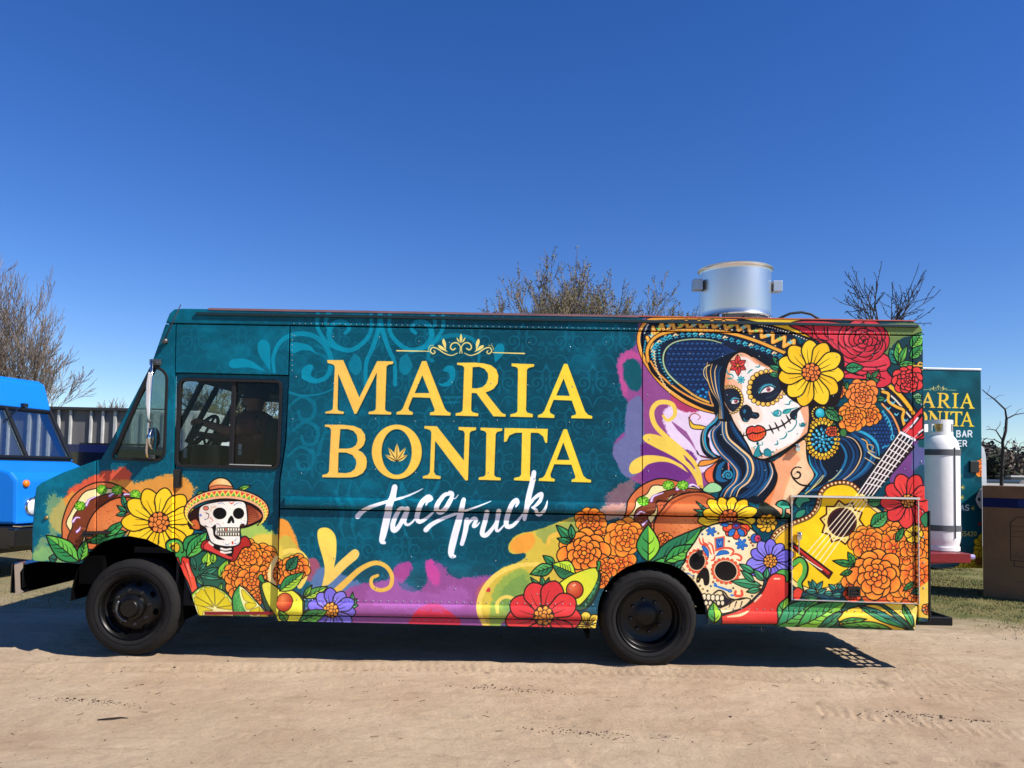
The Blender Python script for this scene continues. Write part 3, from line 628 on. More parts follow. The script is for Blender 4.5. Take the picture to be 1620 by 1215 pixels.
def hair(p):
    p.V('S')
    body = [(460,-60,1),(420,40),(440,120),(380,190),(310,260),(295,370),(330,470),(420,520),(510,500),(450,570),(415,660),(430,740),(500,790),(470,860),(455,930,1),(560,940),(740,930),(840,950),(930,900),(1000,790),(1025,680),(980,560),(900,500),(780,440),(620,180),(560,-20),(560,-200,1)]
    p.fill([(265,590,1),(300,540),(400,530),(480,510),(420,560),(330,590)], 'f39a3a', True, 1.4)
    p.fill([(500,520),(400,590),(340,640),(335,700),(380,760),(480,780),(470,600)], 'ee6a40', True, 1.4)
    p.fill([(255,440,1),(270,480),(340,500),(400,520),(300,500)], 'd9536a', True, 1.)
    p.fill([(180,120,1),(200,220),(290,240),(380,230),(300,200),(230,190),(195,150)], 'f2c23a', True, 1.4)
    p.line([(185,150),(200,100),(250,88),(292,120),(270,145)], 1.8, 1.2, 'a04a3a')
    p.fill(body, NAVY, True, 1.8)
    def strands(base, n, dx, cols, w=2.2):
        for k in range(n):
            p.line([(x+dx*k*(.4+.6*i/len(base)), y) for i, (x, y) in enumerate(base)], w*.5, w*.3, cols[k % len(cols)], wm=w)
    p.fill([(375,330),(360,300),(390,240),(440,200),(420,280),(430,380),(490,490),(420,470),(380,400)], 'ecd8ee', True, 1.2)
    strands([(480,40),(430,150),(340,230),(315,330),(340,430),(420,505)], 4, 9, (BL1,'f2c170',NAVY2,BL2), 3)
    strands([(500,60),(470,180),(400,260),(410,360),(470,460),(560,550),(620,640),(600,740),(520,820),(480,890)], 5, 18, (BL1,'0f2744','f3b07a',BL1,NAVY2), 4)
    strands([(520,60),(500,200),(520,320),(620,420),(720,520),(740,640),(690,740),(600,810),(560,890)], 6, 16, ('1d5b8c',CREAM,'123a66',BL1,'0f2744',CREAM), 3.6)
    strands([(560,100),(600,240),(680,360),(780,470),(820,600),(800,720),(700,800)], 4, 22, ('123a66','16304e','1d5b8c','123a66'), 3)
    strands([(840,520),(860,640),(820,760),(720,850),(620,900)], 6, 26, ('143c64','0f2744','1a4a78'), 3.4)
    strands([(960,560),(985,660),(930,780),(840,880)], 2, -30, ('e6c6b0',BL1), 2.4)
    p.line([(560,560),(560,640),(500,680),(480,740)], 2, 3, 'ee7a6a')
    p.fill([(440,640),(470,570),(540,540),(500,620),(500,700),(560,730),(500,750),(440,720)], '1c5f8c', True, 1.2)
    p.spiral((560,680), 46, 6, math.pi*.9, 1.3, 4.2, 5, '2a8fb0'); p.spiral((560,680), 36, 4, math.pi*.9, 1.2, 1.2, 1.2, INK)
    p.V('A')
    top = [(840,480,1),(860,430),(960,390),(1060,360),(1140,345),(1100,400),(1030,480),(1000,600),(1000,760),(1060,900),(1000,900),(940,860),(880,760),(870,600),(1,1)][:-1]
    p.fill([(1180,330,1),(1100,350),(960,400),(870,460),(870,600),(900,760),(950,850),(960,940),(1060,940),(1040,820),(1000,700),(1000,560),(1040,450),(1110,375),(1180,355),(1280,410),(1400,490),(1500,500),(1350,400)], NAVY, True, 1.6)
    for k, c in enumerate(('f0b860','0f2744','f0b860',NAVY2,'f0cf9a','123a66','1d5b8c')):
        p.line([(860+20*k,450+6*k),(850+18*k,540),(890+12*k,680),(960+4*k,800),(960+6*k,930)], 1, 1.2, c, wm=2.6 if k % 2 else 1.7)
    p.line([(880,470),(835,500),(830,560),(870,620)], 1.6, 1, 'e8cf8a')
    for k in range(5): p.line([(880+20*k,440-10*k),(960+20*k,410-10*k),(1080+10*k,350)], 1.2, .6, '1b3e6a')
def face(p):
    p.V('N')
    F = [(150,520,1),(160,330),(200,190),(280,110),(350,105),(430,150),(520,220),(640,260),(760,400),(860,500),(960,560),(980,640),(975,760),(960,880),(860,960),(740,1050),(600,1120),(520,1135),(440,1110),(380,1000),(320,900),(250,790),(200,680),(155,600)]
    # neck
    p.V('S')
    p.fill([(880,520,1),(1000,540),(1215,380),(1300,340),(1312,470),(1330,560),(1385,690),(1260,835),(1200,900),(1150,1000),(1100,1060,1),(820,1080,1),(900,930),(1000,800),(1030,680),(985,560)], ('lin', (1000,700), 'f2854a', (1200,760), 'f8c896'), True, 1.6)
    p.fill([(1010,540),(1200,480),(1260,560),(1180,640),(1100,740),(1080,900),(1150,1060,1),(930,1060,1),(1010,820),(1040,700)], 'f5a878')
    p.fill([(1180,640),(1270,520),(1310,600),(1350,690),(1240,820),(1150,920),(1120,1000),(1090,900)], 'fad0a0')
    p.V('N')
    p.fill(F, ('lin', (180,400), 'f4b48a', (600,700), 'f8ece0'), True, 3)
    # pale make-up
    p.fill([(215,300),(260,190),(350,150),(440,200),(560,260),(640,420),(760,520),(900,600),(930,720),(880,880),(740,1010),(600,1090),(500,1100),(450,1020),(500,960),(380,900),(300,780),(310,560),(330,420),(240,360)], 'faf0e6', alpha=.9)
    p.fill([(350,560),(400,600),(500,640),(520,760),(420,800),(330,780),(280,720),(320,640)], 'f9dcc6', alpha=.9)
    p.fill([(160,420),(175,330),(215,250),(200,400),(190,480)], 'ef9a6a', alpha=.9)
    p.fill([(430,150),(560,230),(640,262),(560,250),(450,210)], 'f2a070', alpha=.8); p.fill([(880,620),(970,600),(975,760),(940,900),(880,930),(930,800)], 'f2a272', alpha=.85)
    p.fill([(420,1010),(500,1070),(620,1060),(800,980),(900,900),(800,1010),(600,1115),(500,1130),(430,1090)], 'f6bd96', alpha=.8)
    # eye sockets with beads
    def beads(pts, r, n, c='f7c93e'):
        q = catmull(np.array(pts, float), False, 12); L = np.r_[0, np.cumsum(np.hypot(*np.diff(q, axis=0).T))]
        for k in range(n):
            t = L[-1]*k/(n-1); x = np.interp(t, L, q[:, 0]); y = np.interp(t, L, q[:, 1]); rr = r*(.75+.35*math.sin(math.pi*k/(n-1)))
            p.ell((x, y), rr, rr, ('rad', (x-rr*.3, y-rr*.3), 'ffe27a', rr*1.4, 'f0a828'), ol=True, w=.9)
    p.fill([(420,330),(520,280),(660,300),(720,400),(720,520),(600,620),(480,600),(390,480)], 'f2a24a', alpha=.6)
    p.fill([(415,480),(410,400),(460,340),(560,310),(680,320),(720,400),(700,480),(620,570),(520,580),(440,540)], '1a2232', True, 1.4)
    beads([(700,300),(610,285),(540,290),(470,320),(420,370),(400,440),(400,510),(440,570),(510,600),(600,600),(670,560),(735,500)], 22, 19)
    p.fill([(155,480),(200,455),(270,470),(310,520),(310,590),(270,650),(230,670),(190,630),(160,560)], '1a2232', True, 1.4)
    beads([(165,440),(210,430),(270,450),(310,490),(330,550),(320,610),(290,660),(250,685),(215,692)], 13, 16)
    for pts, ir, c0 in (([(490,510,1),(540,450),(600,430),(640,455),(600,490),(540,495)], 17, (582,462)), ([(218,600,1),(230,565),(270,555),(305,575),(280,600),(245,605)], 14, (268,576))):
        p.fill(pts, 'f4ece6', True, 1.6); p.ell(c0, ir+4, ir+4, '6a2030'); p.ell(c0, ir, ir, 'a84450'); p.ell(c0, 7, 7, '180c10'); p.ell((c0[0]-5, c0[1]-6), 4, 4, 'ffffff')
    p.line([(490,500),(530,440),(590,415),(650,440)], 1.5, 1, '4fa8b8', wm=3); p.line([(215,575),(250,545),(300,555)], 1.2, 1, '4fa8b8', wm=2.5)
    p.line([(480,470),(540,420),(620,410)], 1, .6, '2a7a90', wm=1.6); p.line([(560,545),(620,530),(670,490)], 1.2, .6, '3b4a62'); p.line([(250,640),(280,620)], 1, .5, '3b4a62')
    # nose
    p.fill([(305,680),(330,630),(370,612),(410,640),(430,680),(480,690),(490,720),(460,742),(410,735),(380,770),(340,765),(320,730)], '16202e', True, 1.4)
    p.ell((352,672), 14, 20, '2a6f94'); p.line([(430,700),(455,705),(470,725)], 1.6, 1, '2a5a78'); p.line([(345,740),(360,765),(390,760)], 1.6, 1, '2a8aa0')
    # mouth with stitches
    p.line([(320,905),(380,905)], 2, 1.5); p.line([(310,865),(352,945)], 1.2, 1.5); p.line([(345,880),(340,930)], 1.2, 1.2)
    p.line([(550,858),(640,838),(720,805),(800,745)], 2.6, 2.4)
    for x, y in ((605,845),(660,820),(722,795),(770,750)): p.line([(x-18,y-42),(x+4,y),(x+24,y+42)], 1.2, 1.2, None, wm=2.6)
    p.fill([(368,880),(378,835),(420,815),(450,822),(480,808),(530,825),(555,860),(550,905),(510,945),(450,962),(400,945),(380,915)], ('lin', (400,830), 'e8463a', (500,940), 'f0602a'), True, 2.)
    p.line([(375,900),(430,880),(470,885),(555,862)], 1.4, 1.4, None, wm=2.6)
    for k in range(6): p.line([(400+25*k,905-3*k),(410+24*k,945-5*k)], 1., .4, '8a1c14'); p.line([(400+25*k,870-3*k),(405+25*k,835)], 1., .4, '8a1c14')
    # side scroll by the ear
    p.fill([(790,720),(800,680),(850,650),(910,625,1),(860,680),(850,740),(820,750)], '152232', True, 1.2)
    p.line([(840,720),(850,790),(810,850),(770,870)], 1.6, 2, '2a7f86')
    t1 = '2a8f96'
    for P in ([(610,680),(640,715),(690,715),(700,680),(670,660),(650,675)], [(715,690),(740,660),(800,650),(860,635)], [(740,605),(780,605),(790,575),(820,575)], [(690,940),(730,930),(755,900),(750,870)], [(640,995),(670,985),(665,950)],
              [(640,1075),(620,1060),(600,1075)], [(880,790),(890,815),(930,810),(950,780)], [(180,270),(190,310),(230,320),(250,350)], [(380,310),(410,280),(435,270)], [(455,245),(490,245),(500,220)], [(180,350),(210,360),(240,350)], [(310,130),(330,130)]):
        p.line(P, 1.2, .7, t1, wm=2.4)
    p.ell((655,688), 26, 22, '3fb0ba', ol='1a6a72', w=1); p.fill([(720,690),(760,660),(800,655),(770,690)], '3fb0a0', '1a6a72', 1); p.ell((912,798), 18, 16, t1, ol=True, w=.7)
    for k in range(8):
        a = k*math.pi/4; p.petal((318,370), a, 42, 16, '2f9aa6', ol=None, lines=0)
    for k in range(6):
        a = k*math.pi/3+.5; p.leaf((288,230), (288+(104 if k in (1, 4) else 88)*math.cos(a), 230+(104 if k in (1, 4) else 88)*math.sin(a)), 58, 'ea5048', 'd23a38', 0, 1., ol=True)
    p.ell((286,232), 12, 12, 'e8a83a', ol='7a4a10', w=.8)
    rng = np.random.default_rng(12)
    for k in range(20): a = rng.random()*6.28; p.ell((288+95*math.cos(a), 232+85*math.sin(a)), 3, 3, 'c86a5a')
    p.leaf((480,1000),(475,960), 30, t1, '1c6f78', 0, ol=False); p.fill([(440,1100),(460,1040),(490,1000),(500,1060),(530,1080),(480,1110)], t1, '14585e', 1)
    p.fill([(540,1090),(545,1040),(590,1040),(610,1090),(580,1105)], t1, '14585e', 1); p.line([(540,1050),(570,1030),(600,1050)], 1.4, 1, '14585e'); p.line([(490,1000),(525,990),(520,965)], 1.6, 1, t1); p.line([(460,1010),(440,1020),(450,1040)], 1.4, 1, t1)
    p.line([(500,1050),(520,1115)], 1.6, 1)
    for c in ((660,1040),(500,1112),(415,640)): p.ell(c, 6, 6, 'c4763a')
    # jaw line
    p.line([(430,1105),(520,1138),(600,1122),(740,1050),(870,960),(960,880)], 2, 2.4, None, wm=5)
    p.line([(960,570),(975,650),(978,760),(960,880)], 2, 2, None, wm=3)
def bust(p):
    p.V('D')
    # hair on the right of the neck
    p.fill([(420,100,1),(470,-200),(600,-300),(900,-260),(1300,-100,1),(1300,200,1),(900,420,1),(480,430,1),(360,420,1),(470,290),(410,180)], NAVY, True, 1.6)
    base = [(640,-40),(760,0),(820,120),(760,260),(640,360),(480,430)]
    for k, c in enumerate((BL1,'0f2744','1a4a78',NAVY2,CREAM,'1a4a78','0f2744',BL1,'1a4a78')):
        p.line([(x+32*k-70, y-6*k) for x, y in base], 1, 1.2, c, wm=4 if c != CREAM else 1.8)
    for k, c in enumerate((BL2,'143c64','1a4a78','0f2744','1d5b8c')):
        p.line([(430+22*k,110),(450+22*k,200),(500+18*k,270),(470+10*k,330),(400+10*k,420)], 1, 1.4, c, wm=4)
    for P in ([(560,280),(520,340),(400,440)], [(710,230),(650,300),(600,330)], [(550,280),(450,400)]): p.line(P, 1, 1.6, 'e6cf72')
    p.V('P')
    p.fill([(500,250),(640,160),(720,90),(820,130),(900,300),(900,440),(720,600,1),(560,420),(360,330)], '12315a')
    for i in range(10):
        for j in range(8):
            x, y = 560+40*i+(20 if j % 2 else 0), 200+46*j
            if x+y*.9 < 740 or x > 880 or (x-500)*.8 < (y-330)*1.1-20: continue
            p.ell((x, y), 22, 24, '17427a', ol='0a1a34', w=1.2)
    p.line([(350,310),(480,330),(600,400),(670,490),(690,610)], 1.5, 1.5, BL2, wm=4.6); p.line([(340,330),(480,440),(560,560),(700,660)], 1, 2, '1d5b8c', wm=6)
    p.line([(520,640),(600,690),(640,720)], 1.4, 1, CREAM); p.line([(480,410),(540,450),(560,540),(640,580)], 1.6, 1, 'f0b860', wm=2); p.line([(550,480),(610,490),(620,520),(600,545)], 1.4, 1, 'f0b860')
    p.line([(560,570),(640,630),(700,650)], 2.4, 2, 'e6cf8a')
    for k in range(6): p.ell((735+25*k*(.8), 85+42*k), 13, 20, '2fa0c4', rot=.6)
    p.line([(735,90),(800,170),(840,280),(850,380)], 1.6, 1.6, '49b8d4'); p.line([(730,520),(760,500),(790,500),(820,480)], 2.6, 1.5, '2fa0c4')
    p.ell((850,395), 18, 30, None or '12315a', ol='49b8d4', w=2)
    # hat brim reappearing on the right
    p.V('B')
    p.fill([(1040,660,1),(1100,620),(1200,680),(1310,800),(1400,930,1),(1300,1000),(1210,1060,1),(1150,930),(1060,800)], '0f1c33', True, 1.6)
    p.line([(1100,630),(1200,720),(1290,830),(1360,950)], 9, 7, INK); p.line([(1100,632),(1200,722),(1290,832),(1360,950)], 7, 5.5, 'f5b92e')
    for k in range(9): p.ell((1110+24*k, 665+26*k), 8, 8, '3a1c08')
    p.line([(1050,670),(1160,760),(1240,850),(1300,920)], 2.8, 2.4, 'f4e6c8')
    p.line([(1060,700),(1110,720),(1110,780),(1180,830),(1240,860),(1230,920),(1250,1000)], 7, 7, INK); p.line([(1060,700),(1110,720),(1110,780),(1180,830),(1240,860),(1230,920),(1250,1000)], 4.6, 4.6, 'f2b23c')
    p.line([(1055,805),(1140,900),(1190,1000),(1210,1065)], 5, 5, INK); p.line([(1055,805),(1140,900),(1190,1000),(1210,1065)], 3.2, 3.2, 'ef9f5a')
    for c in ((1080,780),(1150,800),(1180,900),(1260,950),(1110,850)): p.line([(c[0]-14,c[1]-10),c,(c[0]+16,c[1]-16)], 2.6, 1.4, '66c8dc')
    # purple and blue field at the edge
    p.V('P')
    p.rough([(1090,440),(1240,400),(1240,1000),(900,1000),(820,880),(960,640)], '73407f', .15, 4, 4, 1, 61)
    p.rough([(1090,500),(1240,460),(1240,760),(1080,800),(1085,640)], '5a5f92', .3, 5, 4, .95, 62); p.rough([(1120,780),(1240,720),(1240,960),(1100,930)], '164a5c', .4, 5, 4, .9, 63); p.rough([(1150,440),(1240,400),(1240,520),(1160,500)], '0f5058', .3, 4, 4, 1, 64)
    # earring
    p.V('N')
    p.fill([(990,620),(1100,560),(1180,600),(1215,760),(1215,1000),(1100,1120),(960,1000),(960,800)], NAVY)
    p.ell((1085,692), 62, 60, '1d6f6a', ol=True); 
    for k in range(18): a = k*math.pi/9; p.ell((1075+72*math.cos(a), 695+70*math.sin(a)), 10, 10, 'f5c93c', ol=True, w=.6)
    p.ell((1078,690), 48, 50, ('rad', (1065,670), '5fd8e4', 60, '169aae'), ol=True)
    for rr, n, r in ((165, 26, 22), (138, 24, 20)):
        for k in range(n):
            a = k*2*math.pi/n; x, y = 1100+rr*.92*math.cos(a), 940+rr*1.1*math.sin(a)*(1.0 if math.sin(a) > 0 else 1.05)
            p.ell((x, y), r, r*.8, 'f5cb3a' if rr < 150 else 'f0b428', rot=a, ol=True, w=.9)
            if rr > 150: p.ell((x, y), 5, 5, '5a3208')
    for rr, n in ((95, 13), (60, 9), (25, 5), (0, 1)):
        for k in range(n):
            a = k*2*math.pi/n+rr; p.ell((1100+rr*math.cos(a), 945+rr*1.05*math.sin(a)), 24, 15, ['1f9bc4', '35b8d4', '1a86b0'][k % 3], rot=a, ol=True, w=.9)
            p.ell((1095+rr*math.cos(a), 940+rr*math.sin(a)), 7, 4, 'bff0f6', rot=a)
def guitar(p):
    p.V('D')
    body = [(80,850,1),(150,740),(280,670),(420,620),(480,540),(510,430),(570,360),(680,325),(790,340),(870,400),(960,520),(1060,600),(1080,720),(1000,800),(900,860),(860,1000),(780,1100),(700,1240),(480,1290),(300,1230),(200,1100),(180,980),(90,930)]
    p.fill(body, 'f6d98a', True, 2)
    inn = [(130,880),(180,790),(300,710),(440,650),(520,560),(545,450),(600,385),(700,360),(790,375),(850,430),(940,540),(1030,620),(1050,700),(960,780),(880,850),(830,1000),(750,1090),(680,1200),(480,1250),(320,1190),(240,1090),(220,960)]
    trim = [(95,870),(160,765),(290,690),(430,632),(495,550),(525,440),(585,372),(690,342),(790,352),(862,412)]
    p.line(trim, 5.6, 5.6, '7a3414'); 
    q = catmull(np.array(trim, float), False, 8)
    L = np.r_[0, np.cumsum(np.hypot(*np.diff(q, axis=0).T))]
    for k in range(30):
        t = L[-1]*(k+.5)/30; x, y = np.interp(t, L, q[:, 0]), np.interp(t, L, q[:, 1]); p.ell((x, y), 10, 10, 'f9e2a0')
    p.fill(inn, ('rad', (560,800), 'ffd91a', 640, 'f3bf1c'), True, 1.2)
    p.fill([(130,880),(180,790),(300,710),(330,900),(300,1000),(260,1090),(220,960)], 'f8b832', alpha=.6)
    # rosette
    c = (712,682); P = []
    for k in range(20):
        a = 2*math.pi*k/20-.15; r = 190 if k % 2 else 150; P.append((c[0]+r*math.cos(a), c[1]+r*math.sin(a)))
    p.fill(P, 'f8dc7a', '4a1e0a', 2.6, smooth=False)
    for k in range(10): a = 2*math.pi*k/10+.16; p.ell((c[0]+152*math.cos(a), c[1]+152*math.sin(a)), 5, 5, '8a6a1c')
    p.ell(c, 124, 124, '5a2018', ol=True, w=1); p.ell(c, 112, 112, '2a1216')
    # neck, head
    p.fill([(850,430,1),(1180,-60,1),(1330,40,1),(985,450,1)], '2a1418', True, 2, smooth=False)
    p.fill([(1210,1055-1134),(1230,1010-1134),(1400,830-1134),(1420,1100-1134),(1350,1115-1134)], 'd92f34', True, 2, smooth=False)
    p.V('B')
    p.fill([(1215,1030),(1390,835),(1404,840),(1404,1080),(1340,1112)], 'dc3338', True, 2, smooth=False)
    p.line([(1300,1010),(1390,900)], 5, 5, INK); p.line([(1300,1005),(1360,925)], 2.4, 3, 'f4f0f4'); p.line([(1365,1070),(1400,1030)], 4.5, 4.5, INK); p.line([(1370,1050),(1404,1025)], 2.4, 2.4, 'f4f0f4')
    for P in ([(1225,1055),(1300,990)], [(1250,1060),(1300,1000)], [(1320,1100),(1390,1040)]): p.line(P, 1, 1, 'f4d8d8', False)
    p.line([(1215,1048),(1335,1112)], 4, 4, 'f6f2f4', False)
    p.V('D')
    for k in range(9):
        t = (k+1)/10.5; a = np.array([1215,-90])*(1-t)+np.array([868,420])*t; b = np.array([1330,-10])*(1-t)+np.array([985,440])*t
        p.line([tuple(a), tuple(b+(b-a)*.1)], 1.6, 1.6, 'f6ece0', False)
    for k in range(5):
        t = k/4; top = (1215+28*k, -88+17*k); bot = (858+31*k, 428+3*k); br = (382+35*k, 978+24*k)
        p.line([top, bot], 1.9, 1.9, 'fdf6ee', False); p.line([bot, br], 1.5, 1.5, 'fdeec8', False)
    # bridge
    p.fill([(250,870,1),(290,850,1),(632,1110,1),(600,1165,1)], '4a1210', True, 1.4, smooth=False); p.fill([(290,885),(310,875),(615,1110),(595,1140)], 'c8322c', True, 1, smooth=False)
    p.line([(300,905),(600,1130)], 1.2, 1.2, '7a1814', False)
    for k in range(5): p.line([(382+35*k-12,978+24*k-4),(400+35*k,1000+22*k)], 2, 2, 'fdeec8', False)
def skull2(p):
    p.V('O')
    sk = [(110,540),(160,460),(180,370),(230,300),(270,240),(340,130),(450,70),(600,40),(760,50),(880,120),(980,230),(1010,320),(1000,700),(900,850),(760,960),(600,1000),(420,1010),(380,930),(330,800),(240,700),(160,620)]
    p.fill(sk, ('rad', (520,350), 'fff3cc', 620, 'f3d79a'), True, 2.2)
    def scallop(c, rx, ry, n, rot=0):
        p.ell(c, rx*1.13, ry*1.13, 'ee5a3a', rot=rot)
        for k in range(n):
            a = 2*math.pi*k/n; x = rx*1.2*math.cos(a); y = ry*1.2*math.sin(a)
            p.ell((c[0]+x*math.cos(rot)-y*math.sin(rot), c[1]+x*math.sin(rot)+y*math.cos(rot)), 19, 19, 'ee5a3a', ol='b0361c', w=.6)
        p.ell(c, rx*1.1, ry*1.1, 'f6cfa0', rot=rot); p.ell(c, rx, ry, '130e0e', rot=rot)
    scallop((288,458), 84, 95, 15, .2); scallop((595,562), 118, 104, 19, .25)
    p.fill([(285,680),(290,620),(330,560),(360,530),(400,545),(418,620),(410,700),(370,712),(355,650),(330,640),(310,680)], '130e0e', True, 1)
    # crown flower
    for k in range(5):
        a = math.pi*(.0+.25*k); p.petal((708,75), a if k not in (0, 4) else a+(.28 if k == 0 else -.28), 150, 80, 'ee4a32', w=1.6, lines=0, ol=True); p.petal((708,75), a if k not in (0, 4) else a+(.28 if k == 0 else -.28), 110, 44, 'f9713a', w=.8, lines=0, ol='b0301a')
    for a in (.9, 2.2): p.petal((708,85), a, 130, 60, '2f74c4', w=1.2, lines=0)
    p.ell((708,78), 48, 40, '9a2f5a', ol=True); p.ell((708,74), 24, 18, '3a62b8', ol=True, w=.8)
    p.fill([(535,70),(580,50),(630,60),(600,90)], '2f74c4', True, 1)
    def splat(c, r, col, s=3):
        rng = np.random.default_rng(s)
        for k in range(6): a = k*1.05+rng.random()*.4; p.ell((c[0]+r*.6*math.cos(a), c[1]+r*.6*math.sin(a)), r*.42, r*.24, col, rot=a, ol='163a78', w=.8)
        p.ell(c, r*.42, r*.42, col)
    splat((440,140), 55, '2f74c4'); splat((765,275), 66, '2f74c4', 5); p.ell((905,215), 44, 50, '2f5fb4', ol=True, w=1); p.ell((935,215), 34, 38, 'd8406a', ol=True, w=1); p.ell((945,215), 14, 14, '6a1838')
    p.fill([(480,215),(580,195),(575,320),(490,345)], '2a66b4', 'ee6a3a', 2.2, smooth=False); p.fill([(505,240),(560,228),(558,300),(510,310)], '174a94', smooth=False); p.line([(515,250),(530,290),(545,240),(548,290)], 1.2, 1.2, '6aa6e0', False)
    r = 'e8533a'
    for P, w in (([(310,210),(330,270),(400,300),(440,380)],3), ([(350,210),(360,260),(410,280)],2.6), ([(410,255),(450,290),(470,380)],2.6), ([(480,350),(540,320),(640,320),(680,350),(660,380)],3.2), ([(640,400),(700,380),(760,410),(750,450),(715,440)],3.2), ([(480,400),(470,440),(440,450)],3)):
        p.line(P, 1.5, 2, r, wm=w)
    p.fill([(340,300),(370,300),(410,350),(410,420,1),(370,360)], '2f74c4', '163a78', 1); p.fill([(490,400,1),(530,350),(600,345),(630,375),(570,385)], '2f74c4', '163a78', 1)
    p.line([(470,720),(540,740),(620,770),(650,780)], 2, 3, '2f74c4', wm=3.4); p.ell((640,775), 20, 16, None or '4a86cc', ol='163a78', w=1); p.line([(480,700),(500,715)], 4, 2, '2f74c4'); p.line([(655,820),(680,825)], 3.5, 2, '4a86cc')
    for (x, y, c) in ((345,170,'4a86cc'),(515,160,'c88a2a'),(630,245,'b0501c'),(840,205,'4a8a3a'),(850,230,r),(865,262,r),(885,290,'c84a2a'),(400,775,'2a2a3a'),(435,725,'4a86cc'),(460,680,r),(320,720,'c8a03a'),(350,755,'c8a03a'),(300,650,'c8a03a'),(675,745,'9a6a1a'),(875,830,'3a4a6a'),(590,975,r),(250,640,'c8a03a'),(250,615,'4a6aa0')):
        p.ell((x, y), 10, 10, c, ol=True, w=.5)
    p.line([(700,780),(695,820),(735,830),(770,820),(765,775)], 4, 4, r); p.line([(170,590),(205,590),(235,620)], 3, 1, '4a6aa0'); p.spiral((135,540), 24, 4, 0, 1.5, 1.2, 1, '5a4a3a')
    # jaw and teeth
    p.fill([(560,790,1),(620,860),(700,870),(660,880),(560,950),(480,960),(560,900)], '15102a', True, 1)
    p.fill([(700,870,1),(780,850),(860,870),(760,960),(620,1000),(540,1010),(520,970),(620,920)], 'f6dba6', True, 1.6)
    for k in range(3): p.line([(650+60*k,890),(630+60*k,950)], 2, 1)
    p.line([(470,800),(520,770),(580,790),(630,850),(720,870),(820,850)], 2.4, 2)
    for k in range(5): p.ell((365+47*k, 838+4*k), 26, 36, 'fdecc0', ol=True, w=1.4); p.ell((385+44*k, 905), 22, 28, 'fdecc0', ol=True, w=1.4)
    p.leaf((470,1120),(465,890), 150, 'a6dc3c', '3f9a46', 1, 2)
def lower_right(p):
    # bottom band of leaves
    p.V('F')
    p.fill([(430,560,1),(440,400),(520,370),(1340,370),(1345,520),(1320,560,1)], '1c5a46')
    p.leaf((600,420),(880,385), 60, '3f9a5c', '1f7058', 2, 2); 
    p.leaf((450,560),(500,300), 120, '9ad63e', '4cab4c', 2, 2)
    p.leaf((430,540),(720,350), 150, '57b04c', '2a8f5c', 4, 2); p.leaf((560,540),(890,370), 150, '8fd444', '3fa04c', 4, 2); p.leaf((700,560),(860,430), 70, '3f9a5c', '1f7a58', 2, 2)
    p.fill([(820,480,1),(900,420),(1060,390),(1150,430),(1250,540),(1320,560,1),(900,545)], ('lin', (900,400), 'fbd93c', (1100,540), 'f2c83a'), True, 2)
    p.fill([(1110,380,1),(1300,375),(1345,400),(1330,560,1),(1200,440)], ('lin', (1150,380), 'f9d940', (1320,520), 'fbe87a'), True, 2)
    p.leaf((830,500),(1010,480), 40, '7cc84a', '3a9a4a', 2, 1.5); p.leaf((960,395),(1290,550), 60, '2f9a5a', '1f7a6a', 2, 1.8); p.leaf((1180,550),(830,520), 80, '6cbf4a', '2a7f4a', 3, 1.8)
    p.leaf((1250,385),(1310,545), 50, '57b04c', '2a8f5c', 1, 1.8)
    p.daisy((400,112), 148, 11, '8375e2', 'f5a03c', .2, .92, cr=.29, w=1.8, second='9187ea')
    # chili
    p.fill([(80,460,1),(230,410),(340,320),(390,220),(440,190),(500,210),(525,260),(520,330),(450,400),(440,515,1),(85,515,1)], ('lin', (300,300), 'f04a3a', (420,480), 'd92a2a'), True, 2.2)
    p.line([(120,465),(200,455),(260,430)], 2, 1, 'fbd9a0', wm=4); p.line([(300,370),(340,330)], 3, 3, 'fbc9a0'); p.line([(425,225),(460,225)], 2.6, 2.6, 'fbc9a0')
    p.fill([(430,190,1),(470,165),(520,175),(530,230,1),(500,245),(490,205)], '57ac4a', True, 1.6)
    p.line([(545,130),(590,100),(625,140),(620,200),(590,250),(600,300)], 10, 8, INK); p.line([(545,130),(590,105),(618,142),(612,200),(584,250),(595,300)], 7.4, 6, '57ac4a')
    p.fill([(545,300,1),(575,280),(610,300,1),(590,350),(560,360),(540,340)], 'e04030', True, 1.6)
    # leaves round the purple flower
    for a, b, W in (((300,190),(200,130),44), ((345,270),(145,240),60), ((340,290),(245,310),40), ((300,250),(210,170),40), ((360,240),(290,165),44), ((370,230),(380,150),36)):
        p.leaf(a, b, W, '4fae74', '2f8a5c', 0, 1.5)
    for a, b in (((690,300),(640,240)),((690,300),(665,230)),((690,300),(735,240)),((700,310),(620,300)),((700,320),(760,290)),((820,300),(770,260)),((830,290),(850,255)),((800,320),(740,320)),((870,330),(790,330))):
        p.leaf(a, b, 36, '3f9a8a', '1f6f62', 0, 1.3)
    p.leaf((600,340),(720,350), 30, '3f9a5c', '1f6f52', 1, 1.3)
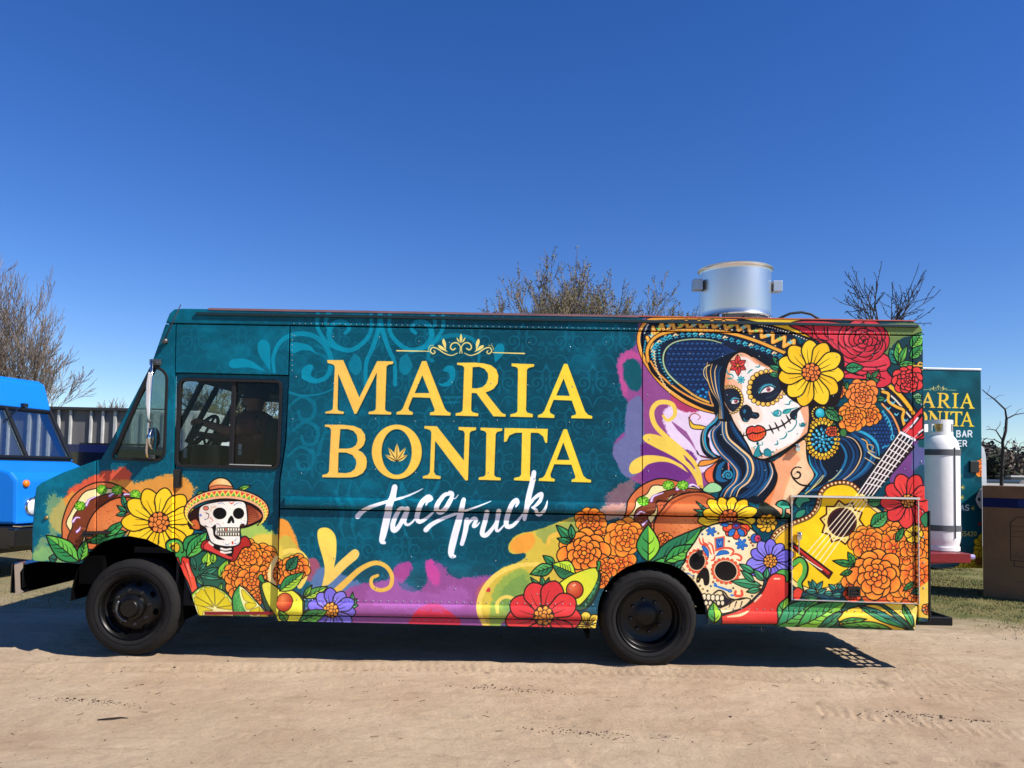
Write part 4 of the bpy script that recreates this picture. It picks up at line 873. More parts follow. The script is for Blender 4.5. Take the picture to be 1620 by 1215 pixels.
def flowers_right(p):
    # rose
    p.V('B')
    p.rough([(430,200),(900,140),(1400,140),(1410,500),(1130,520),(1060,400)], '6c8448', .15, 4, 5, 1, 71)
    p.rough([(1150,300),(1410,240),(1410,640),(1130,640)], '123c44', .2, 4, 4, 1, 72)
    p.line([(940,190),(1000,155),(1070,170),(1110,215)], 4, 4, 'f0c040', wm=3); p.ell((1108,215), 16, 18, 'f0c040')
    p.leaf((1190,470),(1120,330), 100, '3fa88c', '1f7f70', 3, 1.8); p.leaf((1200,460),(1190,265), 80, '9fd83c', '4fae4a', 3, 1.8); p.leaf((1200,470),(1270,300), 60, '6abf4a', '3f9a4a', 1, 1.6)
    p.leaf((1300,330),(1410,190), 110, '74c64a', '3fa04a', 4, 1.8); p.leaf((1290,420),(1415,300), 90, '57b04c', '2f9a4c', 4, 1.8); p.leaf((1190,470),(1350,455), 60, '6cc04a', '3a9a4a', 2, 1.6)
    p.line([(1310,480),(1400,480)], 3, 2.4, 'f0b43c'); p.line([(1360,480),(1375,450),(1400,460)], 2.4, 2, 'f0b43c'); p.line([(1360,485),(1380,520),(1400,510)], 2.4, 2, 'f0b43c')
    red, red2 = 'd9303c', 'e8485a'
    p.fill([(260,130),(350,95),(560,95),(780,125),(900,170),(1000,220),(1070,270),(1060,360),(1110,400),(1130,470),(1100,520),(1150,600),(1080,660),(1000,660),(940,600),(800,590),(700,560),(560,330),(470,250),(350,180)], ('rad', (900,260), red2, 600, 'cc2836'), True, 2)
    R = [[(330,130),(450,170),(470,260),(600,260)], [(460,130),(500,230),(600,300),(700,400),(740,520)], [(590,150),(600,240),(680,330),(720,430),(850,480),(1000,490),(1090,470)], [(700,150),(680,240),(760,330),(860,400),(960,420),(1060,400)],
         [(790,150),(730,200),(760,290),(850,330),(950,350),(1030,330)], [(830,230),(850,180),(920,180),(980,230),(990,290),(930,320),(870,300),(830,230)], [(860,230),(880,200),(930,210),(950,260),(900,280),(860,230)], [(890,225),(920,235),(915,260),(890,250)],
         [(980,230),(1040,280),(1020,330),(990,370)], [(740,520),(860,560),(960,540),(1100,520)], [(1000,490),(1040,560),(1010,640)], [(800,460),(880,520),(1000,520)], [(560,150),(570,220),(640,260)], [(700,560),(800,540),(900,570)], [(470,250),(560,260),(640,330),(690,420)], [(940,600),(1000,570),(1080,590)]]
    for rr_, n_, off in ((215, 7, 0), (165, 6, .4), (120, 5, .9), (78, 4, .2), (42, 3, .6), (16, 1, 0)):
        for k in range(n_):
            a = off+2*math.pi*k/n_; x, y = 895+rr_*.62*math.cos(a), 262+rr_*.45*math.sin(a)
            p.ell((x, y), rr_*.55, rr_*.42, ('lin', (x-rr_*.3, y-rr_*.3), 'e84c5a' if k % 2 else 'de3a48', (x+rr_*.3, y+rr_*.4), 'c42636'), rot=a+1.57, ol=True, w=1.6)
    for P in R[:3]+R[8:]: p.line(P, 1.8, 1.5)
    for P in R[2:5]: p.line([(a+12, b+16) for a, b in P], 2, 1, 'f46a74', alpha=.6)
    # small leaves and lower roses
    p.leaf((735,500),(900,490), 90, '3fa06a', '2f8a52', 3, 1.8)
    for b in ((930,530),(920,600),(1035,510),(1040,605)): p.leaf((950,600), b, 40, '4f9a52', '2f7a46', 1, 1.4)
    p.leaf((1400,740),(1310,740), 60, '8fd08a', '4fae6a', 3, 1.4); p.leaf((1404,790),(1330,770), 50, '8fd08a', '4fae6a', 2, 1.4)
    p.marigold((1275,600), 135, ('f04a42','d92a34'), w=1.7); 
    p.leaf((1040,790),(1000,740), 50, '3f8a5c', '2f7a4c', 1, 1.4); p.leaf((1000,760),(1090,760), 50, '3f8a5c', '2f7a4c', 1, 1.4)
    for a, b in (((740,700),(760,610)),((720,720),(680,760)),((740,640),(700,640))): p.leaf(a, b, 50, '3f8a4c', '2f7040', 1, 1.4)
    p.marigold((690,700), 60, rings=1); p.marigold((950,900), 105, rings=2); p.marigold((800,910), 135); p.marigold((885,720), 140, ('fb963c','f26a3a'))
    p.sprig((690,950), [(575,850),(600,820),(690,900)], 60, '4fa05c', '2f8048', 1.6); p.leaf((560,850),(700,960), 80, '4fa05c', '2f8048', 3, 1.8); p.leaf((570,810),(660,850), 40, '3f9a5c', '2f8048', 2, 1.6)
    p.marigold((625,1040), 52, ('f4703a','e2452a'), rings=1); p.ell((725,1050), 30, 36, '3f7a3c', ol=True); p.leaf((650,1000),(640,960), 30, '3f8a4c', '2f7a4c', 1, 1.3)
    # leaves by the temple and the big yellow flower
    for a, b in (((220,510),(105,390)),((200,500),(155,430)),((215,520),(80,475)),((180,560),(85,550)),((230,520),(190,420))): p.leaf(a, b, 46, '3fa06a', '2a8458', 1, 1.5)
    p.fill([(200,400),(420,280),(700,360),(730,560),(680,800),(560,830),(330,800),(180,640)], '1a1010')
    p.daisy((450,535), 292, 11, 'fbd02c', 'f8853c', .08, .98, cr=.27, w=2.2, second='f7c422', wf=1.28)
    # sunflower above the big skull
    p.V('S')
    p.fill([(820,1060),(860,960),(920,940),(1040,1040),(1040,1120),(960,1140)], '20261a')
    p.line([(880,990),(890,950),(860,940)], 2, 1.6); p.line([(850,1020),(900,1050),(980,1050),(1010,1030)], 2, 1.6); p.spiral((990,1035), 20, 4, 0, 1.2, 1.6, 1.2, INK)
    p.fill([(1015,970),(1040,930),(1100,920),(1140,960),(1100,985),(1090,1060),(1060,1080),(1070,1000)], '3fa07c', True, 1.6); p.fill([(1060,1110),(1050,1060),(1110,1040),(1150,1090),(1110,1120)], '1f4a3a', True, 1.4)
    p.daisy((555,1095), 275, 13, 'fbd02c', 'f47a3a', .1, .8, cr=.32, w=2, second='f7c422', wf=1.2)
    for c, r in (((930,1140),90),): 
        for k in range(9): a = k*2*math.pi/9; p.ell((c[0]+r*.72*math.cos(a), c[1]+r*.6*math.sin(a)), 38, 32, 'f3b62c', rot=a, ol=True, w=1.4)
        for k in range(6): a = k*math.pi/3; p.ell((c[0]+r*.3*math.cos(a), c[1]+r*.28*math.sin(a)), 20, 18, 'f9c83c', ol=True, w=1.1)
    p.V('D')
    p.spiral((330,270), 64, 16, -1.0, -1.1, 1.8, 3, INK); p.line([(278,260),(300,310),(360,360),(440,372)], 2.2, 3)
    p.fill([(150,540),(180,500),(250,510),(260,560),(215,570),(210,640),(180,650),(190,570)], '3fa07c', True, 1.6); p.fill([(310,520),(340,465),(410,460),(440,500),(380,520),(350,560)], '3fa07c', True, 1.6); p.fill([(310,640),(330,590),(390,570),(400,600),(360,640)], '2f8a6c', True, 1.4)
def marigolds_rb(p):
    p.V('D')
    p.fill([(1070,480,1),(1410,480),(1440,1372,1),(900,1372,1),(860,1240),(840,1040),(880,880),(1060,760)], 'd4602c')
    for c, R_ in (((1080,880),130),((1180,1040),140),((1280,1080),130),((1400,1000),120),((830,1180),120),((1180,1260),110),((1400,1300),100),((1060,760),90),((1200,1180),130),((1110,760),90),((1380,760),90)): p.marigold(c, R_, rings=1)
    p.marigold((1290,1130), 220, rings=2); p.marigold((1150,800), 150, rings=2); p.marigold((1090,960), 170, rings=2); p.marigold((1230,930), 210); p.marigold((940,860), 165); p.marigold((1330,900), 170); p.marigold((1150,900), 150, rings=1); p.marigold((1350,1130), 150, rings=1); p.marigold((925,860), 135, rings=2); p.marigold((1250,960), 90, rings=1)
    p.marigold((800,1290), 80, ('f4602a','d8382a'), rings=1); p.marigold((1330,1290), 80, rings=1)
    p.marigold((1000,1130), 235, w=1.8); p.marigold((1310,870), 120, rings=2)
    p.leaf((820,1050),(630,1010), 60, '3f9a4c', '2f7a3c', 2, 1.6); p.leaf((820,1040),(760,935), 60, '4fa84c', '2f8a3c', 2, 1.6); p.leaf((800,1100),(695,1130), 50, '3f9a4c', '2f7a3c', 2, 1.6)
    p.leaf((1330,1190),(1230,1270), 50, '3f9a4c', '2f7a3c', 2, 1.6); p.leaf((1300,1290),(1410,1240), 60, '3f8a5c', '2f6a4c', 2, 1.6)
    for k in range(6): a = k*math.pi/3; p.petal((1325,780), a, 82, 70, 'fbcb34', w=1.6)
    p.ell((1325,780), 16, 16, '8a4a14', ol=True)
    p.leaf((1170,850),(1240,720), 60, '3f9a4c', '2f7a3c', 2, 1.6)
    p.leaf((930,510),(1070,500), 90, '57ac5c', '2f8a4c', 3, 1.8); p.leaf((955,720),(1120,590), 120, '57ac5c', '2f8a4c', 4, 1.8)
    p.daisy((1275,500), 225, 9, 'e8413c', 'f5a03c', .25, 1.0, cr=.26, w=2, second='dd3838', wf=1.2)
    p.fill([(1385,640),(1440,600),(1440,720),(1400,700)], '2f7a4c', True, 1.4)
    # plain yellow strip at the rear edge
    p.V('F')
    p.fill([(1340,290,1),(1412,240,1),(1412,480,1),(1340,470,1)], ('lin', (1340,400), 'e8b83c', (1412,400), 'f3d05a'), smooth=False)
    p.marigold((1410,420), 40, rings=1)
def mid_flowers(p):
    p.V('E')
    p.marigold((705,190), 105, rings=2); p.marigold((800,300), 90, rings=1); p.marigold((850,350), 110, rings=1); p.marigold((1000,250), 60, rings=1); p.marigold((900,440), 95, rings=1); p.marigold((1180,300), 55, rings=1)
    p.fill([(1040,330),(1150,240),(1300,220),(1440,205),(1440,440),(1010,450)], '2a1c14', alpha=.0)
    p.marigold((930,285), 135); p.marigold((665,385), 168, w=1.8); p.marigold((810,480), 70, rings=1); p.marigold((770,560), 60, rings=1)
    p.leaf((590,310),(485,205), 60, '3f9a5c', '2a8050', 1, 1.8); p.leaf((590,300),(580,200), 46, '3f9a5c', '2a8050', 1, 1.8); p.leaf((580,320),(490,290), 40, '3f9a5c', '2a8050', 1, 1.6)
    p.leaf((1300,470),(1440,210), 190, '57b84c', '3a9a50', 4, 2); p.leaf((1080,450),(1420,215), 150, '4cab4c', '2a7a52', 4, 2.2, .2); p.leaf((1180,440),(1380,330), 100, '6cc24a', '3a9a4c', 3, 2); p.leaf((1240,490),(1320,430), 60, '3a9a6c', '2a7a5c', 1, 2)
    p.leaf((1075,445),(1075,200), 150, '9fdc3e', '3f9a4c', 2, 2.2)
    p.leaf((480,460),(400,400), 50, '3f9a5c', '2a8050', 1, 1.6); p.leaf((470,470),(318,520), 80, '57ac5c', '2a8050', 3, 1.8); p.leaf((610,520),(460,455), 120, 'c6e63c', '2f7a4c', 5, 1.8)
    for b in ((320,540),(340,570),(390,525),(440,540),(480,560)): p.leaf((410,640), b, 40, '3f9a5c', '1f6f52', 1, 1.5)
    # avocado half
    p.fill([(500,600),(560,540),(660,500),(740,485),(770,520),(765,590),(740,660),(700,720),(640,750),(560,720)], '1d4a34', True, 2)
    p.fill([(495,600),(560,540),(660,495),(735,480),(755,520),(745,570),(700,650),(620,725),(540,690)], ('rad', (600,620), 'fbf23a', 150, 'd8df3c'), True, 1.4)
    p.fill([(745,490),(750,455),(745,438),(770,438),(768,470),(755,500)], '3d9446', True, 1.4)
    p.ell((605,620), 54, 56, ('rad', (590,600), 'f07a4a', 80, 'b02a16'), ol=True, w=1.8); p.ell((600,590), 14, 7, 'f9b08a', rot=-.4)
    rng = np.random.default_rng(7)
    for k in range(30): t = rng.random(); p.ell((760-90*t-8*rng.random(), 560+170*t+12*rng.random()), 6, 6, '3f8a5c')
    for k in range(6): a = k*math.pi/3+.3; p.petal((685,845), a, 90, 62, 'fbd64a', w=1.6)
    p.ell((685,845), 14, 14, '5a2a10')
    p.daisy((405,785), 245, 9, 'e8383c', 'f39a3c', .12, .9, cr=.26, w=2.2, second='dc3038', wf=1.25)
def roof_lip(p):
    pass
def paint_truck(p):
    # ground colour: teal with mottling, darker to the right
    h, w = p.h, p.w; rng = np.random.default_rng(1)
    n = .5*vnoise(h, w, 90*p.sc, rng)+.3*vnoise(h, w, 30*p.sc, rng)+.2*vnoise(h, w, 9*p.sc, rng)
    x = np.linspace(0, 1, w)[None, :, None]
    base = srgb('005a6e')*(1-x)+srgb('003a4a')*x
    p.img[:] = base*(.82+.32*n[..., None])+np.clip(n-.6, 0, 1)[..., None]*np.array([0, .25, .28])
    damask(p); big_scrolls(p)
    mid_splashes(p); gold_swirls(p); letters(p); script(p)
    left_group(p); little_skull(p)
    right_swirls(p); hat(p); bust(p); hair(p); taco2(p); face(p)
    guitar(p); flowers_right(p)
    mid_flowers(p); skull2(p); lower_right(p); marigolds_rb(p)
    # fine print grain
    g = rng.random((h, w)).astype(np.float32)
    p.img += ((g-.5)*.03)[..., None]
    np.clip(p.img, 0, 1, out=p.img)
# ---------------------------------------------------------------- materials
def lin(h):
    c = srgb(h); return tuple(float(x/12.92 if x <= .04045 else ((x+.055)/1.055)**2.4) for x in c)+(1.0,)
MATS = {}
def nd(nt, t, **kw):
    n = nt.nodes.new(t)
    for k, v in kw.items():
        if k.startswith('_'): setattr(n, k[1:], v)
        else: n.inputs[k.replace('_', ' ')].default_value = v
    return n
def mat(name, c, rough=.5, metal=0., var=.12, scale=6., bump=0., bscale=40., spec=.5, coat=0., stretch=None, c2=None, fine=True):
    if name in MATS: return MATS[name]
    m = bpy.data.materials.new(name); m.use_nodes = True; nt = m.node_tree; b = nt.nodes['Principled BSDF']; MATS[name] = m
    c = lin(c) if isinstance(c, str) else tuple(c)+(1,)
    c2 = (lin(c2) if isinstance(c2, str) else c2) if c2 else tuple(x*(1-var*1.6) for x in c[:3])+(1,)
    tc = nd(nt, 'ShaderNodeTexCoord'); mp = nd(nt, 'ShaderNodeMapping'); nt.links.new(tc.outputs['Object'], mp.inputs[0])
    if stretch: mp.inputs['Scale'].default_value = stretch
    nz = nd(nt, 'ShaderNodeTexNoise', Scale=scale, Detail=7., Roughness=.62); nt.links.new(mp.outputs[0], nz.inputs['Vector'])
    mx = nd(nt, 'ShaderNodeMix', _data_type='RGBA'); rp = nd(nt, 'ShaderNodeMapRange'); rp.inputs[1].default_value = .3; rp.inputs[2].default_value = .7
    nt.links.new(nz.outputs[0], rp.inputs[0]); nt.links.new(rp.outputs[0], mx.inputs[0]); mx.inputs[6].default_value = c; mx.inputs[7].default_value = c2
    nt.links.new(mx.outputs[2], b.inputs['Base Color'])
    r2 = nd(nt, 'ShaderNodeMapRange'); r2.inputs[3].default_value = max(.03, rough-.08); r2.inputs[4].default_value = min(1, rough+.1)
    nt.links.new(nz.outputs[0], r2.inputs[0]); nt.links.new(r2.outputs[0], b.inputs['Roughness'])
    b.inputs['Metallic'].default_value = metal; b.inputs['Specular IOR Level'].default_value = spec; b.inputs['Coat Weight'].default_value = coat
    if bump:
        n2 = nd(nt, 'ShaderNodeTexNoise', Scale=bscale, Detail=5.); bp = nd(nt, 'ShaderNodeBump', Strength=1., Distance=bump)
        nt.links.new(mp.outputs[0], n2.inputs['Vector']); nt.links.new(n2.outputs[0], bp.inputs['Height']); nt.links.new(bp.outputs[0], b.inputs['Normal'])
    return m
def glass(name, tint, fres=1.0, rough=.02):
    if name in MATS: return MATS[name]
    m = bpy.data.materials.new(name); m.use_nodes = True; nt = m.node_tree; nt.nodes.clear(); MATS[name] = m
    o = nd(nt, 'ShaderNodeOutputMaterial'); t = nd(nt, 'ShaderNodeBsdfTransparent'); t.inputs[0].default_value = lin(tint)
    g = nd(nt, 'ShaderNodeBsdfGlossy'); g.inputs['Roughness'].default_value = rough; g.inputs[0].default_value = (.9, .95, 1, 1)
    f = nd(nt, 'ShaderNodeFresnel'); f.inputs[0].default_value = 1.5
    mu = nd(nt, 'ShaderNodeMath', _operation='MULTIPLY'); mu.inputs[1].default_value = fres
    mx = nd(nt, 'ShaderNodeMixShader'); nt.links.new(f.outputs[0], mu.inputs[0]); nt.links.new(mu.outputs[0], mx.inputs[0]); nt.links.new(t.outputs[0], mx.inputs[1]); nt.links.new(g.outputs[0], mx.inputs[2]); nt.links.new(mx.outputs[0], o.inputs[0])
    return m
def print_mat(name, painter, rough=.42, coat=.0, wave=.002, spec=.18):
    im = bpy.data.images.new(name+'_print', painter.w, painter.h, alpha=False)
    buf = np.ones((painter.h, painter.w, 4), np.float32); buf[..., :3] = painter.img[::-1]
    im.pixels.foreach_set(buf.ravel()); im.update(); im.pack()
    m = bpy.data.materials.new(name); m.use_nodes = True; nt = m.node_tree; b = nt.nodes['Principled BSDF']
    uv = nd(nt, 'ShaderNodeUVMap'); uv.uv_map = 'print'; tx = nd(nt, 'ShaderNodeTexImage'); tx.image = im; tx.interpolation = 'Cubic'; tx.extension = 'EXTEND'
    nt.links.new(uv.outputs[0], tx.inputs[0])
    tc = nd(nt, 'ShaderNodeTexCoord'); dust = nd(nt, 'ShaderNodeTexNoise', Scale=1.7, Detail=8., Roughness=.65); nt.links.new(tc.outputs['Object'], dust.inputs[0])
    sx = nd(nt, 'ShaderNodeSeparateXYZ'); nt.links.new(tc.outputs['Object'], sx.inputs[0])
    mr = nd(nt, 'ShaderNodeMapRange'); mr.inputs[1].default_value = .9; mr.inputs[2].default_value = .3; mr.inputs[3].default_value = 0; mr.inputs[4].default_value = .16; nt.links.new(sx.outputs[2], mr.inputs[0])
    dm = nd(nt, 'ShaderNodeMath', _operation='MULTIPLY'); nt.links.new(mr.outputs[0], dm.inputs[0]); nt.links.new(dust.outputs[0], dm.inputs[1])
    mx = nd(nt, 'ShaderNodeMix', _data_type='RGBA'); mx.inputs[7].default_value = lin('a8906e'); nt.links.new(dm.outputs[0], mx.inputs[0]); nt.links.new(tx.outputs[0], mx.inputs[6]); nt.links.new(mx.outputs[2], b.inputs['Base Color'])
    b.inputs['Roughness'].default_value = rough; b.inputs['Coat Weight'].default_value = coat; b.inputs['Coat Roughness'].default_value = .12; b.inputs['Specular IOR Level'].default_value = spec
    wv = nd(nt, 'ShaderNodeTexNoise', Scale=3.2, Detail=3.); fn = nd(nt, 'ShaderNodeTexNoise', Scale=45., Detail=3.)
    for q in (wv, fn): nt.links.new(tc.outputs['Object'], q.inputs[0])
    b1 = nd(nt, 'ShaderNodeBump', Distance=wave*12); b2 = nd(nt, 'ShaderNodeBump', Distance=wave*.35); b1.inputs[0].default_value = .6
    nt.links.new(wv.outputs[0], b1.inputs['Height']); nt.links.new(fn.outputs[0], b2.inputs['Height']); nt.links.new(b1.outputs[0], b2.inputs['Normal']); nt.links.new(b2.outputs[0], b.inputs['Normal'])
    return m
# ---------------------------------------------------------------- mesh helpers
def wloc(o):
    v = Vector((0, 0, 0))
    while o is not None: v += o.location; o = o.parent
    return v
def tag(o, label=None, cat=None, group=None, kind=None):
    for k, v in (('label', label), ('category', cat), ('group', group), ('kind', kind)):
        if v: o[k] = v
    return o
def empty(name, loc=(0, 0, 0), parent=None, rz=0.):
    o = bpy.data.objects.new(name, None); col.objects.link(o); o.empty_display_size = .2
    o.location = Vector(loc)-(wloc(parent) if parent else Vector((0, 0, 0))); o.parent = parent; o.rotation_euler.z = rz
    return o
def copy_tree(o, parent=None):
    c = o.copy(); col.objects.link(c); c.parent = parent
    for ch in list(o.children): copy_tree(ch, c)
    return c
class MB:
    def __init__(s): s.v, s.f, s.g = [], [], []
    def add(s, V, Fs):
        k = len(s.v); s.g.append((list(V), list(Fs))); s.v += [tuple(x) for x in V]; s.f += [tuple(i+k for i in f) for f in Fs]; return s
    def box(s, c, d, rot=None):
        V = []
        for x in (-.5, .5):
            for y in (-.5, .5):
                for z in (-.5, .5):
                    p = Vector((x*d[0], y*d[1], z*d[2]))
                    if rot: p = rot @ p
                    V.append(Vector(c)+p)
        return s.add(V, [(0, 1, 3, 2), (4, 6, 7, 5), (0, 4, 5, 1), (2, 3, 7, 6), (0, 2, 6, 4), (1, 5, 7, 3)])
    def b2(s, a, b): a, b = Vector(a), Vector(b); return s.box((a+b)/2, [abs(x) for x in (b-a)])
    def tube(s, P, r, n=8, caps=True):
        P = [Vector(p) for p in P]; r = [r]*len(P) if not hasattr(r, '__len__') else r; V, Fs = [], []; up = None
        for i, p in enumerate(P):
            d = (P[min(i+1, len(P)-1)]-P[max(i-1, 0)]).normalized()
            if up is None: up = Vector((0, 0, 1)) if abs(d.z) < .9 else Vector((1, 0, 0))
            a = d.cross(up).normalized(); b = d.cross(a).normalized(); up = -b if False else up
            for k in range(n):
                t = 2*math.pi*k/n; V.append(p+(a*math.cos(t)+b*math.sin(t))*r[i])
        for i in range(len(P)-1):
            for k in range(n): Fs.append((i*n+k, i*n+(k+1) % n, (i+1)*n+(k+1) % n, (i+1)*n+k))
        if caps: Fs += [tuple(range(n))[::-1], tuple((len(P)-1)*n+k for k in range(n))]
        return s.add(V, Fs)
    def lathe(s, prof, c, axis='Y', n=64, mod=None):
        """prof: (radius, distance along axis)"""
        V, Fs = [], []; c = Vector(c)
        for i, (r, h) in enumerate(prof):
            for k in range(n):
                t = 2*math.pi*k/n; rr = r*(mod(i, k) if mod else 1)
                q = (rr*math.cos(t), rr*math.sin(t))
                V.append(c+(Vector((q[0], h, q[1])) if axis == 'Y' else Vector((q[0], q[1], h)) if axis == 'Z' else Vector((h, q[0], q[1]))))
        for i in range(len(prof)-1):
            for k in range(n): Fs.append((i*n+k, i*n+(k+1) % n, (i+1)*n+(k+1) % n, (i+1)*n+k))
        return s.add(V, Fs)
    def ball(s, c, r, n=8, m=5, sc=(1, 1, 1)):
        V, Fs = [], []; c = Vector(c)
        for i in range(m+1):
            a = math.pi*i/m
            for k in range(n):
                t = 2*math.pi*k/n; V.append(c+Vector((r*sc[0]*math.sin(a)*math.cos(t), r*sc[1]*math.sin(a)*math.sin(t), r*sc[2]*math.cos(a))))
        for i in range(m):
            for k in range(n): Fs.append((i*n+k, (i+1)*n+k, (i+1)*n+(k+1) % n, i*n+(k+1) % n))
        return s.add(V, Fs)
    def prism(s, outer, holes, f0, f1):
        """flat outline (2-D) swept between the two depths by the mapping functions"""
        loops = [[Vector((p[0], p[1], 0)) for p in outer]]+[[Vector((p[0], p[1], 0)) for p in h] for h in holes]
        flat = [p for l in loops for p in l]; tris = tessellate_polygon(loops); n = len(flat)
        V = [f0(p) for p in flat]+[f1(p) for p in flat]
        Fs = [tuple(t) for t in tris]+[tuple(i+n for i in t[::-1]) for t in tris]; k = 0
        for l in loops:
            m = len(l); Fs += [(k+i, k+(i+1) % m, n+k+(i+1) % m, n+k+i) for i in range(m)]; k += m
        return s.add(V, Fs)
    def each(s, name, m, parent=None, **kw):
        """every piece an object of its own"""
        return [MB().add(V, Fs).build(name, m, parent, **kw) for V, Fs in s.g]
    def build(s, name, m, parent=None, smooth=False, local=False, bevel=0., uv=None, kind=None, autos=None):
        me = bpy.data.meshes.new(name); o0 = Vector((0, 0, 0)) if (local or parent is None) else wloc(parent)
        me.from_pydata([(x[0]-o0.x, x[1]-o0.y, x[2]-o0.z) for x in s.v], [], s.f)
        me.validate(); bm = bmesh.new(); bm.from_mesh(me); bmesh.ops.recalc_face_normals(bm, faces=bm.faces); bm.to_mesh(me); bm.free()
        if smooth: me.shade_smooth()
        if autos: me.shade_smooth(); me.set_sharp_from_angle(angle=R(autos))
        o = bpy.data.objects.new(name, me); col.objects.link(o); o.parent = parent
        if isinstance(m, (list, tuple)):
            for q in m: me.materials.append(q)
        elif m: me.materials.append(m)
        if uv:
            ul = me.uv_layers.new(name='print'); co = np.empty(len(me.vertices)*3, np.float32); me.vertices.foreach_get('co', co); co = co.reshape(-1, 3)+np.array(o0, np.float32)
            li = np.empty(len(me.loops), np.int32); me.loops.foreach_get('vertex_index', li)
            ul.data.foreach_set('uv', uv(co[li]).astype(np.float32).ravel())
        if bevel:
            b = o.modifiers.new('edge', 'BEVEL'); b.width = bevel; b.segments = 2; b.limit_method = 'ANGLE'; b.angle_limit = R(40)
        if kind: o['kind'] = kind
        return o
def rr(x0, y0, x1, y1, r, n=6):
    """rounded rectangle in pixels"""
    P = []
    for cx, cy, a in ((x1-r, y0+r, -90), (x1-r, y1-r, 0), (x0+r, y1-r, 90), (x0+r, y0+r, 180)):
        P += [(cx+r*math.cos(R(a+90*k/n)), cy+r*math.sin(R(a+90*k/n))) for k in range(n+1)]
    return P
def roundpoly(P, rad, n=5):
    out = []; m = len(P); rad = rad if hasattr(rad, '__len__') else [rad]*m
    for i in range(m):
        p, a, b = Vector(P[i]), Vector(P[i-1]), Vector(P[(i+1) % m]); u, v = (a-p), (b-p); r = min(rad[i], u.length*.45, v.length*.45)
        s_, e_ = p+u.normalized()*r, p+v.normalized()*r
        for k in range(n+1):
            t = k/n; out.append(tuple((s_*(1-t)+p*t)*(1-t)+(p*(1-t)+e_*t)*t))
    return out
# ---------------------------------------------------------------- print canvases
CRn = np.array(CR); CAMn = np.array(CAM)
def px2xz(q, Y=0.):
    q = np.asarray(q, float); d = np.stack([(q[:, 0]-810)/F_PX, (PP_Y-q[:, 1])/F_PX, -np.ones(len(q))], 1) @ CRn.T
    P = CAMn+d*((Y-CAMn[1])/d[:, 1])[:, None]; return P[:, [0, 2]]
XM, ZM, TS, TW, TH = -4.2, 3.05, 400., 3110, 1130
def T_truck(q): return (px2xz(q)-[XM, ZM])*[TS, -TS]
PT = Painter(TW, TH, T_truck, TS/188.3, '005566'); paint_truck(PT)
WRAP = print_mat('printed_wrap', PT)
def uv_truck(c): return np.stack([(c[:, 0]-XM)*TS/TW, 1-(ZM-c[:, 2])*TS/TH], 1)
black = mat('black_paint', '0a0a0b', .35, var=.3, scale=9, bump=.0006, bscale=60, coat=.3)
rubber = mat('tyre_rubber', '0d0d0e', .8, var=.3, scale=14, bump=.0008, bscale=90, c2='1c1917', spec=.3)
seal = mat('rubber_seal', '08080a', .6, var=.2, scale=20)
alu = mat('brushed_aluminium', 'dedad4', .3, metal=1., var=.04, scale=3, stretch=(1, 1, .12))
chrome = mat('chrome', 'd4d6d8', .1, metal=1., var=.06, scale=10)
steel = mat('dull_steel', '6f7072', .45, metal=.8, var=.25, scale=12, bump=.0008)
dark = mat('dark_interior', '0b0b0d', .8, var=.3, scale=5)
under = mat('underbody', '030304', .95, var=.4, scale=6, bump=.003, bscale=18, spec=.08)
WH = 2.15
WRAPG = WRAP.copy(); WRAPG.name = 'printed_trim'; g_ = WRAPG.node_tree.nodes['Principled BSDF']; g_.inputs['Roughness'].default_value = .16; g_.inputs['Specular IOR Level'].default_value = .6
def xz(px, py, y=0.):
    p = at(px, py, 0); return Vector((p.x, y, p.z))
def plate(name, outer, holes, y0, th, m, parent, bevel=.003, **kw):
    b = MB().prism(outer, holes, lambda p: xz(p.x, p.y, y0), lambda p: xz(p.x, p.y, y0+th))
    return b.build(name, m, parent, uv=uv_truck if m in (WRAP, WRAPG) else None, bevel=bevel, **kw)
def arc_px(cx, cy, rx, ry, a0, a1, n=24): return [(cx+rx*math.cos(R(a0+(a1-a0)*k/n)), cy+ry*math.sin(R(a0+(a1-a0)*k/n))) for k in range(n+1)]
truck = empty('food_truck', (0, 0, 0))
tag(truck, 'long teal food truck wrapped with sugar skulls, flowers and gold MARIA BONITA lettering', 'food truck', 'teal food trucks')
Z = lambda px, py: at(px, py, 0).z
X = lambda px, py=750: at(px, py, 0).x
top = lambda x: 488+(x-290)*(508-488)/(1445-290)          # roof edge line
seam1 = lambda x: 512+(x-262)*(531-512)/(1450-262)        # first seam under the roof
rail = lambda x: 805+(x-450)*(820-805)/(1250-450)         # seam under the rub rail
skirt = lambda x: 973+(x-440)*(990-973)/(1440-440)
bottom = lambda x: 976+(x-310)*(998-976)/(1450-310)
G_ = 1.0
# fascia under the roof edge
plate('roof_fascia', [(268, 496), (276, 489), (290, top(290)), (1442, top(1442)), (1453, 512), (1459, 520), (1459.5, seam1(1459)-G_), (262, seam1(262)-G_), (265, 503)], [], 0, .03, WRAP, truck, .006)
# cab corner and cowl panel with the quarter window
qw = roundpoly([(243, 577), (264, 592), (259, 727), (179, 724)], [9, 16, 16, 10])
farch = arc_px(203, 952, 94, 104, 180, 360)
plate('cab_corner_panel', [(262, seam1(262)+G_), (277.5, seam1(278)+G_), (272.5, 800), (272.5, 873), (253, 864), (232, 853), (205, 848), (180, 851), (160, 858), (153, 862), (153, 728), (160, 727), (181, 690), (240, 575)], [qw], 0, .035, WRAP, truck)
plate('hood_side_panel', [(151.4, 728.5), (151.4, 863), (138, 876), (127, 892), (50, 887), (50.5, 840), (54, 790), (57, 771), (66, 763), (100, 747)], [], 0, .035, WRAP, truck, .008)
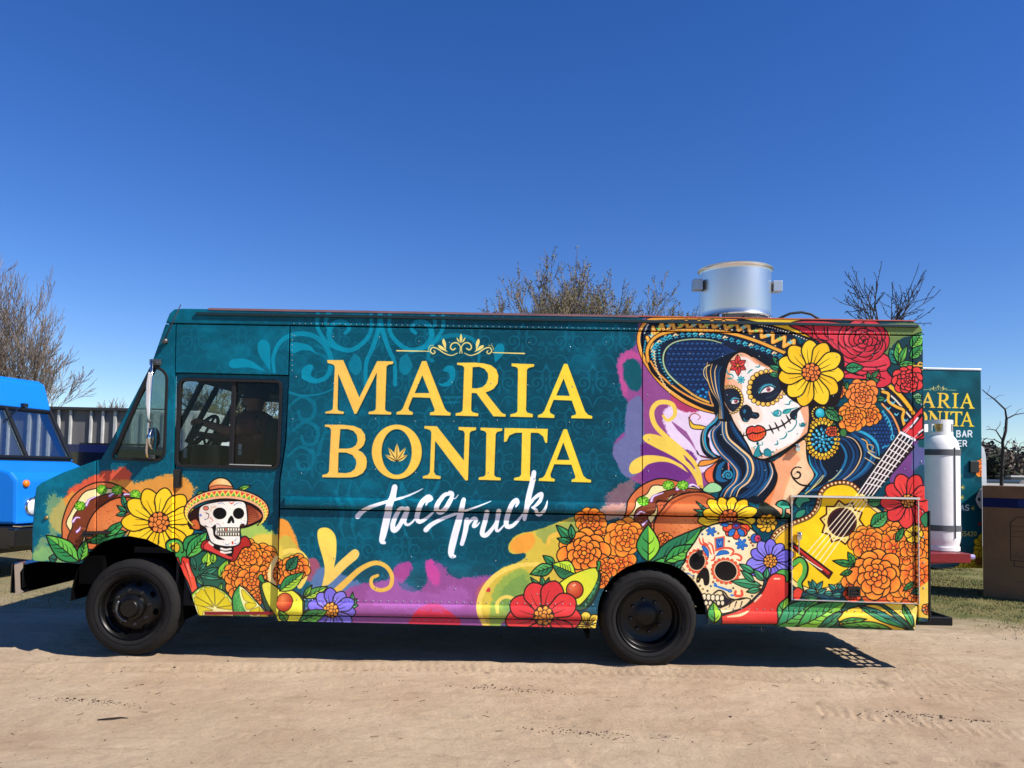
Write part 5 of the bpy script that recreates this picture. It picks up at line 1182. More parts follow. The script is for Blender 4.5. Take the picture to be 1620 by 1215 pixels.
# door and the panel above it
plate('door_header_panel', [(279, seam1(279)+G_), (457.6, seam1(457)+G_), (455.5, 593), (277.5, 589)], [], 0, .032, WRAP, truck)
dw = rr(281, 597, 444, 739, 12)
door_out = [(276.5, 590), (455.5, 594), (449, 700), (440, 760), (436, 977), (311, 975), (297, 935), (285, 902), (273.5, 877)]
dw_h = roundpoly([(282, 599), (444, 602), (439, 741), (276, 737)], 11)
door = plate('door', door_out, [dw_h], .034, .03, WRAP, truck)
tag(door, 'sliding driver door with a two-pane window')
# body side above and below the rub rail
arch = [(942.5, bottom(942))]+arc_px(1031, 972, 86, 84, 172, 352, 26)[1:-1]+[(1118, 984)]
plate('body_side_panel', [(459.5, seam1(459)+G_), (1015.4, seam1(1015)+G_), (1015.4, rail(1015)-G_), (443, rail(443)-G_), (443.5, 760), (452.5, 700), (457.5, 594)], [], 0, .03, WRAP, truck)
plate('body_side_panel', [(1016.8, seam1(1017)+G_), (1442.4, seam1(1442)+G_), (1445, 786.5), (1249.5, 783), (1249, rail(1248)-G_), (1016.8, rail(1017)-G_)], [], 0, .03, WRAP, truck)
lowx = [k for k in range(943, 1119)]
archU = [p for p in arc_px(1031, 972, 86, 84, 180, 360, 30)]
plate('lower_side_panel', [(443, rail(443)+G_), (1247, rail(1247)+G_), (1247, skirt(1247)-G_), (1117.5, skirt(1117)-G_)]+archU[::-1][1:-1]+[(944.5, skirt(944)-G_), (438, skirt(438)-G_)], [], 0, .03, WRAP, truck)
plate('skirt_panel', [(438, skirt(438)+G_), (944, skirt(944)+G_), (942, bottom(942)+6), (437, bottom(437)+4)], [], .004, .03, WRAP, truck)
plate('skirt_panel', [(1118, skirt(1118)+G_), (1247, skirt(1247)+G_), (1249, 950.5), (1449, 957), (1452, 962), (1447, 998), (1119, 988)], [], .002, .03, WRAP, truck)
plate('rear_corner_panel', [(1444, seam1(1444)+G_), (1459.7, seam1(1459)+G_), (1462.5, 700), (1463, 789), (1468, 791), (1468.5, 983), (1454, 984), (1453.4, 956), (1451.5, 785), (1446.5, 785)], [], 0, .03, WRAP, truck)
# compartment door with its bright frame, latches and handle
hatch = plate('compartment_door', [(1254.2, 787.2), (1446.8, 790.8), (1448.6, 951.5), (1254.8, 945.5)], [], -.004, .03, WRAP, truck, .004)
tag(hatch, 'square compartment door under the guitar print')
frm = plate('compartment_frame', [(1250, 783), (1451, 787), (1452.5, 956), (1250, 949)], [[(1253.6, 786.6), (1447.4, 790.2), (1449.2, 952.2), (1254.2, 946)]], -.02, .025, WRAPG, truck, .004)
def bar_px(b, p, q, y, w, d):
    a, c = xz(*p, y), xz(*q, y); v = c-a; L = v.length; rot = v.to_track_quat('X', 'Y').to_matrix()
    b.box((a+c)/2, (L, d, w), Matrix(((v.x/L, 0, -v.z/L), (0, 1, 0), (v.z/L, 0, v.x/L))))
b = MB(); bar_px(b, (1249, 784.5), (1452, 788.5), -.03, .016, .018); bar_px(b, (1251.2, 789), (1251.6, 949), -.022, .006, .004); bar_px(b, (1451, 792), (1452.2, 955), -.022, .006, .004); bar_px(b, (1254, 948), (1449, 954.5), -.022, .007, .004); b.each('gutter', mat('bright_trim', 'e6e4e2', .25, metal=.6, var=.1), frm)
b = MB(); bar_px(b, (1262.5, 841), (1262.5, 853), -.026, .038, .022); b.ball(xz(1262.5, 845, -.045), .02, 10, 6); bar_px(b, (1262.5, 853), (1262.5, 876), -.02, .009, .01); b.build('latch', chrome, hatch, autos=40)
b = MB(); b.prism(rr(1339, 927, 1359, 943, 2, 3), [rr(1342, 931, 1356, 940, 1.5, 3)], lambda p: xz(p.x, p.y, -.03), lambda p: xz(p.x, p.y, -.008)); b.build('handle_plate', black, hatch)
b = MB(); b.b2(xz(1341, 941, -.014), xz(1357, 930, -.01)); bar_px(b, (1343, 937), (1355, 937), -.024, .016, .012); b.build('handle', black, hatch, bevel=.002)
b = MB(); bar_px(b, (1260, 703), (1260, 714), -.02, .034, .03); b.ball(xz(1260, 706, -.04), .016, 8, 5); b.build('door_catch', chrome, truck, autos=40)
b = MB(); b.b2(xz(1104, 880, -.022), xz(1111, 870, 0)); b.b2(xz(1101.5, 878, -.012), xz(1104.5, 874, 0)); b.build('fuel_flap_latch', black, truck, bevel=.002)
# rolled rub rail, skirt rail, drip rail
def rail_mesh(name, x0, x1, yf, h_up, h_dn, out, m, seg=12):
    b = MB(); V, Fs = [], []; n = 40
    for i in range(n+1):
        x = x0+(x1-x0)*i/n; yc = yf(x)
        for k in range(seg+1):
            t = math.pi*k/seg; py = yc-(h_up if t < math.pi/2 else h_dn)*math.cos(t); p = xz(x, py, 0); V.append((p.x, -out*math.sin(t)**.8-.0005 if 0 < k < seg else .004, p.z))
    for i in range(n):
        for k in range(seg): a = i*(seg+1)+k; Fs.append((a, a+1, a+seg+2, a+seg+1))
    Fs += [tuple(range(seg+1)), tuple(n*(seg+1)+k for k in range(seg+1))[::-1]]
    return b.add(V, Fs).build(name, m, truck, uv=uv_truck if m is WRAP else None, autos=50)
rail_mesh('rub_rail', 453, 1247, lambda x: rail(x)-9, 11, 8, .045, WRAP)
rail_mesh('skirt_rail', 439, 943, lambda x: skirt(x)-9, 12, 8, .03, WRAP); rail_mesh('skirt_rail', 1119, 1446, lambda x: 977+(x-1119)*.02, 12, 9, .026, WRAP)
b = MB()
def strip(b, x0, x1, yf, y0, y1, out):
    b.prism([(x0, yf(x0)+y0), (x1, yf(x1)+y0), (x1, yf(x1)+y1), (x0, yf(x0)+y1)], [], lambda p: xz(p.x, p.y, -out), lambda p: xz(p.x, p.y, .003))
strip(b, 311, 1452, top, 6, 10.5, .02); b.build('drip_rail', mat('gutter_dark', '0b2a30', .4, var=.2), truck, bevel=.003)
b = MB(); strip(b, 330, 1010, top, -1.5, 1.8, .004); b.build('roof_edge_trim', mat('faded_pink_trim', '8a6468', .45, var=.25, scale=3), truck)
b = MB(); strip(b, 1010, 1448, lambda x: top(x), -1.2, .4, .004); b.build('roof_edge_trim', mat('red_gold_trim', 'c8703a', .45, var=.4, scale=5, c2='a83a3c'), truck)
# rivets, seams
b = MB(); rng = random.Random(4)
def rivet(px, py, r=.0055): b.ball(xz(px, py, -.001), r*1.15, 6, 4, (1, .7, 1))
for x in range(465, 1440, 9): rivet(x, seam1(x)-3.5, .004)
for x in range(470, 940, 12): rivet(x, skirt(x)-25, .005); rivet(x, skirt(x)+4, .004)
for x in range(1125, 1440, 12): rivet(x, skirt(x)-22, .005)
for (x, y) in ((1456, 560), (1457, 640), (1457, 730), (1459, 810), (1460, 850), (1461, 890), (1461, 930), (1461, 965)): rivet(x, y, .007)
for y in range(530, 590, 8): rivet(462, y, .004)
for x in range(470, 1010, 62):
    for y in (536, 600, 664, 745, 880, 930): rivet(x+rng.uniform(-8, 8), y+rng.uniform(-6, 6)+(x-470)*.018, .0045)
for x in range(1030, 1440, 58):
    for y in (560, 625, 690, 745): rivet(x+rng.uniform(-6, 6), y+rng.uniform(-5, 5), .0045)
b.build('rivet', mat('painted_rivet', '8fa8ac', .25, var=.1, coat=.6), truck, kind='stuff', smooth=True)
# ---- shell behind the skin: roof, far side, floor, rear, bulkhead
roofm = mat('roof_white', 'b9b4ae', .5, var=.25, scale=3)
zt = Z(290, 488); zt2 = Z(1445, 508); xr = X(1462); xf = X(268, 500)
b = MB(); V, Fs = [], []; n = 14
for i, x in enumerate((X(286, 488), xr-.05)):
    z = (zt, zt2)[i]
    for k in range(n+1):
        t = k/n; V.append((x, .03+t*WH, z-.008+.07*math.sin(math.pi*t)))
    for k in range(n+1): V.append((x, .03+(1-k/n)*WH, z-.05))
m_ = 2*(n+1)
for k in range(m_): Fs.append((k, (k+1) % m_, m_+(k+1) % m_, m_+k))
Fs += [tuple(range(m_)), tuple(range(m_, 2*m_))[::-1]]
b.add(V, Fs).build('roof', roofm, truck, autos=30)
shell = [(268, 496), (286, top(286)), (1445, top(1445)), (1459, 518), (1463, 960), (440, 975), (305, 974), (253, 866), (160, 860), (127, 887), (50, 887), (57, 768), (66, 762), (160, 727), (240, 575)]
farw = MB().prism(shell, [qw, dw_h], lambda p: xz(p.x, p.y, WH+.03), lambda p: xz(p.x, p.y, WH+.06)).build('far_side_panel', mat('teal_vinyl', '0a5c6c', .35, var=.2, scale=2), truck)
b = MB(); b.b2((X(468), .07, .86), (X(1455), WH+.02, .9)); b.build('floor', under, truck)
b = MB(); b.b2((X(468), .036, Z(468, 960)), (X(474), WH+.02, zt-.06)); b.build('bulkhead', dark, truck)
b = MB(); b.b2((X(478), .05, Z(478, 930)), (X(1120, 900)-1.1, .06, zt-.08)); b.b2((X(478), .05, Z(478, 860)), (X(1455), .06, zt-.08)); b.b2((X(1125), .05, Z(1125, 960)), (X(1452), .06, Z(1125, 865))); b.each('side_liner', under, truck)
b = MB(); b.b2((xr-.05, .03, Z(1460, 980)), (xr, WH+.03, zt2-.03)); b.build('rear_panel', mat('teal_vinyl', '0a5c6c'), truck, bevel=.01)
# front of the cab: brow, windscreen, hood, nose
def span(name, p, q, th, m, y0=.035, y1=WH+.03, parent=truck, **kw):
    a, c = xz(*p), xz(*q); d = (c-a).normalized(); nrm = Vector((-d.z, 0, d.x))*th; V = []
    for y in (y0, y1):
        for v in (a, c, c+nrm, a+nrm): V.append((v.x, y, v.z))
    return MB().add(V, [(0, 1, 2, 3), (7, 6, 5, 4), (0, 4, 5, 1), (1, 5, 6, 2), (2, 6, 7, 3), (3, 7, 4, 0)]).build(name, m, parent, **kw)
teal = mat('teal_vinyl', '0a5c6c')
span('brow_panel', (241, 577), (268, 500), -.03, teal, bevel=.005); span('brow_cap', (268, 500), (287, 489), -.03, teal, bevel=.005)
wsf = MB()
for y in (.05, WH/2+.02, WH): wsf.tube([xz(164, 722, y), xz(241, 577, y)], .028, 8)
wsf.tube([xz(164, 722, .05), xz(164, 722, WH)], .03, 8); wsf.tube([xz(241, 577, .05), xz(241, 577, WH)], .03, 8)
ws = wsf.build('windscreen_frame', seal, truck, autos=40)
GLW = glass('windscreen_glass', 'f4f9f6', .6)
span('windscreen_pane', (166, 719), (239, 580), .006, GLW, .07, WH/2, parent=ws); span('windscreen_pane', (166, 719), (239, 580), .006, GLW, WH/2+.04, WH-.02, parent=ws)
span('hood', (57, 767), (160, 729), -.03, teal, bevel=.008); span('nose_panel', (50.5, 884), (56, 770), -.03, teal, bevel=.008)
b = MB()
for k in range(7): b.b2((X(50)-.012, .5, Z(50, 880)+.09+.06*k), (X(50)+.01, WH-.45, Z(50, 880)+.12+.06*k))
b.build('grille', black, truck, bevel=.004)
# quarter window: frame and pane ; door window: frame, divider, panes
def ring(name, P, w, out, y0, m, parent, inner_r=1.):
    c = Vector((sum(p[0] for p in P)/len(P), sum(p[1] for p in P)/len(P)))
    Q = [];n_ = len(P)
    for i in range(n_):
        a, b_, p = Vector(P[i-1]), Vector(P[(i+1) % n_]), Vector(P[i]); d = (b_-a).normalized(); nn = Vector((-d.y, d.x))
        if nn.dot(c-p) < 0: nn = -nn
        Q.append(tuple(p+nn*w))
    return MB().prism(P, [Q], lambda p: xz(p.x, p.y, y0-out), lambda p: xz(p.x, p.y, y0+.03)).build(name, m, parent, bevel=.004), Q
GL = glass('tinted_side_glass', 'd3dfd9', .6); GL2 = glass('tinted_door_glass', 'e3e7e6', .3)
qf, Q = ring('quarter_window', roundpoly([(241, 574), (267, 589), (262, 731), (174, 727)], [9, 18, 18, 12]), 4.2, .012, 0, seal, truck)
MB().prism(Q, [], lambda p: xz(p.x, p.y, .012), lambda p: xz(p.x, p.y, .018)).build('quarter_window_pane', GL, qf)
wf, Q = ring('door_window', roundpoly([(280, 597), (446, 600), (441, 743), (273, 739)], 13), 5, .014, .034, seal, door)
Lp = [p for p in Q if p[0] < 362]+[(366, 737), (368, 603)]
def clipx(Q, x0, x1): return [(min(max(p[0], x0), x1), p[1]) for p in Q]
MB().prism(roundpoly([(285, 603), (368, 604), (365, 737), (279, 734)], [6, 1, 1, 6]), [], lambda p: xz(p.x, p.y, .05), lambda p: xz(p.x, p.y, .055)).build('window_pane', GL2, door)
MB().prism(roundpoly([(362, 604), (441, 606), (436, 738), (359, 737)], [1, 6, 6, 1]), [], lambda p: xz(p.x, p.y, .06), lambda p: xz(p.x, p.y, .065)).build('window_pane', GL2, door)
b = MB(); bar_px(b, (367.5, 602), (362, 738), .05, .036, .03); b.build('window_divider', seal, door, bevel=.003)
b = MB(); bar_px(b, (361, 734.5), (428, 736.5), .028, .008, .008); b.build('window_track', alu, door)
b = MB(); b.prism(rr(273.5, 742, 286, 772, 3), [], lambda p: xz(p.x, p.y, .006), lambda p: xz(p.x, p.y, .036)); bar_px(b, (283, 746), (281.5, 768), -.002, .022, .018); b.build('door_handle', black, door, bevel=.003)
b = MB(); strip(b, 323, 432, lambda x: 970.5, -2.3, 2.3, -.02); b.build('reflective_tape', mat('red_tape', '8e1a26', .35, var=.15), door)
# antenna, hood latch, marker stud
b = MB(); b.tube([xz(265, 541, -.05), xz(268, 533, -.06), xz(291, 484, -.06)], [.006, .006, .0035], 6); ant = b.build('antenna', seal, truck, smooth=True)
b = MB(); b.ball(xz(265, 541, -.045), .026, 10, 6); b.tube([xz(263, 541, 0), xz(263, 541, -.05)], .02, 8); b.build('antenna_base', steel, ant, smooth=True)
b = MB(); bar_px(b, (133, 843), (177, 842), -.022, .028, .03); bar_px(b, (133, 847), (150, 847), -.03, .02, .03); b.build('hood_latch', black, truck, bevel=.005)
b = MB(); b.ball(xz(74, 819, -.004), .018, 8, 5); b.build('side_marker_stud', mat('brass', '8a7a4a', .4, metal=.7), truck, smooth=True)
# mirror
mir = empty('mirror', at(238, 722, -.02), truck)
b = MB(); b.tube([at(247, 574, -.01), at(240, 572, -.15), at(239.5, 600, -.19), at(236, 660, -.2), at(232.5, 712, -.19), at(233, 722, -.16), at(240, 723, -.01)], .011, 8); b.tube([at(234, 692, -.19), at(240, 692, -.1)], .008, 6); b.build('mirror_arm', chrome, mir, smooth=True)
b = MB(); b.b2(at(236, 577, -.03), at(256, 569, -.005)); b.b2(at(234, 726, -.03), at(246, 720, -.005)); b.ball(at(236, 666, -.2), .018, 8, 5); b.ball(at(235, 691, -.2), .02, 8, 5); b.each('mirror_bracket', steel, mir, bevel=.003)
b = MB(); b.prism([(234.5, 588), (238, 590), (236.5, 655), (233, 661), (230.5, 640), (231, 610)], [], lambda p: at(p.x, p.y, -.23), lambda p: at(p.x+.5, p.y, -.16)); b.build('mirror_head', mat('mirror_back', 'd6d4d2', .3, var=.1), mir, bevel=.006)
b = MB(); c_ = at(243, 694, -.16); b.lathe([(0, -.03), (.05, -.025), (.085, -.008), (.095, .004), (.09, .012), (0, .012)], c_, 'X', 24); b.build('convex_mirror', chrome, mir, smooth=True)
# wheels
def wheel(cx, cy, rpx, dish, parent=truck, yo=.02):
    c = xz(cx, cy, yo); r = rpx/188.; w = empty('wheel', (c.x, c.y, 0), parent)
    nseg = 120
    prof = [(r*.66, .17), (r*.655, .02), (r*.67, .006), (r*.72, -.004), (r*.80, -.014), (r*.88, -.010), (r*.93, 0), (r*.965, .012), (r*.985, .03), (r, .05), (r, .10), (r*.985, .104), (r*.985, .112), (r, .116), (r, .17), (r*.985, .174), (r*.985, .182), (r, .186), (r*.98, .23), (r*.9, .25), (r*.66, .25)]
    MB().lathe(prof, c, 'Y', nseg, (lambda i, k: (.985 if (k % 4 == 0 and 7 <= i <= 9) else 1.)) if dish else (lambda i, k: (.993 if (k % 6 == 0 and 7 <= i <= 9) else 1.))).build('tyre', rubber, w, autos=32)
    b = MB()
    for q in (.74, .765, .86): b.lathe([(r*q, -.0115 if q < .8 else -.0175), (r*(q+.004), -.0135 if q < .8 else -.019), (r*(q+.008), -.0115 if q < .8 else -.0165)], c, 'Y', 96)
    b.build('sidewall_bead', rubber, w, smooth=True)
    rimp = [(r*.67, .008), (r*.655, -.004), (r*.635, .002), (r*.61, .03), (r*.60, .05)]
    if dish: rimp += [(r*.585, .055), (r*.57, .10), (r*.54, .15), (r*.42, .165), (r*.30, .165), (r*.22, .15), (r*.16, .14), (0, .14)]
    else: rimp += [(r*.58, .055), (r*.56, .07), (r*.50, .06), (r*.42, .035), (r*.33, .03), (r*.28, .03), (r*.26, .0), (r*.2, -.012), (r*.19, -.03), (r*.17, -.04), (0, -.04)]
    rim = MB().lathe(rimp, c, 'Y', 72).build('rim', mat('gloss_black_rim', '08080a', .34, var=.3, coat=0., scale=9, c2='110f0c', spec=.3), w, autos=35)
    nb, br, yy = (8, r*.36, .02) if not dish else (8, r*.33, .152)
    for k in range(nb):
        t = 2*math.pi*k/nb+.2; p = c+Vector((br*math.cos(t), yy, br*math.sin(t)))
        MB().lathe([(.017, .02), (.017, 0), (.012, -.012), (.0, -.014)], p, 'Y', 6).build('lug_nut', mat('lug_dark', '3a3a3c', .3, metal=.7), w)
    b = MB()
    if not dish:
        for k in range(8):
            t = 2*math.pi*(k+.5)/8+.2; b.ball(c+Vector((r*.47*math.cos(t), .047, r*.47*math.sin(t))), .028, 10, 4, (1, .35, 1))
        b.each('rim_hole', under, w)
        b2_ = MB(); b2_.tube([c+Vector((r*.28*math.cos(R(a)), -.014, r*.28*math.sin(R(a)))) for a in range(150, 260, 12)], .01, 6); b2_.build('hub_clip', steel, w, smooth=True)
    else:
        for q in (.625, .60, .575): b.lathe([(r*q, .045+.3*(.625-q)), (r*(q-.006), .040+.3*(.625-q)), (r*(q-.012), .046+.3*(.625-q))], c, 'Y', 72)
        b.build('rim_ring', mat('gloss_black_rim', '070708'), w, smooth=True)
    return w
wheel(205.5, 962, 75, False, yo=.015); wheel(1027.5, 979.5, 76.5, True, yo=.01)
for px_, py_ in ((205.5, 962), (1027.5, 979.5)):      # far side wheels, axles
    c = xz(px_, py_, WH-.22); w = empty('wheel', (c.x, c.y, 0), truck)
    MB().lathe([(.2, 0), (.26, -.01), (.36, 0), (.4, .04), (.4, .2), (.36, .24), (.2, .24), (0, .2)], c, 'Y', 40).build('tyre', rubber, w, autos=32)
    MB().tube([xz(px_, py_, .2), c], .07, 10).build('axle', under, truck, smooth=True)
# wheel housings, chassis
b = MB()
for cx, cy, rx, ry in ((203, 952, 92, 103), (1031, 972, 85, 83)):
    P = arc_px(cx, cy, rx+3, ry+3, 180, 360, 20); V, Fs = [], []
    for y in (.034, .62): V += [xz(p[0], p[1], y) for p in P]
    n = len(P); Fs = [(k, k+1, n+k+1, n+k) for k in range(n-1)]; Fs.append(tuple(n+k for k in range(n))); b.add(V, Fs)
b.each('wheel_housing', under, truck)
b = MB()
for y in (.62, 1.45): b.b2((X(70), y, .62), (X(1440), y+.08, .82))
for x in (-3.2, -2.2, -1, .2, 1.6, 3.0): b.b2((x, .6, .66), (x+.1, 1.5, .78))
b.b2((-2.4, .7, .38), (-1.5, 1.3, .8)); b.b2((-.9, .25, .40), (.35, .62, .78)); b.b2((-1.3, 1.5, .42), (.4, 1.95, .8)); b.tube([(-1.6, 1.0, .55), (1.1, 1.0, .48)], .05, 10); b.tube([(-2.0, .5, .45), (1.0, .52, .42), (2.6, .3, .42)], .035, 8)
b.b2((1.9, .3, .36), (3.0, 1.8, .62)); b.build('chassis', under, truck, bevel=.01)
b = MB(); b.b2((X(128), .05, Z(128, 925)), (X(165), .45, Z(128, 880))); b.b2((X(285), .06, Z(285, 985)), (X(293), .5, Z(285, 895))); b.b2((X(934), .05, Z(934, 1012)), (X(938), .6, Z(934, 900))); b.each('mud_flap', under, truck)
b = MB(); b.tube([(X(1213), .35, Z(1213, 985)), (X(1212), .36, Z(1212, 1012))], .006, 6); b.tube([(X(1222), .3, Z(1222, 990)), (X(1224), .3, Z(1224, 1008)), (X(1229), .3, Z(1229, 1013)), (X(1235), .3, Z(1235, 1010))], .008, 6); b.build('hanging_hook', steel, truck, smooth=True)
# front bumper: a channel across the nose, bright at the near end
b = MB(); x0, x1, z0, z1 = X(28), X(34), Z(30, 938), Z(30, 891)
b.b2((x0, -.02, z0), (x0+.012, WH+.05, z1)); b.b2((x0, -.02, z1-.012), (x0+.13, WH+.05, z1)); b.b2((x0, -.02, z0), (x0+.1, WH+.05, z0+.012)); b.b2((x0+.012, .0, z0), (x0+.09, .012, z1)); bump_ = b.build('front_bumper', black, truck, bevel=.006)
b = MB(); b.prism(roundpoly([(28, 892), (42, 889), (42, 897), (37, 904), (38, 931), (44, 935), (30, 940)], 2), [], lambda p: xz(p.x, p.y, -.045), lambda p: xz(p.x, p.y, -.022)); b.build('bumper_end', chrome, bump_, bevel=.003)
b = MB(); b.b2((X(60), .6, .55), (X(34)+.1, .75, .75)); b.b2((X(60), 1.45, .55), (X(34)+.1, 1.6, .75)); b.b2((X(28)+.02, .03, Z(30, 931)), (X(28)+.06, WH, Z(30, 900))); b.build('bumper_beam', under, bump_)
for y_ in (.3, WH-.25):
    h = MB().lathe([(0, 0), (.1, .0), (.12, .02), (.12, .06)], (X(50)-.06, y_, Z(50, 850)), 'X', 24).build('headlight', mat('lamp_glass', 'dfe4e8', .08, var=.05), truck, smooth=True)
# rear step of black grating, bumper post, rack
st = MB(); zs = Z(1490, 984)
sx0, sx1, sy0, sy1 = X(1447), X(1511), .05, 1.55
st.b2((sx0, sy0, zs-.04), (sx1, sy0+.03, zs+.03)); st.b2((sx0, sy1, zs-.04), (sx1, sy1+.03, zs+.03)); st.b2((sx1-.03, sy0+.03, zs-.04), (sx1, sy1, zs+.03)); st.b2((sx0, sy0+.03, zs-.04), (sx0+.03, sy1, zs+.03))
step = st.build('rear_step', mat('black_step', '050609', .45, var=.3, scale=14, spec=.3), truck, bevel=.006)
for k in range(9):
    y = sy0+.03+(sy1-sy0-.03)*(k+.5)/9
    MB().b2((sx0+.03, y-.028, zs+.006), (sx1-.03, y+.028, zs+.018)).build('slat', mat('black_step', '0b0d12'), step, bevel=.003)
b = MB()
for k in range(4): b.b2((sx0+.05+k*.075, sy0+.03, zs-.01), (sx0+.065+k*.075, sy1, zs+.004))
b.b2((sx0-.9, .5, zs-.03), (sx0, .56, zs+.02)); b.b2((sx0-.9, 1.3, zs-.03), (sx0, 1.36, zs+.02)); b.build('step_bracket', black, step)
b = MB(); b.b2((X(1468.8), -.004, Z(1467, 982)), (X(1471), .075, Z(1467, 808))); b.build('rear_post', black, truck)
redp = mat('red_paint', '8c0a16', .38, var=.2, scale=10, coat=.2)
rz = at(1490, 875, .6).z; rx1 = at(1536, 880, .6).x
b = MB(); b.b2((X(1466), .6, rz-.085), (rx1, .64, rz)); b.b2((X(1466), 1.3, rz-.085), (rx1, 1.34, rz)); b.b2((rx1-.04, .64, rz-.085), (rx1, 1.3, rz)); b.b2((X(1466), .64, rz-.03), (rx1-.04, 1.3, rz-.006))
b.prism([(1466, 0), (1536, 0)], [], lambda p: p, lambda p: p) if False else None
rack = b.build('tank_rack', redp, truck, bevel=.004)
b = MB(); V = [(X(1466), .62, rz-.086), (rx1-.1, .62, rz-.086), (X(1466), .62, rz-.14), (X(1466), .66, rz-.086), (rx1-.1, .66, rz-.086), (X(1466), .66, rz-.14)]; b.add(V, [(0, 1, 2), (5, 4, 3), (0, 3, 4, 1), (1, 4, 5, 2), (2, 5, 3, 0)]); b.build('rack_gusset', redp, rack)
b = MB(); b.tube([(rx1, .62, rz-.03), (rx1+.04, .62, rz-.03)], .022, 12); b.build('reflector', mat('lilac_reflector', 'b8a8d8', .2), rack)
# ---- roof exhaust fan
fc = at(1162.5, 497, .8); fx, fy, fz = fc.x, .8, at(1165, 494, .45).z; fr = (at(1220, 470, .8).x-at(1107, 470, .8).x)/2; fh = at(1165, 419, .8).z-fz-.06
fan = empty('exhaust_fan', (fx, fy, zt2+.04), truck)
MB().lathe([(fr*.93, .0), (fr*.96, .012), (fr*.95, .02), (fr*.965, .06), (fr*.965, fh-.05), (fr*.968, fh-.03), (fr*.985, fh-.012), (fr*1.02, fh-.004), (fr*1.022, fh), (fr*1.01, fh+.004), (fr*.93, fh-.03), (fr*.93, .05), (fr*.2, .045), (0, .04)], (fx, fy, fz), 'Z', 96).build('fan_drum', alu, fan, autos=40)
b = MB(); b.box((fx, fy, (zt2+fz-.02)/2), (fr*1.5, fr*1.5, fz-.02-zt2)); b.build('curb', mat('curb_grey', '5c6064', .4, metal=.4, var=.2), fan, bevel=.01)
b = MB(); b.lathe([(fr*.78, -.05), (fr*.86, -.04), (fr*.9, -.01), (fr*.9, .004), (0, .004)], (fx, fy, fz-.004), 'Z', 48); b.build('base_ring', steel, fan, autos=40)
for s_ in (-1, 1):
    b = MB(); b.box((fx+s_*(fr+.035), fy-.06, fz+fh*.66), (.085, .1, .10)); b.build('drum_bracket', mat('galvanised', 'aab4bc', .4, metal=.6, var=.15), fan, bevel=.004)
for dx, k in ((-.22, 0), (-.18, 1), (0, 1), (.19, 1), (.23, 1), (.25, 0)):
    b = MB(); b.ball((fx+dx, fy-fr*.9, fz-.045), .02, 8, 5) if k else b.box((fx+dx, fy-fr*.9, fz-.04), (.02, .02, .06)); b.build('clip', black if dx in (0, -.18) else chrome, fan)
b = MB(); b.tube([(fx+fr*.8, .7, fz-.05), at(1250, 496, .7), at(1268, 494, .7), at(1283, 497, .7), at(1297, 506, .7)], .012, 8); b.build('cable', seal, fan, smooth=True)
# ---- cab fittings
b = MB(); b.b2((X(100), .2, Z(160, 800)), (X(268), WH-.15, Z(160, 740))); b.b2((X(160), .2, Z(160, 737)), (X(250), WH-.15, Z(250, 712))); b.b2((X(168), .15, Z(160, 740)), (X(200), WH-.12, Z(200, 716))); b.b2((X(282), .2, at(300, 712, .5).z-.25), (X(325), 1.9, at(300, 704, .5).z)); b.build('dashboard', dark, truck, bevel=.02)
b = MB(); b.b2((X(150), .04, Z(160, 905)), (X(465), .07, Z(160, 742))) if False else b.b2((X(280), .07, Z(280, 960)), (X(434), .09, Z(280, 746))); b.build('door_lining', dark, truck)
b = MB(); b.b2((X(200), .2, .85), (X(465), WH, .9)); b.build('cab_floor', dark, truck)
b = MB(); b.b2((X(300, 500), .05, zt-.16), (X(465), WH, zt-.13)); b.b2((X(270, 560), .05, Z(270, 592)), (X(330), WH, Z(270, 584))); b.build('cab_ceiling', mat('headliner', '3a3632', .9, var=.2), truck)
b = MB(); wc = at(322, 690, .55); b.add(*(lambda q: (q.v, q.f))(MB().tube([wc+Euler((0, R(28), 0)).to_matrix() @ Vector((.0+.21*math.cos(R(a))*.0, .21*math.sin(R(a)), .21*math.cos(R(a)))) for a in range(0, 361, 15)], .016, 8))); b.tube([wc, wc+Vector((-.35, 0, -.3))], .025, 8)
for a in (0, 120, 240): b.tube([wc, wc+Euler((0, R(28), 0)).to_matrix() @ Vector((0, .2*math.sin(R(a)), .2*math.cos(R(a))))], .012, 6)
b.build('steering_wheel', dark, truck, smooth=True)
b = MB(); sc_ = at(405, 720, .55); b.b2((sc_.x-.28, .3, sc_.z-.4), (sc_.x+.2, .82, sc_.z-.28)); b.box((sc_.x+.17, .56, sc_.z+.02), (.12, .48, .62), Euler((0, R(8), 0)).to_matrix()); b.b2((sc_.x-.2, .4, .9), (sc_.x+.12, .72, sc_.z-.4)); b.build('driver_seat', dark, truck, bevel=.04)
for px_, py_, w_, h_ in ((293.5, 717, .03, .09), (380, 707, .03, .05), (380, 716, .03, .04)):
    p_ = at(px_, py_, .3); MB().box(p_, (w_, .02, h_)).build('switch_plate', mat('pale_plastic', 'c8ccd0', .4), truck)
b = MB(); b.tube([at(296, 700, 1.2), at(345, 610, 1.2)], .03, 8); b.tube([at(420, 600, 1.6), at(360, 690, 1.6)], .012, 6); b.each('cab_pillar', dark, truck, smooth=True)
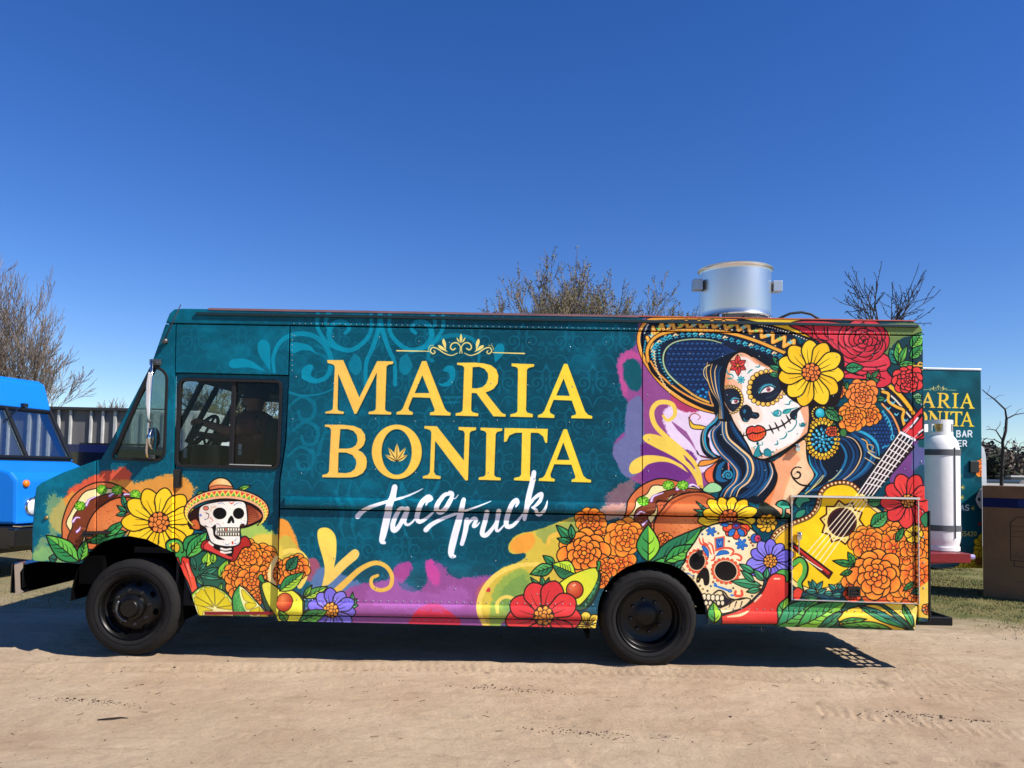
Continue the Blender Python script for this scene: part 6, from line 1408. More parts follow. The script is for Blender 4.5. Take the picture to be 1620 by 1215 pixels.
# ---------------------------------------------------------------- the driver
def person():
    Y = .52; J = {}
    def a(n, px, py, y, r): J[n] = (at(px, py, y), r)
    a('pelvis', 402, 742, Y, .15); a('waist', 402, 716, Y, .145); a('chest', 400, 688, Y, .165); a('neck0', 403, 668, Y, .075); a('neck', 402, 657, Y, .062)
    a('sl', 403, 672, Y-.19, .07); a('sr', 400, 672, Y+.19, .07)
    a('el', 362, 683, Y-.22, .05); a('wl', 326, 670, Y-.12, .034); a('pl', 318, 666, Y-.11, .036)
    a('er', 356, 694, Y+.24, .05); a('wr', 328, 690, Y+.14, .034); a('pr', 320, 686, Y+.13, .036)
    a('hl', 398, 748, Y-.11, .1); a('kl', 318, 748, Y-.13, .07); a('fl', 306, 812, Y-.13, .05); a('tl', 288, 816, Y-.13, .04)
    a('hr', 398, 748, Y+.11, .1); a('kr', 318, 750, Y+.13, .07); a('fr', 306, 812, Y+.13, .05); a('tr', 288, 816, Y+.13, .04)
    names = list(J); E = [('pelvis','waist'),('waist','chest'),('chest','neck0'),('neck0','neck'),('chest','sl'),('sl','el'),('el','wl'),('wl','pl'),('chest','sr'),('sr','er'),('er','wr'),('wr','pr'),('pelvis','hl'),('hl','kl'),('kl','fl'),('fl','tl'),('pelvis','hr'),('hr','kr'),('kr','fr'),('fr','tr')]
    V = [J[n][0] for n in names]; Rr = [J[n][1] for n in names]; E = [(names.index(x), names.index(y)) for x, y in E]
    # head: extra chain; fingers: short chains curled round the rim
    hc = at(405, 632, Y); k = len(V)
    V += [hc+Vector((-.01, 0, -.07)), hc+Vector((0, 0, .02)), hc+Vector((.0, 0, .085))]; Rr += [.078, .098, .07]; E += [(names.index('neck'), k), (k, k+1), (k+1, k+2)]
    V += [hc+Vector((-.115, 0, -.01))]; Rr += [.014]; E += [(k+1, len(V)-1)]                      # nose
    for s_ in (-1, 1): V += [hc+Vector((.01, s_*.1, -.005))]; Rr += [.016]; E += [(k+1, len(V)-1)]
    for pn, y in (('pl', -1), ('pr', 1)):
        p = J[pn][0]; i0 = names.index(pn)
        for f in range(4):
            q1 = p+Vector((-.045, (f-1.5)*.019, .012-.004*f)); q2 = q1+Vector((-.03, 0, -.025)); q3 = q2+Vector((.008, 0, -.028))
            n0 = len(V); V += [q1, q2, q3]; Rr += [.0105, .0095, .008]; E += [(i0, n0), (n0, n0+1), (n0+1, n0+2)]
        n0 = len(V); V += [p+Vector((-.01, -y*.035, -.01)), p+Vector((-.04, -y*.04, -.03))]; Rr += [.013, .01]; E += [(i0, n0), (n0, n0+1)]
    me = bpy.data.meshes.new('person'); me.from_pydata([tuple(v) for v in V], E, []); o = bpy.data.objects.new('person', me); col.objects.link(o)
    sk = o.modifiers.new('skin', 'SKIN'); me.skin_vertices[0].data[0].use_root = True
    for i, r in enumerate(Rr): me.skin_vertices[0].data[i].radius = (r, r)
    sb = o.modifiers.new('sub', 'SUBSURF'); sb.levels = 2; sb.render_levels = 2
    me.materials.append(mat('skin', '8a5a44', .6, var=.12, scale=20))
    tag(o, 'driver in a dark red shirt at the wheel of the teal truck', 'person')
    # shirt and cap follow the body
    b = MB(); c = J['chest'][0]; w = J['waist'][0]
    b.lathe([(.19, -.28), (.2, -.15), (.205, 0), (.2, .12), (.15, .2), (.085, .235)], (c.x+.01, Y, c.z-.02), 'Z', 24)
    for s_, e in (('sl', 'el'), ('sr', 'er')): b.tube([J[s_][0]+Vector((.03, 0, .01)), J[s_][0], (J[s_][0]+J[e][0])/2], [.09, .095, .075], 12)
    b.build('shirt', mat('maroon_shirt', '6a2c28', .85, var=.2, scale=20), o, smooth=True, local=True)
    b = MB(); b.lathe([(.112, -.01), (.116, .03), (.108, .075), (.07, .115), (.0, .13)], hc+Vector((.0, 0, .01)), 'Z', 20); b.box(hc+Vector((-.15, 0, .02)), (.1, .13, .012)); b.build('cap', mat('dark_cap', '1c1614', .8, var=.2), o, smooth=False, local=True, autos=40)
    b = MB()
    for s_ in (-1, 1): b.ball(hc+Vector((-.088, s_*.036, .01)), .013, 8, 6)
    b.each('eye', mat('eye', 'd8d4cc', .3), o, smooth=True, local=True)
    b = MB(); b.box(hc+Vector((-.094, 0, -.06)), (.012, .05, .012)); b.build('mouth', mat('lips', '7a3a34', .5), o, local=True)
person()
# ---------------------------------------------------------------- propane cylinder on the rack
tc_ = at(1485, 760, .97); tx_, ty_ = at(1485, 760, .97).x, .97; trd = .183
tz0 = rz; tz1 = at(1490, 684, .97).z; H = tz1-tz0
tank = empty('propane_cylinder', (tx_, ty_, tz0)); tag(tank, 'tall white propane cylinder strapped upright on the red rack behind the truck', 'gas cylinder')
wht = mat('tank_white', 'eeebe8', .38, var=.08, scale=8, coat=.2, bump=.0006, bscale=30)
MB().lathe([(trd*.97, .0), (trd*.97, .035), (trd*.93, .038), (trd*.93, .055), (trd*.97, .08), (trd, .12), (trd, H-.21), (trd*.985, H-.165), (trd*.93, H-.115), (trd*.82, H-.065), (trd*.66, H-.03), (trd*.45, H-.008), (trd*.2, H), (0, H)], (tx_, ty_, tz0), 'Z', 48).build('cylinder_body', wht, tank, autos=35)
b = MB(); n = 40; V, Fs = [], []; zc = tz0+H-.05
cut = lambda a: (50 < a < 110) or (160 < a < 200) or (215 < a < 262) or (300 < a < 340)
for k in range(n):
    a0, a1 = 360*k/n, 360*(k+1)/n; zz = [(zc, zc+.05), (zc+.125, zc+.165)] if cut((a0+a1)/2) else [(zc, zc+.165)]
    for z0, z1 in zz:
        P = [(tx_+q*math.cos(R(a)), ty_+q*math.sin(R(a)), z) for a in (a0, a1) for q in (.118, .126) for z in (z0, z1)]
        b.add(P, [(0, 1, 3, 2), (4, 6, 7, 5), (0, 4, 5, 1), (2, 3, 7, 6), (0, 2, 6, 4), (1, 5, 7, 3)])
b.build('collar', wht, tank)
MB().lathe([(.025, 0), (.025, .05), (.035, .05), (.035, .1), (0, .1)], (tx_, ty_, tz0+H-.01), 'Z', 12).build('valve', mat('brass', '8a7a4a'), tank)
for py in (715, 836):
    z = at(1486, py, .78).z; s = MB(); s.lathe([(trd+.001, -.028), (trd+.006, -.026), (trd+.006, .026), (trd+.001, .028)], (tx_, ty_, z), 'Z', 48); s.build('strap', mat('strap_grey', '55565a', .6, var=.2), tank, autos=30)
MB().b2((tx_+.055, ty_-trd-.004, tz0+.12), (tx_+.058, ty_-trd*.9, tz0+H-.15)).build('seam', mat('seam_grey', '7a7876', .5), tank)
# ---------------------------------------------------------------- second truck behind, printed with the same name
DX2, DZ2 = at(1245, 600, 4.7), at(1553, 586, 4.7)
x20, x21, z2t, z2b = at(1180, 700, 4.7).x, at(1553, 700, 4.7).x, at(1500, 585.5, 4.7).z, at(1500, 898, 4.7).z
S2 = 320.; W2, H2 = int((x21-x20)*S2), int((z2t-z2b)*S2)
def T2_px(q): return (px2xz(q, 4.7)-[x20, z2t])*[S2, -S2]
def T2_big(q): q = np.asarray(q, float); return T2_px(np.stack([(q[:, 0]-937)*.277+1542, (q[:, 1]-662)*.283+646.5], 1))
P2 = Painter(W2, H2, T2_px, S2/109., '04505c'); 
n_ = vnoise(P2.h, P2.w, 60, np.random.default_rng(3)); P2.img *= (.8+.45*n_[..., None])
def block(p, text, x, y, h, colr, w=.62, lw=.2):
    G = {'A': [[(0,1),(.5,0),(1,1)],[(.2,.68),(.8,.68)]], 'B': [[(0,1),(0,0),(.7,0),(.9,.25),(.7,.47),(0,.47)],[(.7,.47),(1,.73),(.75,1),(0,1)]], 'R': [[(0,1),(0,0),(.75,0),(1,.28),(.75,.55),(0,.55)],[(.5,.55),(1,1)]],
         'E': [[(1,0),(0,0),(0,1),(1,1)],[(0,.5),(.8,.5)]], 'S': [[(1,.12),(.75,0),(.25,0),(0,.25),(.25,.47),(.75,.53),(1,.75),(.75,1),(.25,1),(0,.88)]], '&': [[(1,1),(.15,.3),(.3,0),(.6,0),(.7,.25),(0,.7),(.2,1),(.6,1),(1,.6)]],
         '5': [[(1,0),(.1,0),(0,.45),(.6,.4),(1,.65),(.8,1),(.2,1),(0,.85)]], '4': [[(.75,1),(.75,0),(0,.7),(1,.7)]], '2': [[(0,.2),(.3,0),(.75,0),(1,.25),(0,1),(1,1)]], '0': [[(.5,0),(0,.3),(0,.7),(.5,1),(1,.7),(1,.3),(.5,0)]], ' ': []}
    for ch in text:
        for st in G[ch]: p.line([(x+a*h*w, y+c*h) for a, c in st], h*lw, h*lw, colr, False)
        x += h*(w+lw+.12) if ch != ' ' else h*.4
P2.V('W')
P2.T = T2_px; P2.line([(1500, 735), (1480, 760), (1500, 800), (1530, 790)], 8, 4, '0a6f80', alpha=.4); P2.line([(1540, 700), (1520, 730), (1540, 760)], 6, 4, '0a6f80', alpha=.4)
P2.T = T2_big; P2.sc = S2/109.*.28; letters(P2); P2.T = T2_px; P2.sc = S2/109.; P2.V('W')
block(P2, '& BAR', 1501, 681.5, 9.5, 'f2f2f4'); block(P2, 'ER', 1515.5, 697, 8.8, 'f2f2f4'); P2.line([(1500, 710), (1521, 710.5)], .8, .6, 'f3d35e')
block(P2, 'AS', 1520, 799, 8.2, 'f2f2f4'); block(P2, '55420', 1519.5, 841, 7, 'e9c95a', .5, .16)
for x, y in ((1517, 753), (1522, 771), (1521, 787), (1538, 804)):
    for k in range(5): a = -1.2+k*.6; P2.line([(x-3*math.cos(a)*.3, y-3*math.sin(a)*.3), (x+5*math.cos(a), y+5*math.sin(a))], 1, .4, 'f0cb55')
P2.ell((1513.5, 731), 2.2, 2.6, '3f78c8'); P2.ell((1515, 762), 2, 3.4, '2a5aa8')
P2.marigold((1556, 740), 16, rings=1, w=.8); P2.fill([(1543, 790), (1553, 772), (1553, 806)], 'f0ede6', True, 1); P2.ell((1549, 790), 2, 3, '201c1c'); P2.line([(1549, 830), (1553, 826)], 4, 3, 'c8322c')
P2.daisy((1560, 862), 20, 9, 'fbd02c', 'f58a3c', w=.9); P2.daisy((1549, 888), 20, 9, 'f9c822', 'f58a3c', .2, w=.9); P2.daisy((1524, 905), 16, 9, 'f9c822', 'f58a3c', .2, w=.9)
np.clip(P2.img, 0, 1, out=P2.img)
M2 = print_mat('printed_wrap_second', P2)
uv2 = lambda c: np.stack([(c[:, 0]-x20)*S2/P2.w, 1-(z2t-c[:, 2])*S2/P2.h], 1)
t2 = empty('food_truck', ((x20+x21)/2, 5.7, 0)); tag(t2, 'second teal food truck parked behind, only its rear part with gold lettering showing', 'food truck', 'teal food trucks')
MB().b2((x20, 4.7, z2b), (x21, 4.73, z2t)).build('side_panel', M2, t2, uv=uv2, bevel=.006)
b = MB(); b.b2((x20, 4.735, z2t-.06), (x21-.01, 6.9, z2t)); b.build('roof', mat('roof_white', 'b9b4ae'), t2, bevel=.02)
b = MB(); b.b2((x20, 4.69, z2t+.001), (x21+.005, 4.76, z2t+.03)); b.build('roof_edge_trim', mat('bright_trim', 'e6e4e2'), t2, bevel=.006)
b = MB(); b.b2((x21-.035, 4.735, z2b), (x21-.005, 6.9, z2t-.062)); b.b2((x20, 6.87, z2b), (x21-.04, 6.9, z2t-.062)); b.b2((x20, 4.735, z2b), (x20+.03, 6.87, z2t-.062)); b.b2((x20+.032, 4.735, z2b+.05), (x21-.04, 6.86, z2b+.1)); b.build('rear_panel', teal, t2)
b = MB(); p0, p1 = at(1534, 729, 4.68), at(1548, 748, 4.68); b.b2((p0.x, 4.66, p1.z), (p1.x, 4.70, p0.z)); b.build('side_lamp', black, t2, bevel=.006)
for px_ in (1260, 1400):
    c = at(px_, 930, 4.75); w = empty('wheel', (c.x, 4.75, 0), t2); MB().lathe([(.0, .03), (.24, .03), (.26, 0), (.36, 0), (.4, .04), (.4, .22), (.2, .24)], (c.x, 4.75, .4), 'Y', 40).build('tyre', rubber, w, autos=32)
b = MB(); b.b2((x20+.3, 5.2, .4), (x21-.9, 5.35, .62)); b.b2((x20+.3, 6.2, .4), (x21-.9, 6.35, .62)); b.build('chassis', under, t2)
# white fender of a van seen past its corner
b = MB(); b.prism(roundpoly([(1545, 702), (1556, 706), (1560, 722), (1561, 768), (1561, 860), (1545, 870)], 5), [], lambda p: at(p.x, p.y, 7.6), lambda p: at(p.x, p.y, 7.6)+Vector((0, 1.6, 0)))
vn = empty('parked_van', (at(1545, 860, 7.6).x-2, 8.4, 0)); b.build('nose', mat('van_white', 'dcdfe2', .3, coat=.4), vn, bevel=.05)
xx = at(1545, 860, 7.6).x; b = MB(); b.b2((xx-4.3, 7.6, .35), (xx-.01, 9.2, 1.55)); b.b2((xx-4.2, 7.62, 1.55), (xx-.6, 9.18, 2.0)); b.build('body', mat('van_white', 'dcdfe2'), vn, bevel=.12)
for dx in (-3.4, -.7): MB().lathe([(0, 0), (.2, 0), (.32, -.01), (.34, .05), (.34, .2), (0, .2)], (xx+dx, 7.57, .34), 'Y', 28).build('wheel', rubber, vn, autos=32)
tag(vn, 'white van whose rounded end shows past the second truck', 'van')
# ---------------------------------------------------------------- big cardboard box
bx = at(1555.5, 945, 4.0); g0 = onground(1555.5, 944.5)
box = empty('cardboard_box', (g0.x, g0.y, 0), rz=R(-38)); tag(box, 'tall brown cardboard box with blue band and a printed cylinder, standing on grass', 'box')
hb = at(1556, 768, g0.y).z
P3 = Painter(520, 700, lambda q: np.asarray(q, float)*[520/1.2, 700/hb], 433, '7c5c42'); P3.v = (0, 0, 1.)
n_ = vnoise(700, 520, 5, np.random.default_rng(3))*.5+vnoise(700, 520, 60, np.random.default_rng(4))*.5; P3.img *= (.88+.2*n_[..., None]); P3.sc = 433
P3.fill([(0, .17), (1.2, .17), (1.2, .30), (0, .30)], '121c48', smooth=False); 
L3 = '40302a'
P3.line([(.33, .5), (.33, 1.02), (.8, 1.02), (.8, .5), (.72, .42), (.41, .42), (.33, .5)], .012, .012, L3, False); P3.line([(.37, 1.02), (.37, 1.1), (.76, 1.1), (.76, 1.02)], .012, .012, L3, False)
for y in (.55, .62, .69, .95, .98): P3.line([(.36, y), (.77, y)], .006, .006, L3, False)
P3.line([(.55, 1.16), (.53, 1.22), (.57, 1.25), (.6, 1.2)], .02, .01, L3); P3.line([(.4, 1.3), (.8, 1.3)], .006, .006, L3, False); P3.fill([(.42, .185), (.62, .185), (.62, .285), (.42, .285)], '1e2c60', smooth=False)
M3 = print_mat('printed_cardboard', P3, rough=.85, coat=0., wave=.0012)
b = MB(); b.b2((0, 0, 0.005), (1.2, .9, hb)); 
def uv3(c): return np.stack([c[:, 0]/1.2, (c[:, 2])/hb], 1)
b.build('carton', M3, box, local=True, uv=uv3, bevel=.006)
b = MB(); b.b2((.0, .43, hb+.0005), (1.2, .48, hb+.002)); b.b2((-.001, .43, hb-.2), (0, .48, hb)); b.build('tape', mat('packing_tape', 'b09a70', .3, coat=.5), box, local=True)
# ---------------------------------------------------------------- blue step van
def step_van():
    D = at(72, 603, 6.0); z_t = 2.9
    root = empty('step_van', (0, 0, 0)); tag(root, 'bright blue step van at the left with orange marker lamps and black bumper', 'van')
    blue = mat('bright_blue_paint', '0872d0', .5, var=.04, scale=3, spec=.25)
    # local frame: +x forward, +y vehicle's left, z up; origin under the roof's front left corner
    w = 1.8
    prof = [(-5.6, z_t-.03), (-.1, z_t), (0, z_t-.06), (.14, 2.42), (.56, 1.66), (.60, 1.62), (1.10, 1.44), (1.16, 1.36), (1.18, .74), (-5.6, .5)]
    def skin(name, P, y0, y1, m, par=root, bevel=.03): return MB().prism(P, [], lambda p: Vector((p.x, y0, p.y)), lambda p: Vector((p.x, y1, p.y))).build(name, m, par, local=True, bevel=bevel)
    skin('body', [(-5.6, z_t-.03), (-.1, z_t), (0, z_t-.06), (.14, 2.42), (-.02, 2.42), (-1.5, 2.42), (-1.5, 1.62), (.60, 1.62), (.6, .74), (-5.6, .5)], -w, 0, blue)
    hood = MB(); V = [(.602, -w+.02, 1.62), (.602, -.02, 1.62), (1.08, -.12, 1.46), (1.08, -w+.12, 1.46), (1.17, -.14, 1.36), (1.17, -w+.14, 1.36), (1.19, -.16, .74), (1.19, -w+.16, .74), (.602, -.02, .74), (.602, -w+.02, .74)]
    hood.add(V, [(0, 1, 2, 3), (3, 2, 4, 5), (5, 4, 6, 7), (1, 8, 6, 4, 2), (0, 3, 5, 7, 9), (9, 7, 6, 8), (0, 9, 8, 1)]).build('hood', blue, root, local=True, bevel=.04)
    for s_ in (0, 1):
        y1 = -.0 if s_ == 0 else -w; dy = -1 if s_ == 0 else 1
        MB().prism([(.1, z_t-.33), (.14, z_t-.33), (.14, z_t-.1), (.1, z_t-.1)], [], lambda p: Vector((p.x+.01, -.1, p.y)), lambda p: Vector((p.x+.01, -.1, p.y))) if False else None
    fr = MB(); a0, b0 = Vector((.16, 0, 2.40)), Vector((.58, 0, 1.66))
    for y in (-.05, -w/2, -w+.05): fr.tube([a0+Vector((0, y, 0)), b0+Vector((0, y, 0))], .04, 8)
    for q in (a0, b0): fr.tube([q+Vector((0, -.05, 0)), q+Vector((0, -w+.05, 0))], .035, 8)
    sm = MB(); sm.b2((.62, -w-.001, .75), (.628, -w+.02, 1.6)); sm.b2((-1.5, -w-.001, .6), (-1.49, -w+.02, 2.4)); sm.b2((.03, -w-.001, .6), (.04, -w+.02, 1.6)); sm.each('panel_seam', seal, root, local=True)
    sm = MB(); sm.tube([(.62, -w+.03, 1.625), (.62, -.03, 1.625)], .006, 6); sm.build('cowl_seal', seal, root, local=True)
    f = fr.build('windscreen_frame', mat('navy_frame', '060d18', .7, spec=.2), root, local=True, autos=40)
    d = (b0-a0); nn = Vector((-d.z, 0, d.x)).normalized()*.004
    for y0, y1 in ((-.09, -w/2+.04), (-w/2-.04, -w+.09)):
        g = MB(); g.add([a0+Vector((0, y0, 0)), a0+Vector((0, y1, 0)), b0+Vector((0, y1, 0)), b0+Vector((0, y0, 0))]+[q+nn for q in (a0+Vector((0, y0, 0)), a0+Vector((0, y1, 0)), b0+Vector((0, y1, 0)), b0+Vector((0, y0, 0)))], [(0, 1, 2, 3), (7, 6, 5, 4), (0, 4, 5, 1), (1, 5, 6, 2), (2, 6, 7, 3), (3, 7, 4, 0)]).build('windscreen_pane', glass('windscreen_glass', 'c2d6cc'), f, local=True)
    b = MB()
    for y in (-.03, -w+.03): b.prism([(.1, 2.42), (.16, 2.42), (.6, 1.62), (.45, 1.62), (.0, 2.3), (0, 2.42)], [], lambda p, y=y: Vector((p.x, y-.02, p.y)), lambda p, y=y: Vector((p.x, y+.02, p.y)))
    b.b2((-1.5, -w, 1.62), (-1.0, -w+.04, 2.42)); b.b2((-1.5, -.04, 1.62), (-1.0, 0, 2.42)); b.each('cab_post', blue, root, local=True)
    b = MB(); b.b2((-1.42, -w+.05, 1.6), (.5, -.05, 1.66)); b.b2((-1.45, -w+.05, .8), (-1.4, -.9, 2.4)); b.build('cab_interior', dark, root, local=True)
    b = MB(); b.tube([(.15, -.55, 2.47), (.25, -.75, 2.40), (.31, -1.0, 2.22)], .012, 6); b.box((.16, -.55, 2.47), (.06, .08, .06)); b.build('wiper', black, root, local=True)
    b = MB(); b.tube([(1.16, -.3, 1.15), (1.2, -.3, 1.15)], .045, 12); b.build('marker_lamp', mat('amber_lamp', 'e87a12', .25), root, local=True, smooth=True)
    for y, z in ((-.8, 1.3), (-1.5, 1.3)): MB().lathe([(.05, 0), (.05, .03), (.03, .045), (0, .05)], (1.17, y, z), 'X', 16).build('marker_lamp', mat('amber_lamp', 'e87a12'), root, local=True, smooth=True)
    MB().lathe([(.05, 0), (.05, .02), (.03, .035), (0, .04)][::1], (.86, -w-.001, 1.12), 'Y', 16, None).build('side_marker', mat('amber_lamp', 'e87a12'), root, local=True, smooth=True)
    for y in (-.42, -w+.42):
        h = MB().lathe([(.13, 0), (.13, .03), (.11, .05), (.1, .03)], (1.17, y, .98), 'X', 28).build('headlight', chrome, root, local=True, smooth=True)
        MB().lathe([(.1, .0), (.07, .03), (0, .04)], (1.2, y, .98), 'X', 20).build('lens', mat('lamp_glass', 'dfe4e8'), h, local=True, smooth=True)
    b = MB()
    for k in range(6): b.b2((1.17, -.95, .82+k*.055), (1.2, -w+.45, .845+k*.055))
    b.build('grille', black, root, local=True)
    b = MB(); b.b2((1.22, -w-.02, .45), (1.36, .02, .7)); b.b2((.7, -w+.1, .4), (1.2, -.1, .72)); b.b2((-5.5, -w+.3, .3), (.7, -.3, .7)); b.build('bumper', black, root, local=True, bevel=.02)
    b = MB(); b.b2((1.2, -w+.1, .715), (1.34, -.1, .73)); b.build('bumper_trim', chrome, root, local=True)
    for x in (.45, -3.9):
        for y in (-.26, -w-.0): 
            wh = empty('wheel', (x, y, 0), root); MB().lathe([(0, .05), (.2, .05), (.25, 0), (.36, 0), (.4, .04), (.4, .22), (.36, .26), (0, .26)], (0, 0, .4), 'Y', 36).build('tyre', rubber, wh, local=True, autos=32)
    b = MB(); b.tube([(.35, -w-.05, 2.4), (.45, -w-.28, 2.3), (.5, -w-.28, 1.8), (.45, -w-.02, 1.66)], .015, 6); b.box((.45, -w-.28, 2.0), (.04, .18, .3)); b.build('mirror', chrome, root, local=True)
    root.location = (D.x, D.y, 0); root.rotation_euler.z = R(-12)
step_van()
# ---------------------------------------------------------------- dark car beyond
def car():
    y = 12.; o = at(70, 735, y)
    root = empty('parked_car', (o.x+2.2, y+.9, 0)); tag(root, 'dark blue car half hidden between the blue van and the metal wall', 'car')
    pm = mat('navy_car_paint', '0a1648', .25, var=.05, coat=.6)
    b = MB(); b.prism(roundpoly([(-2.3, .35), (2.3, .35), (2.35, .85), (1.5, .98), (.95, 2.0), (-2.0, 2.04), (-2.25, 1.0)], [.1, .1, .15, .1, .2, .25, .2]), [], lambda p: Vector((p.x, -.9, p.y)), lambda p: Vector((p.x, .9, p.y))); b.build('body', pm, root, local=True, bevel=.06)
    for P in ([(-1.75, 1.1), (-.6, 1.1), (-.6, 1.85), (-1.65, 1.85)], [(-.52, 1.1), (.55, 1.1), (.5, 1.83), (-.52, 1.85)], [(.65, 1.08), (1.2, 1.05), (.8, 1.75), (.62, 1.8)]):
        MB().prism(roundpoly(P, .06), [], lambda p: Vector((p.x, -.912, p.y)), lambda p: Vector((p.x, -.89, p.y))).build('window', mat('dark_car_glass', '0a0c10', .08, coat=.8), root, local=True)
    for x in (-1.5, 1.5): MB().lathe([(0, .02), (.2, .02), (.22, 0), (.31, 0), (.33, .04), (.33, .2), (0, .2)], (x, -.93, .33), 'Y', 28).build('wheel', rubber, root, local=True, autos=32)
    b = MB(); b.b2((-1.5, -.7, 2.03), (.2, -.66, 2.08)); b.build('roof_rail', black, root, local=True)
car()
# ---------------------------------------------------------------- ground
def noise2(x, y, seed, cell):
    rng = np.random.default_rng(seed); g = rng.random((256, 256)); xs, ys = x/cell, y/cell
    xi, yi = np.floor(xs).astype(int), np.floor(ys).astype(int); fx, fy = xs-xi, ys-yi; fx = fx*fx*(3-2*fx); fy = fy*fy*(3-2*fy)
    a = g[yi % 256, xi % 256]; b = g[yi % 256, (xi+1) % 256]; c = g[(yi+1) % 256, xi % 256]; d = g[(yi+1) % 256, (xi+1) % 256]
    return (a*(1-fx)+b*fx)*(1-fy)+(c*(1-fx)+d*fx)*fy-.5
def track_h(x, y):
    """wheel ruts: (start, end, half width)"""
    h = np.zeros_like(x)
    for (x0, y0, x1, y1, w, dp) in ((-6, -.25, 3, -.15, .14, .012), (-5, -3.6, 8, -1.5, .14, .009), (2.2, -1.0, 9, -3.0, .15, .012), (3.2, -.1, 10, -1.6, .15, .012), (-8, -2.7, 6, -2.5, .1, .007), (3.0, -2.0, 8.5, -4.0, .13, .012), (3.6, .3, 9, -.6, .13, .014), (-3, -4.3, 7, -3.2, .14, .009), (2.5, -.2, 8, -2.4, .12, .01), (1, -3.3, 9, -.2, .13, .009)):
        L = math.hypot(x1-x0, y1-y0); ux, uy = (x1-x0)/L, (y1-y0)/L; t = (x-x0)*ux+(y-y0)*uy; d = -(x-x0)*uy+(y-y0)*ux+.12*np.sin(t*.8)
        m = np.clip(1-np.abs(d)/w, 0, 1)**.6*((t > 0) & (t < L))
        rim_ = np.exp(-((np.abs(d)-w*1.15)/.05)**2)*((t > 0) & (t < L))
        tread = (np.sin(t*2*math.pi/.075+np.sign(d)*np.abs(d)*18) > 0)*.0035
        fade = .45+1.1*np.clip(noise2(x, y, 77, 1.3)+.25, 0, 1)
        h += (-dp*m-tread*m+.006*rim_)*fade
    return h
_fr = np.random.default_rng(21)
FOOT = [(_fr.uniform(-4.5, 5.5), _fr.uniform(-4.2, -.5), _fr.uniform(0, 6.28)) for _ in range(14)]
for _k in range(9): FOOT.append((-.4+_k*.62, -1.2-.16*_k+(.09 if _k % 2 else -.09), -.25)); FOOT.append((2.4+_k*.3, -3.9+.42*_k+(.09 if _k % 2 else -.09), .95))
def ground_h(x, y):
    near = np.exp(-(np.maximum(0, np.hypot(x, y+2)-6)/6)**2)
    h = .03*noise2(x, y, 1, 2.3)+.02*noise2(x, y, 2, .7)+.010*noise2(x, y, 3, .22)+.006*noise2(x, y, 4, .08)+.003*noise2(x, y, 5, .035)
    for (cx, cy, an) in FOOT:
        c_, s_ = math.cos(an), math.sin(an); u = (x-cx)*c_+(y-cy)*s_; v = -(x-cx)*s_+(y-cy)*c_; d = (u/.15)**2+(v/.055)**2
        k = d < 4; h[k] += (-.014*np.exp(-d[k]**2)+.008*np.exp(-((np.sqrt(d[k])-1.25)/.22)**2)+.003*np.sin(u[k]*220)*(d[k] < 1))
    for (cx, cy) in ((-3.21, .1), (1.155, .1)): h += .03*np.exp(-(((x-cx)/.16)**2+((y-cy)/.2)**2))
    h += track_h(x, y)*2.2+.02*np.abs(noise2(x, y*2.2, 41, .9))-.012*np.clip(noise2(x, y*1.6, 42, .3)-.15, 0, 1)
    r = noise2(x, y, 9, 3.1)
    h += np.clip(r-.05, 0, 1)*.02*np.abs(noise2(x, y, 10, .11))
    return h*near+.05*noise2(x, y, 6, 9)*(1-near)-.004
def axis_(lo, hi, c, dens, n):
    t = np.linspace(-1, 1, n); s = np.sinh(t*dens)/np.sinh(dens); return np.where(s < 0, c+(c-lo)*s, c+(hi-c)*s)
gx = np.unique(np.r_[np.linspace(-6.4, 7.5, 780), -6.4-np.geomspace(.03, 900, 60), 7.5+np.geomspace(.03, 900, 60)])
gy = np.unique(np.r_[np.linspace(-4.6, 2.2, 400), -4.6-np.geomspace(.03, 60, 20), 2.2+np.geomspace(.03, 3000, 90)])
GX, GY = np.meshgrid(gx, gy); GZ = ground_h(GX, GY)
me = bpy.data.meshes.new('ground'); nx, ny = len(gx), len(gy)
idx = np.arange(nx*ny).reshape(ny, nx); q = np.stack([idx[:-1, :-1], idx[:-1, 1:], idx[1:, 1:], idx[1:, :-1]], -1).reshape(-1, 4)
me.vertices.add(nx*ny); me.vertices.foreach_set('co', np.stack([GX, GY, GZ], -1).astype(np.float32).ravel()); me.loops.add(q.size); me.loops.foreach_set('vertex_index', q.ravel().astype(np.int32))
me.polygons.add(len(q)); me.polygons.foreach_set('loop_start', (np.arange(len(q))*4).astype(np.int32)); me.update(calc_edges=True); me.validate(); me.shade_smooth()
ground = bpy.data.objects.new('ground', me); col.objects.link(ground); ground['kind'] = 'structure'
m = bpy.data.materials.new('sandy_ground'); m.use_nodes = True; nt = m.node_tree; b = nt.nodes['Principled BSDF']; me.materials.append(m)
tc = nd(nt, 'ShaderNodeTexCoord')
def noi(scale, det=8., rough=.6, st=None):
    mp = nd(nt, 'ShaderNodeMapping'); nt.links.new(tc.outputs['Object'], mp.inputs[0])
    if st: mp.inputs['Scale'].default_value = st[:3]; mp.inputs['Rotation'].default_value = (0, 0, st[3])
    n = nd(nt, 'ShaderNodeTexNoise', Scale=scale, Detail=det, Roughness=rough); nt.links.new(mp.outputs[0], n.inputs[0]); return n.outputs[0]
def rng_(s, a, b_, c=0., d=1.):
    r = nd(nt, 'ShaderNodeMapRange'); r.inputs[1].default_value = a; r.inputs[2].default_value = b_; r.inputs[3].default_value = c; r.inputs[4].default_value = d; nt.links.new(s, r.inputs[0]); return r.outputs[0]
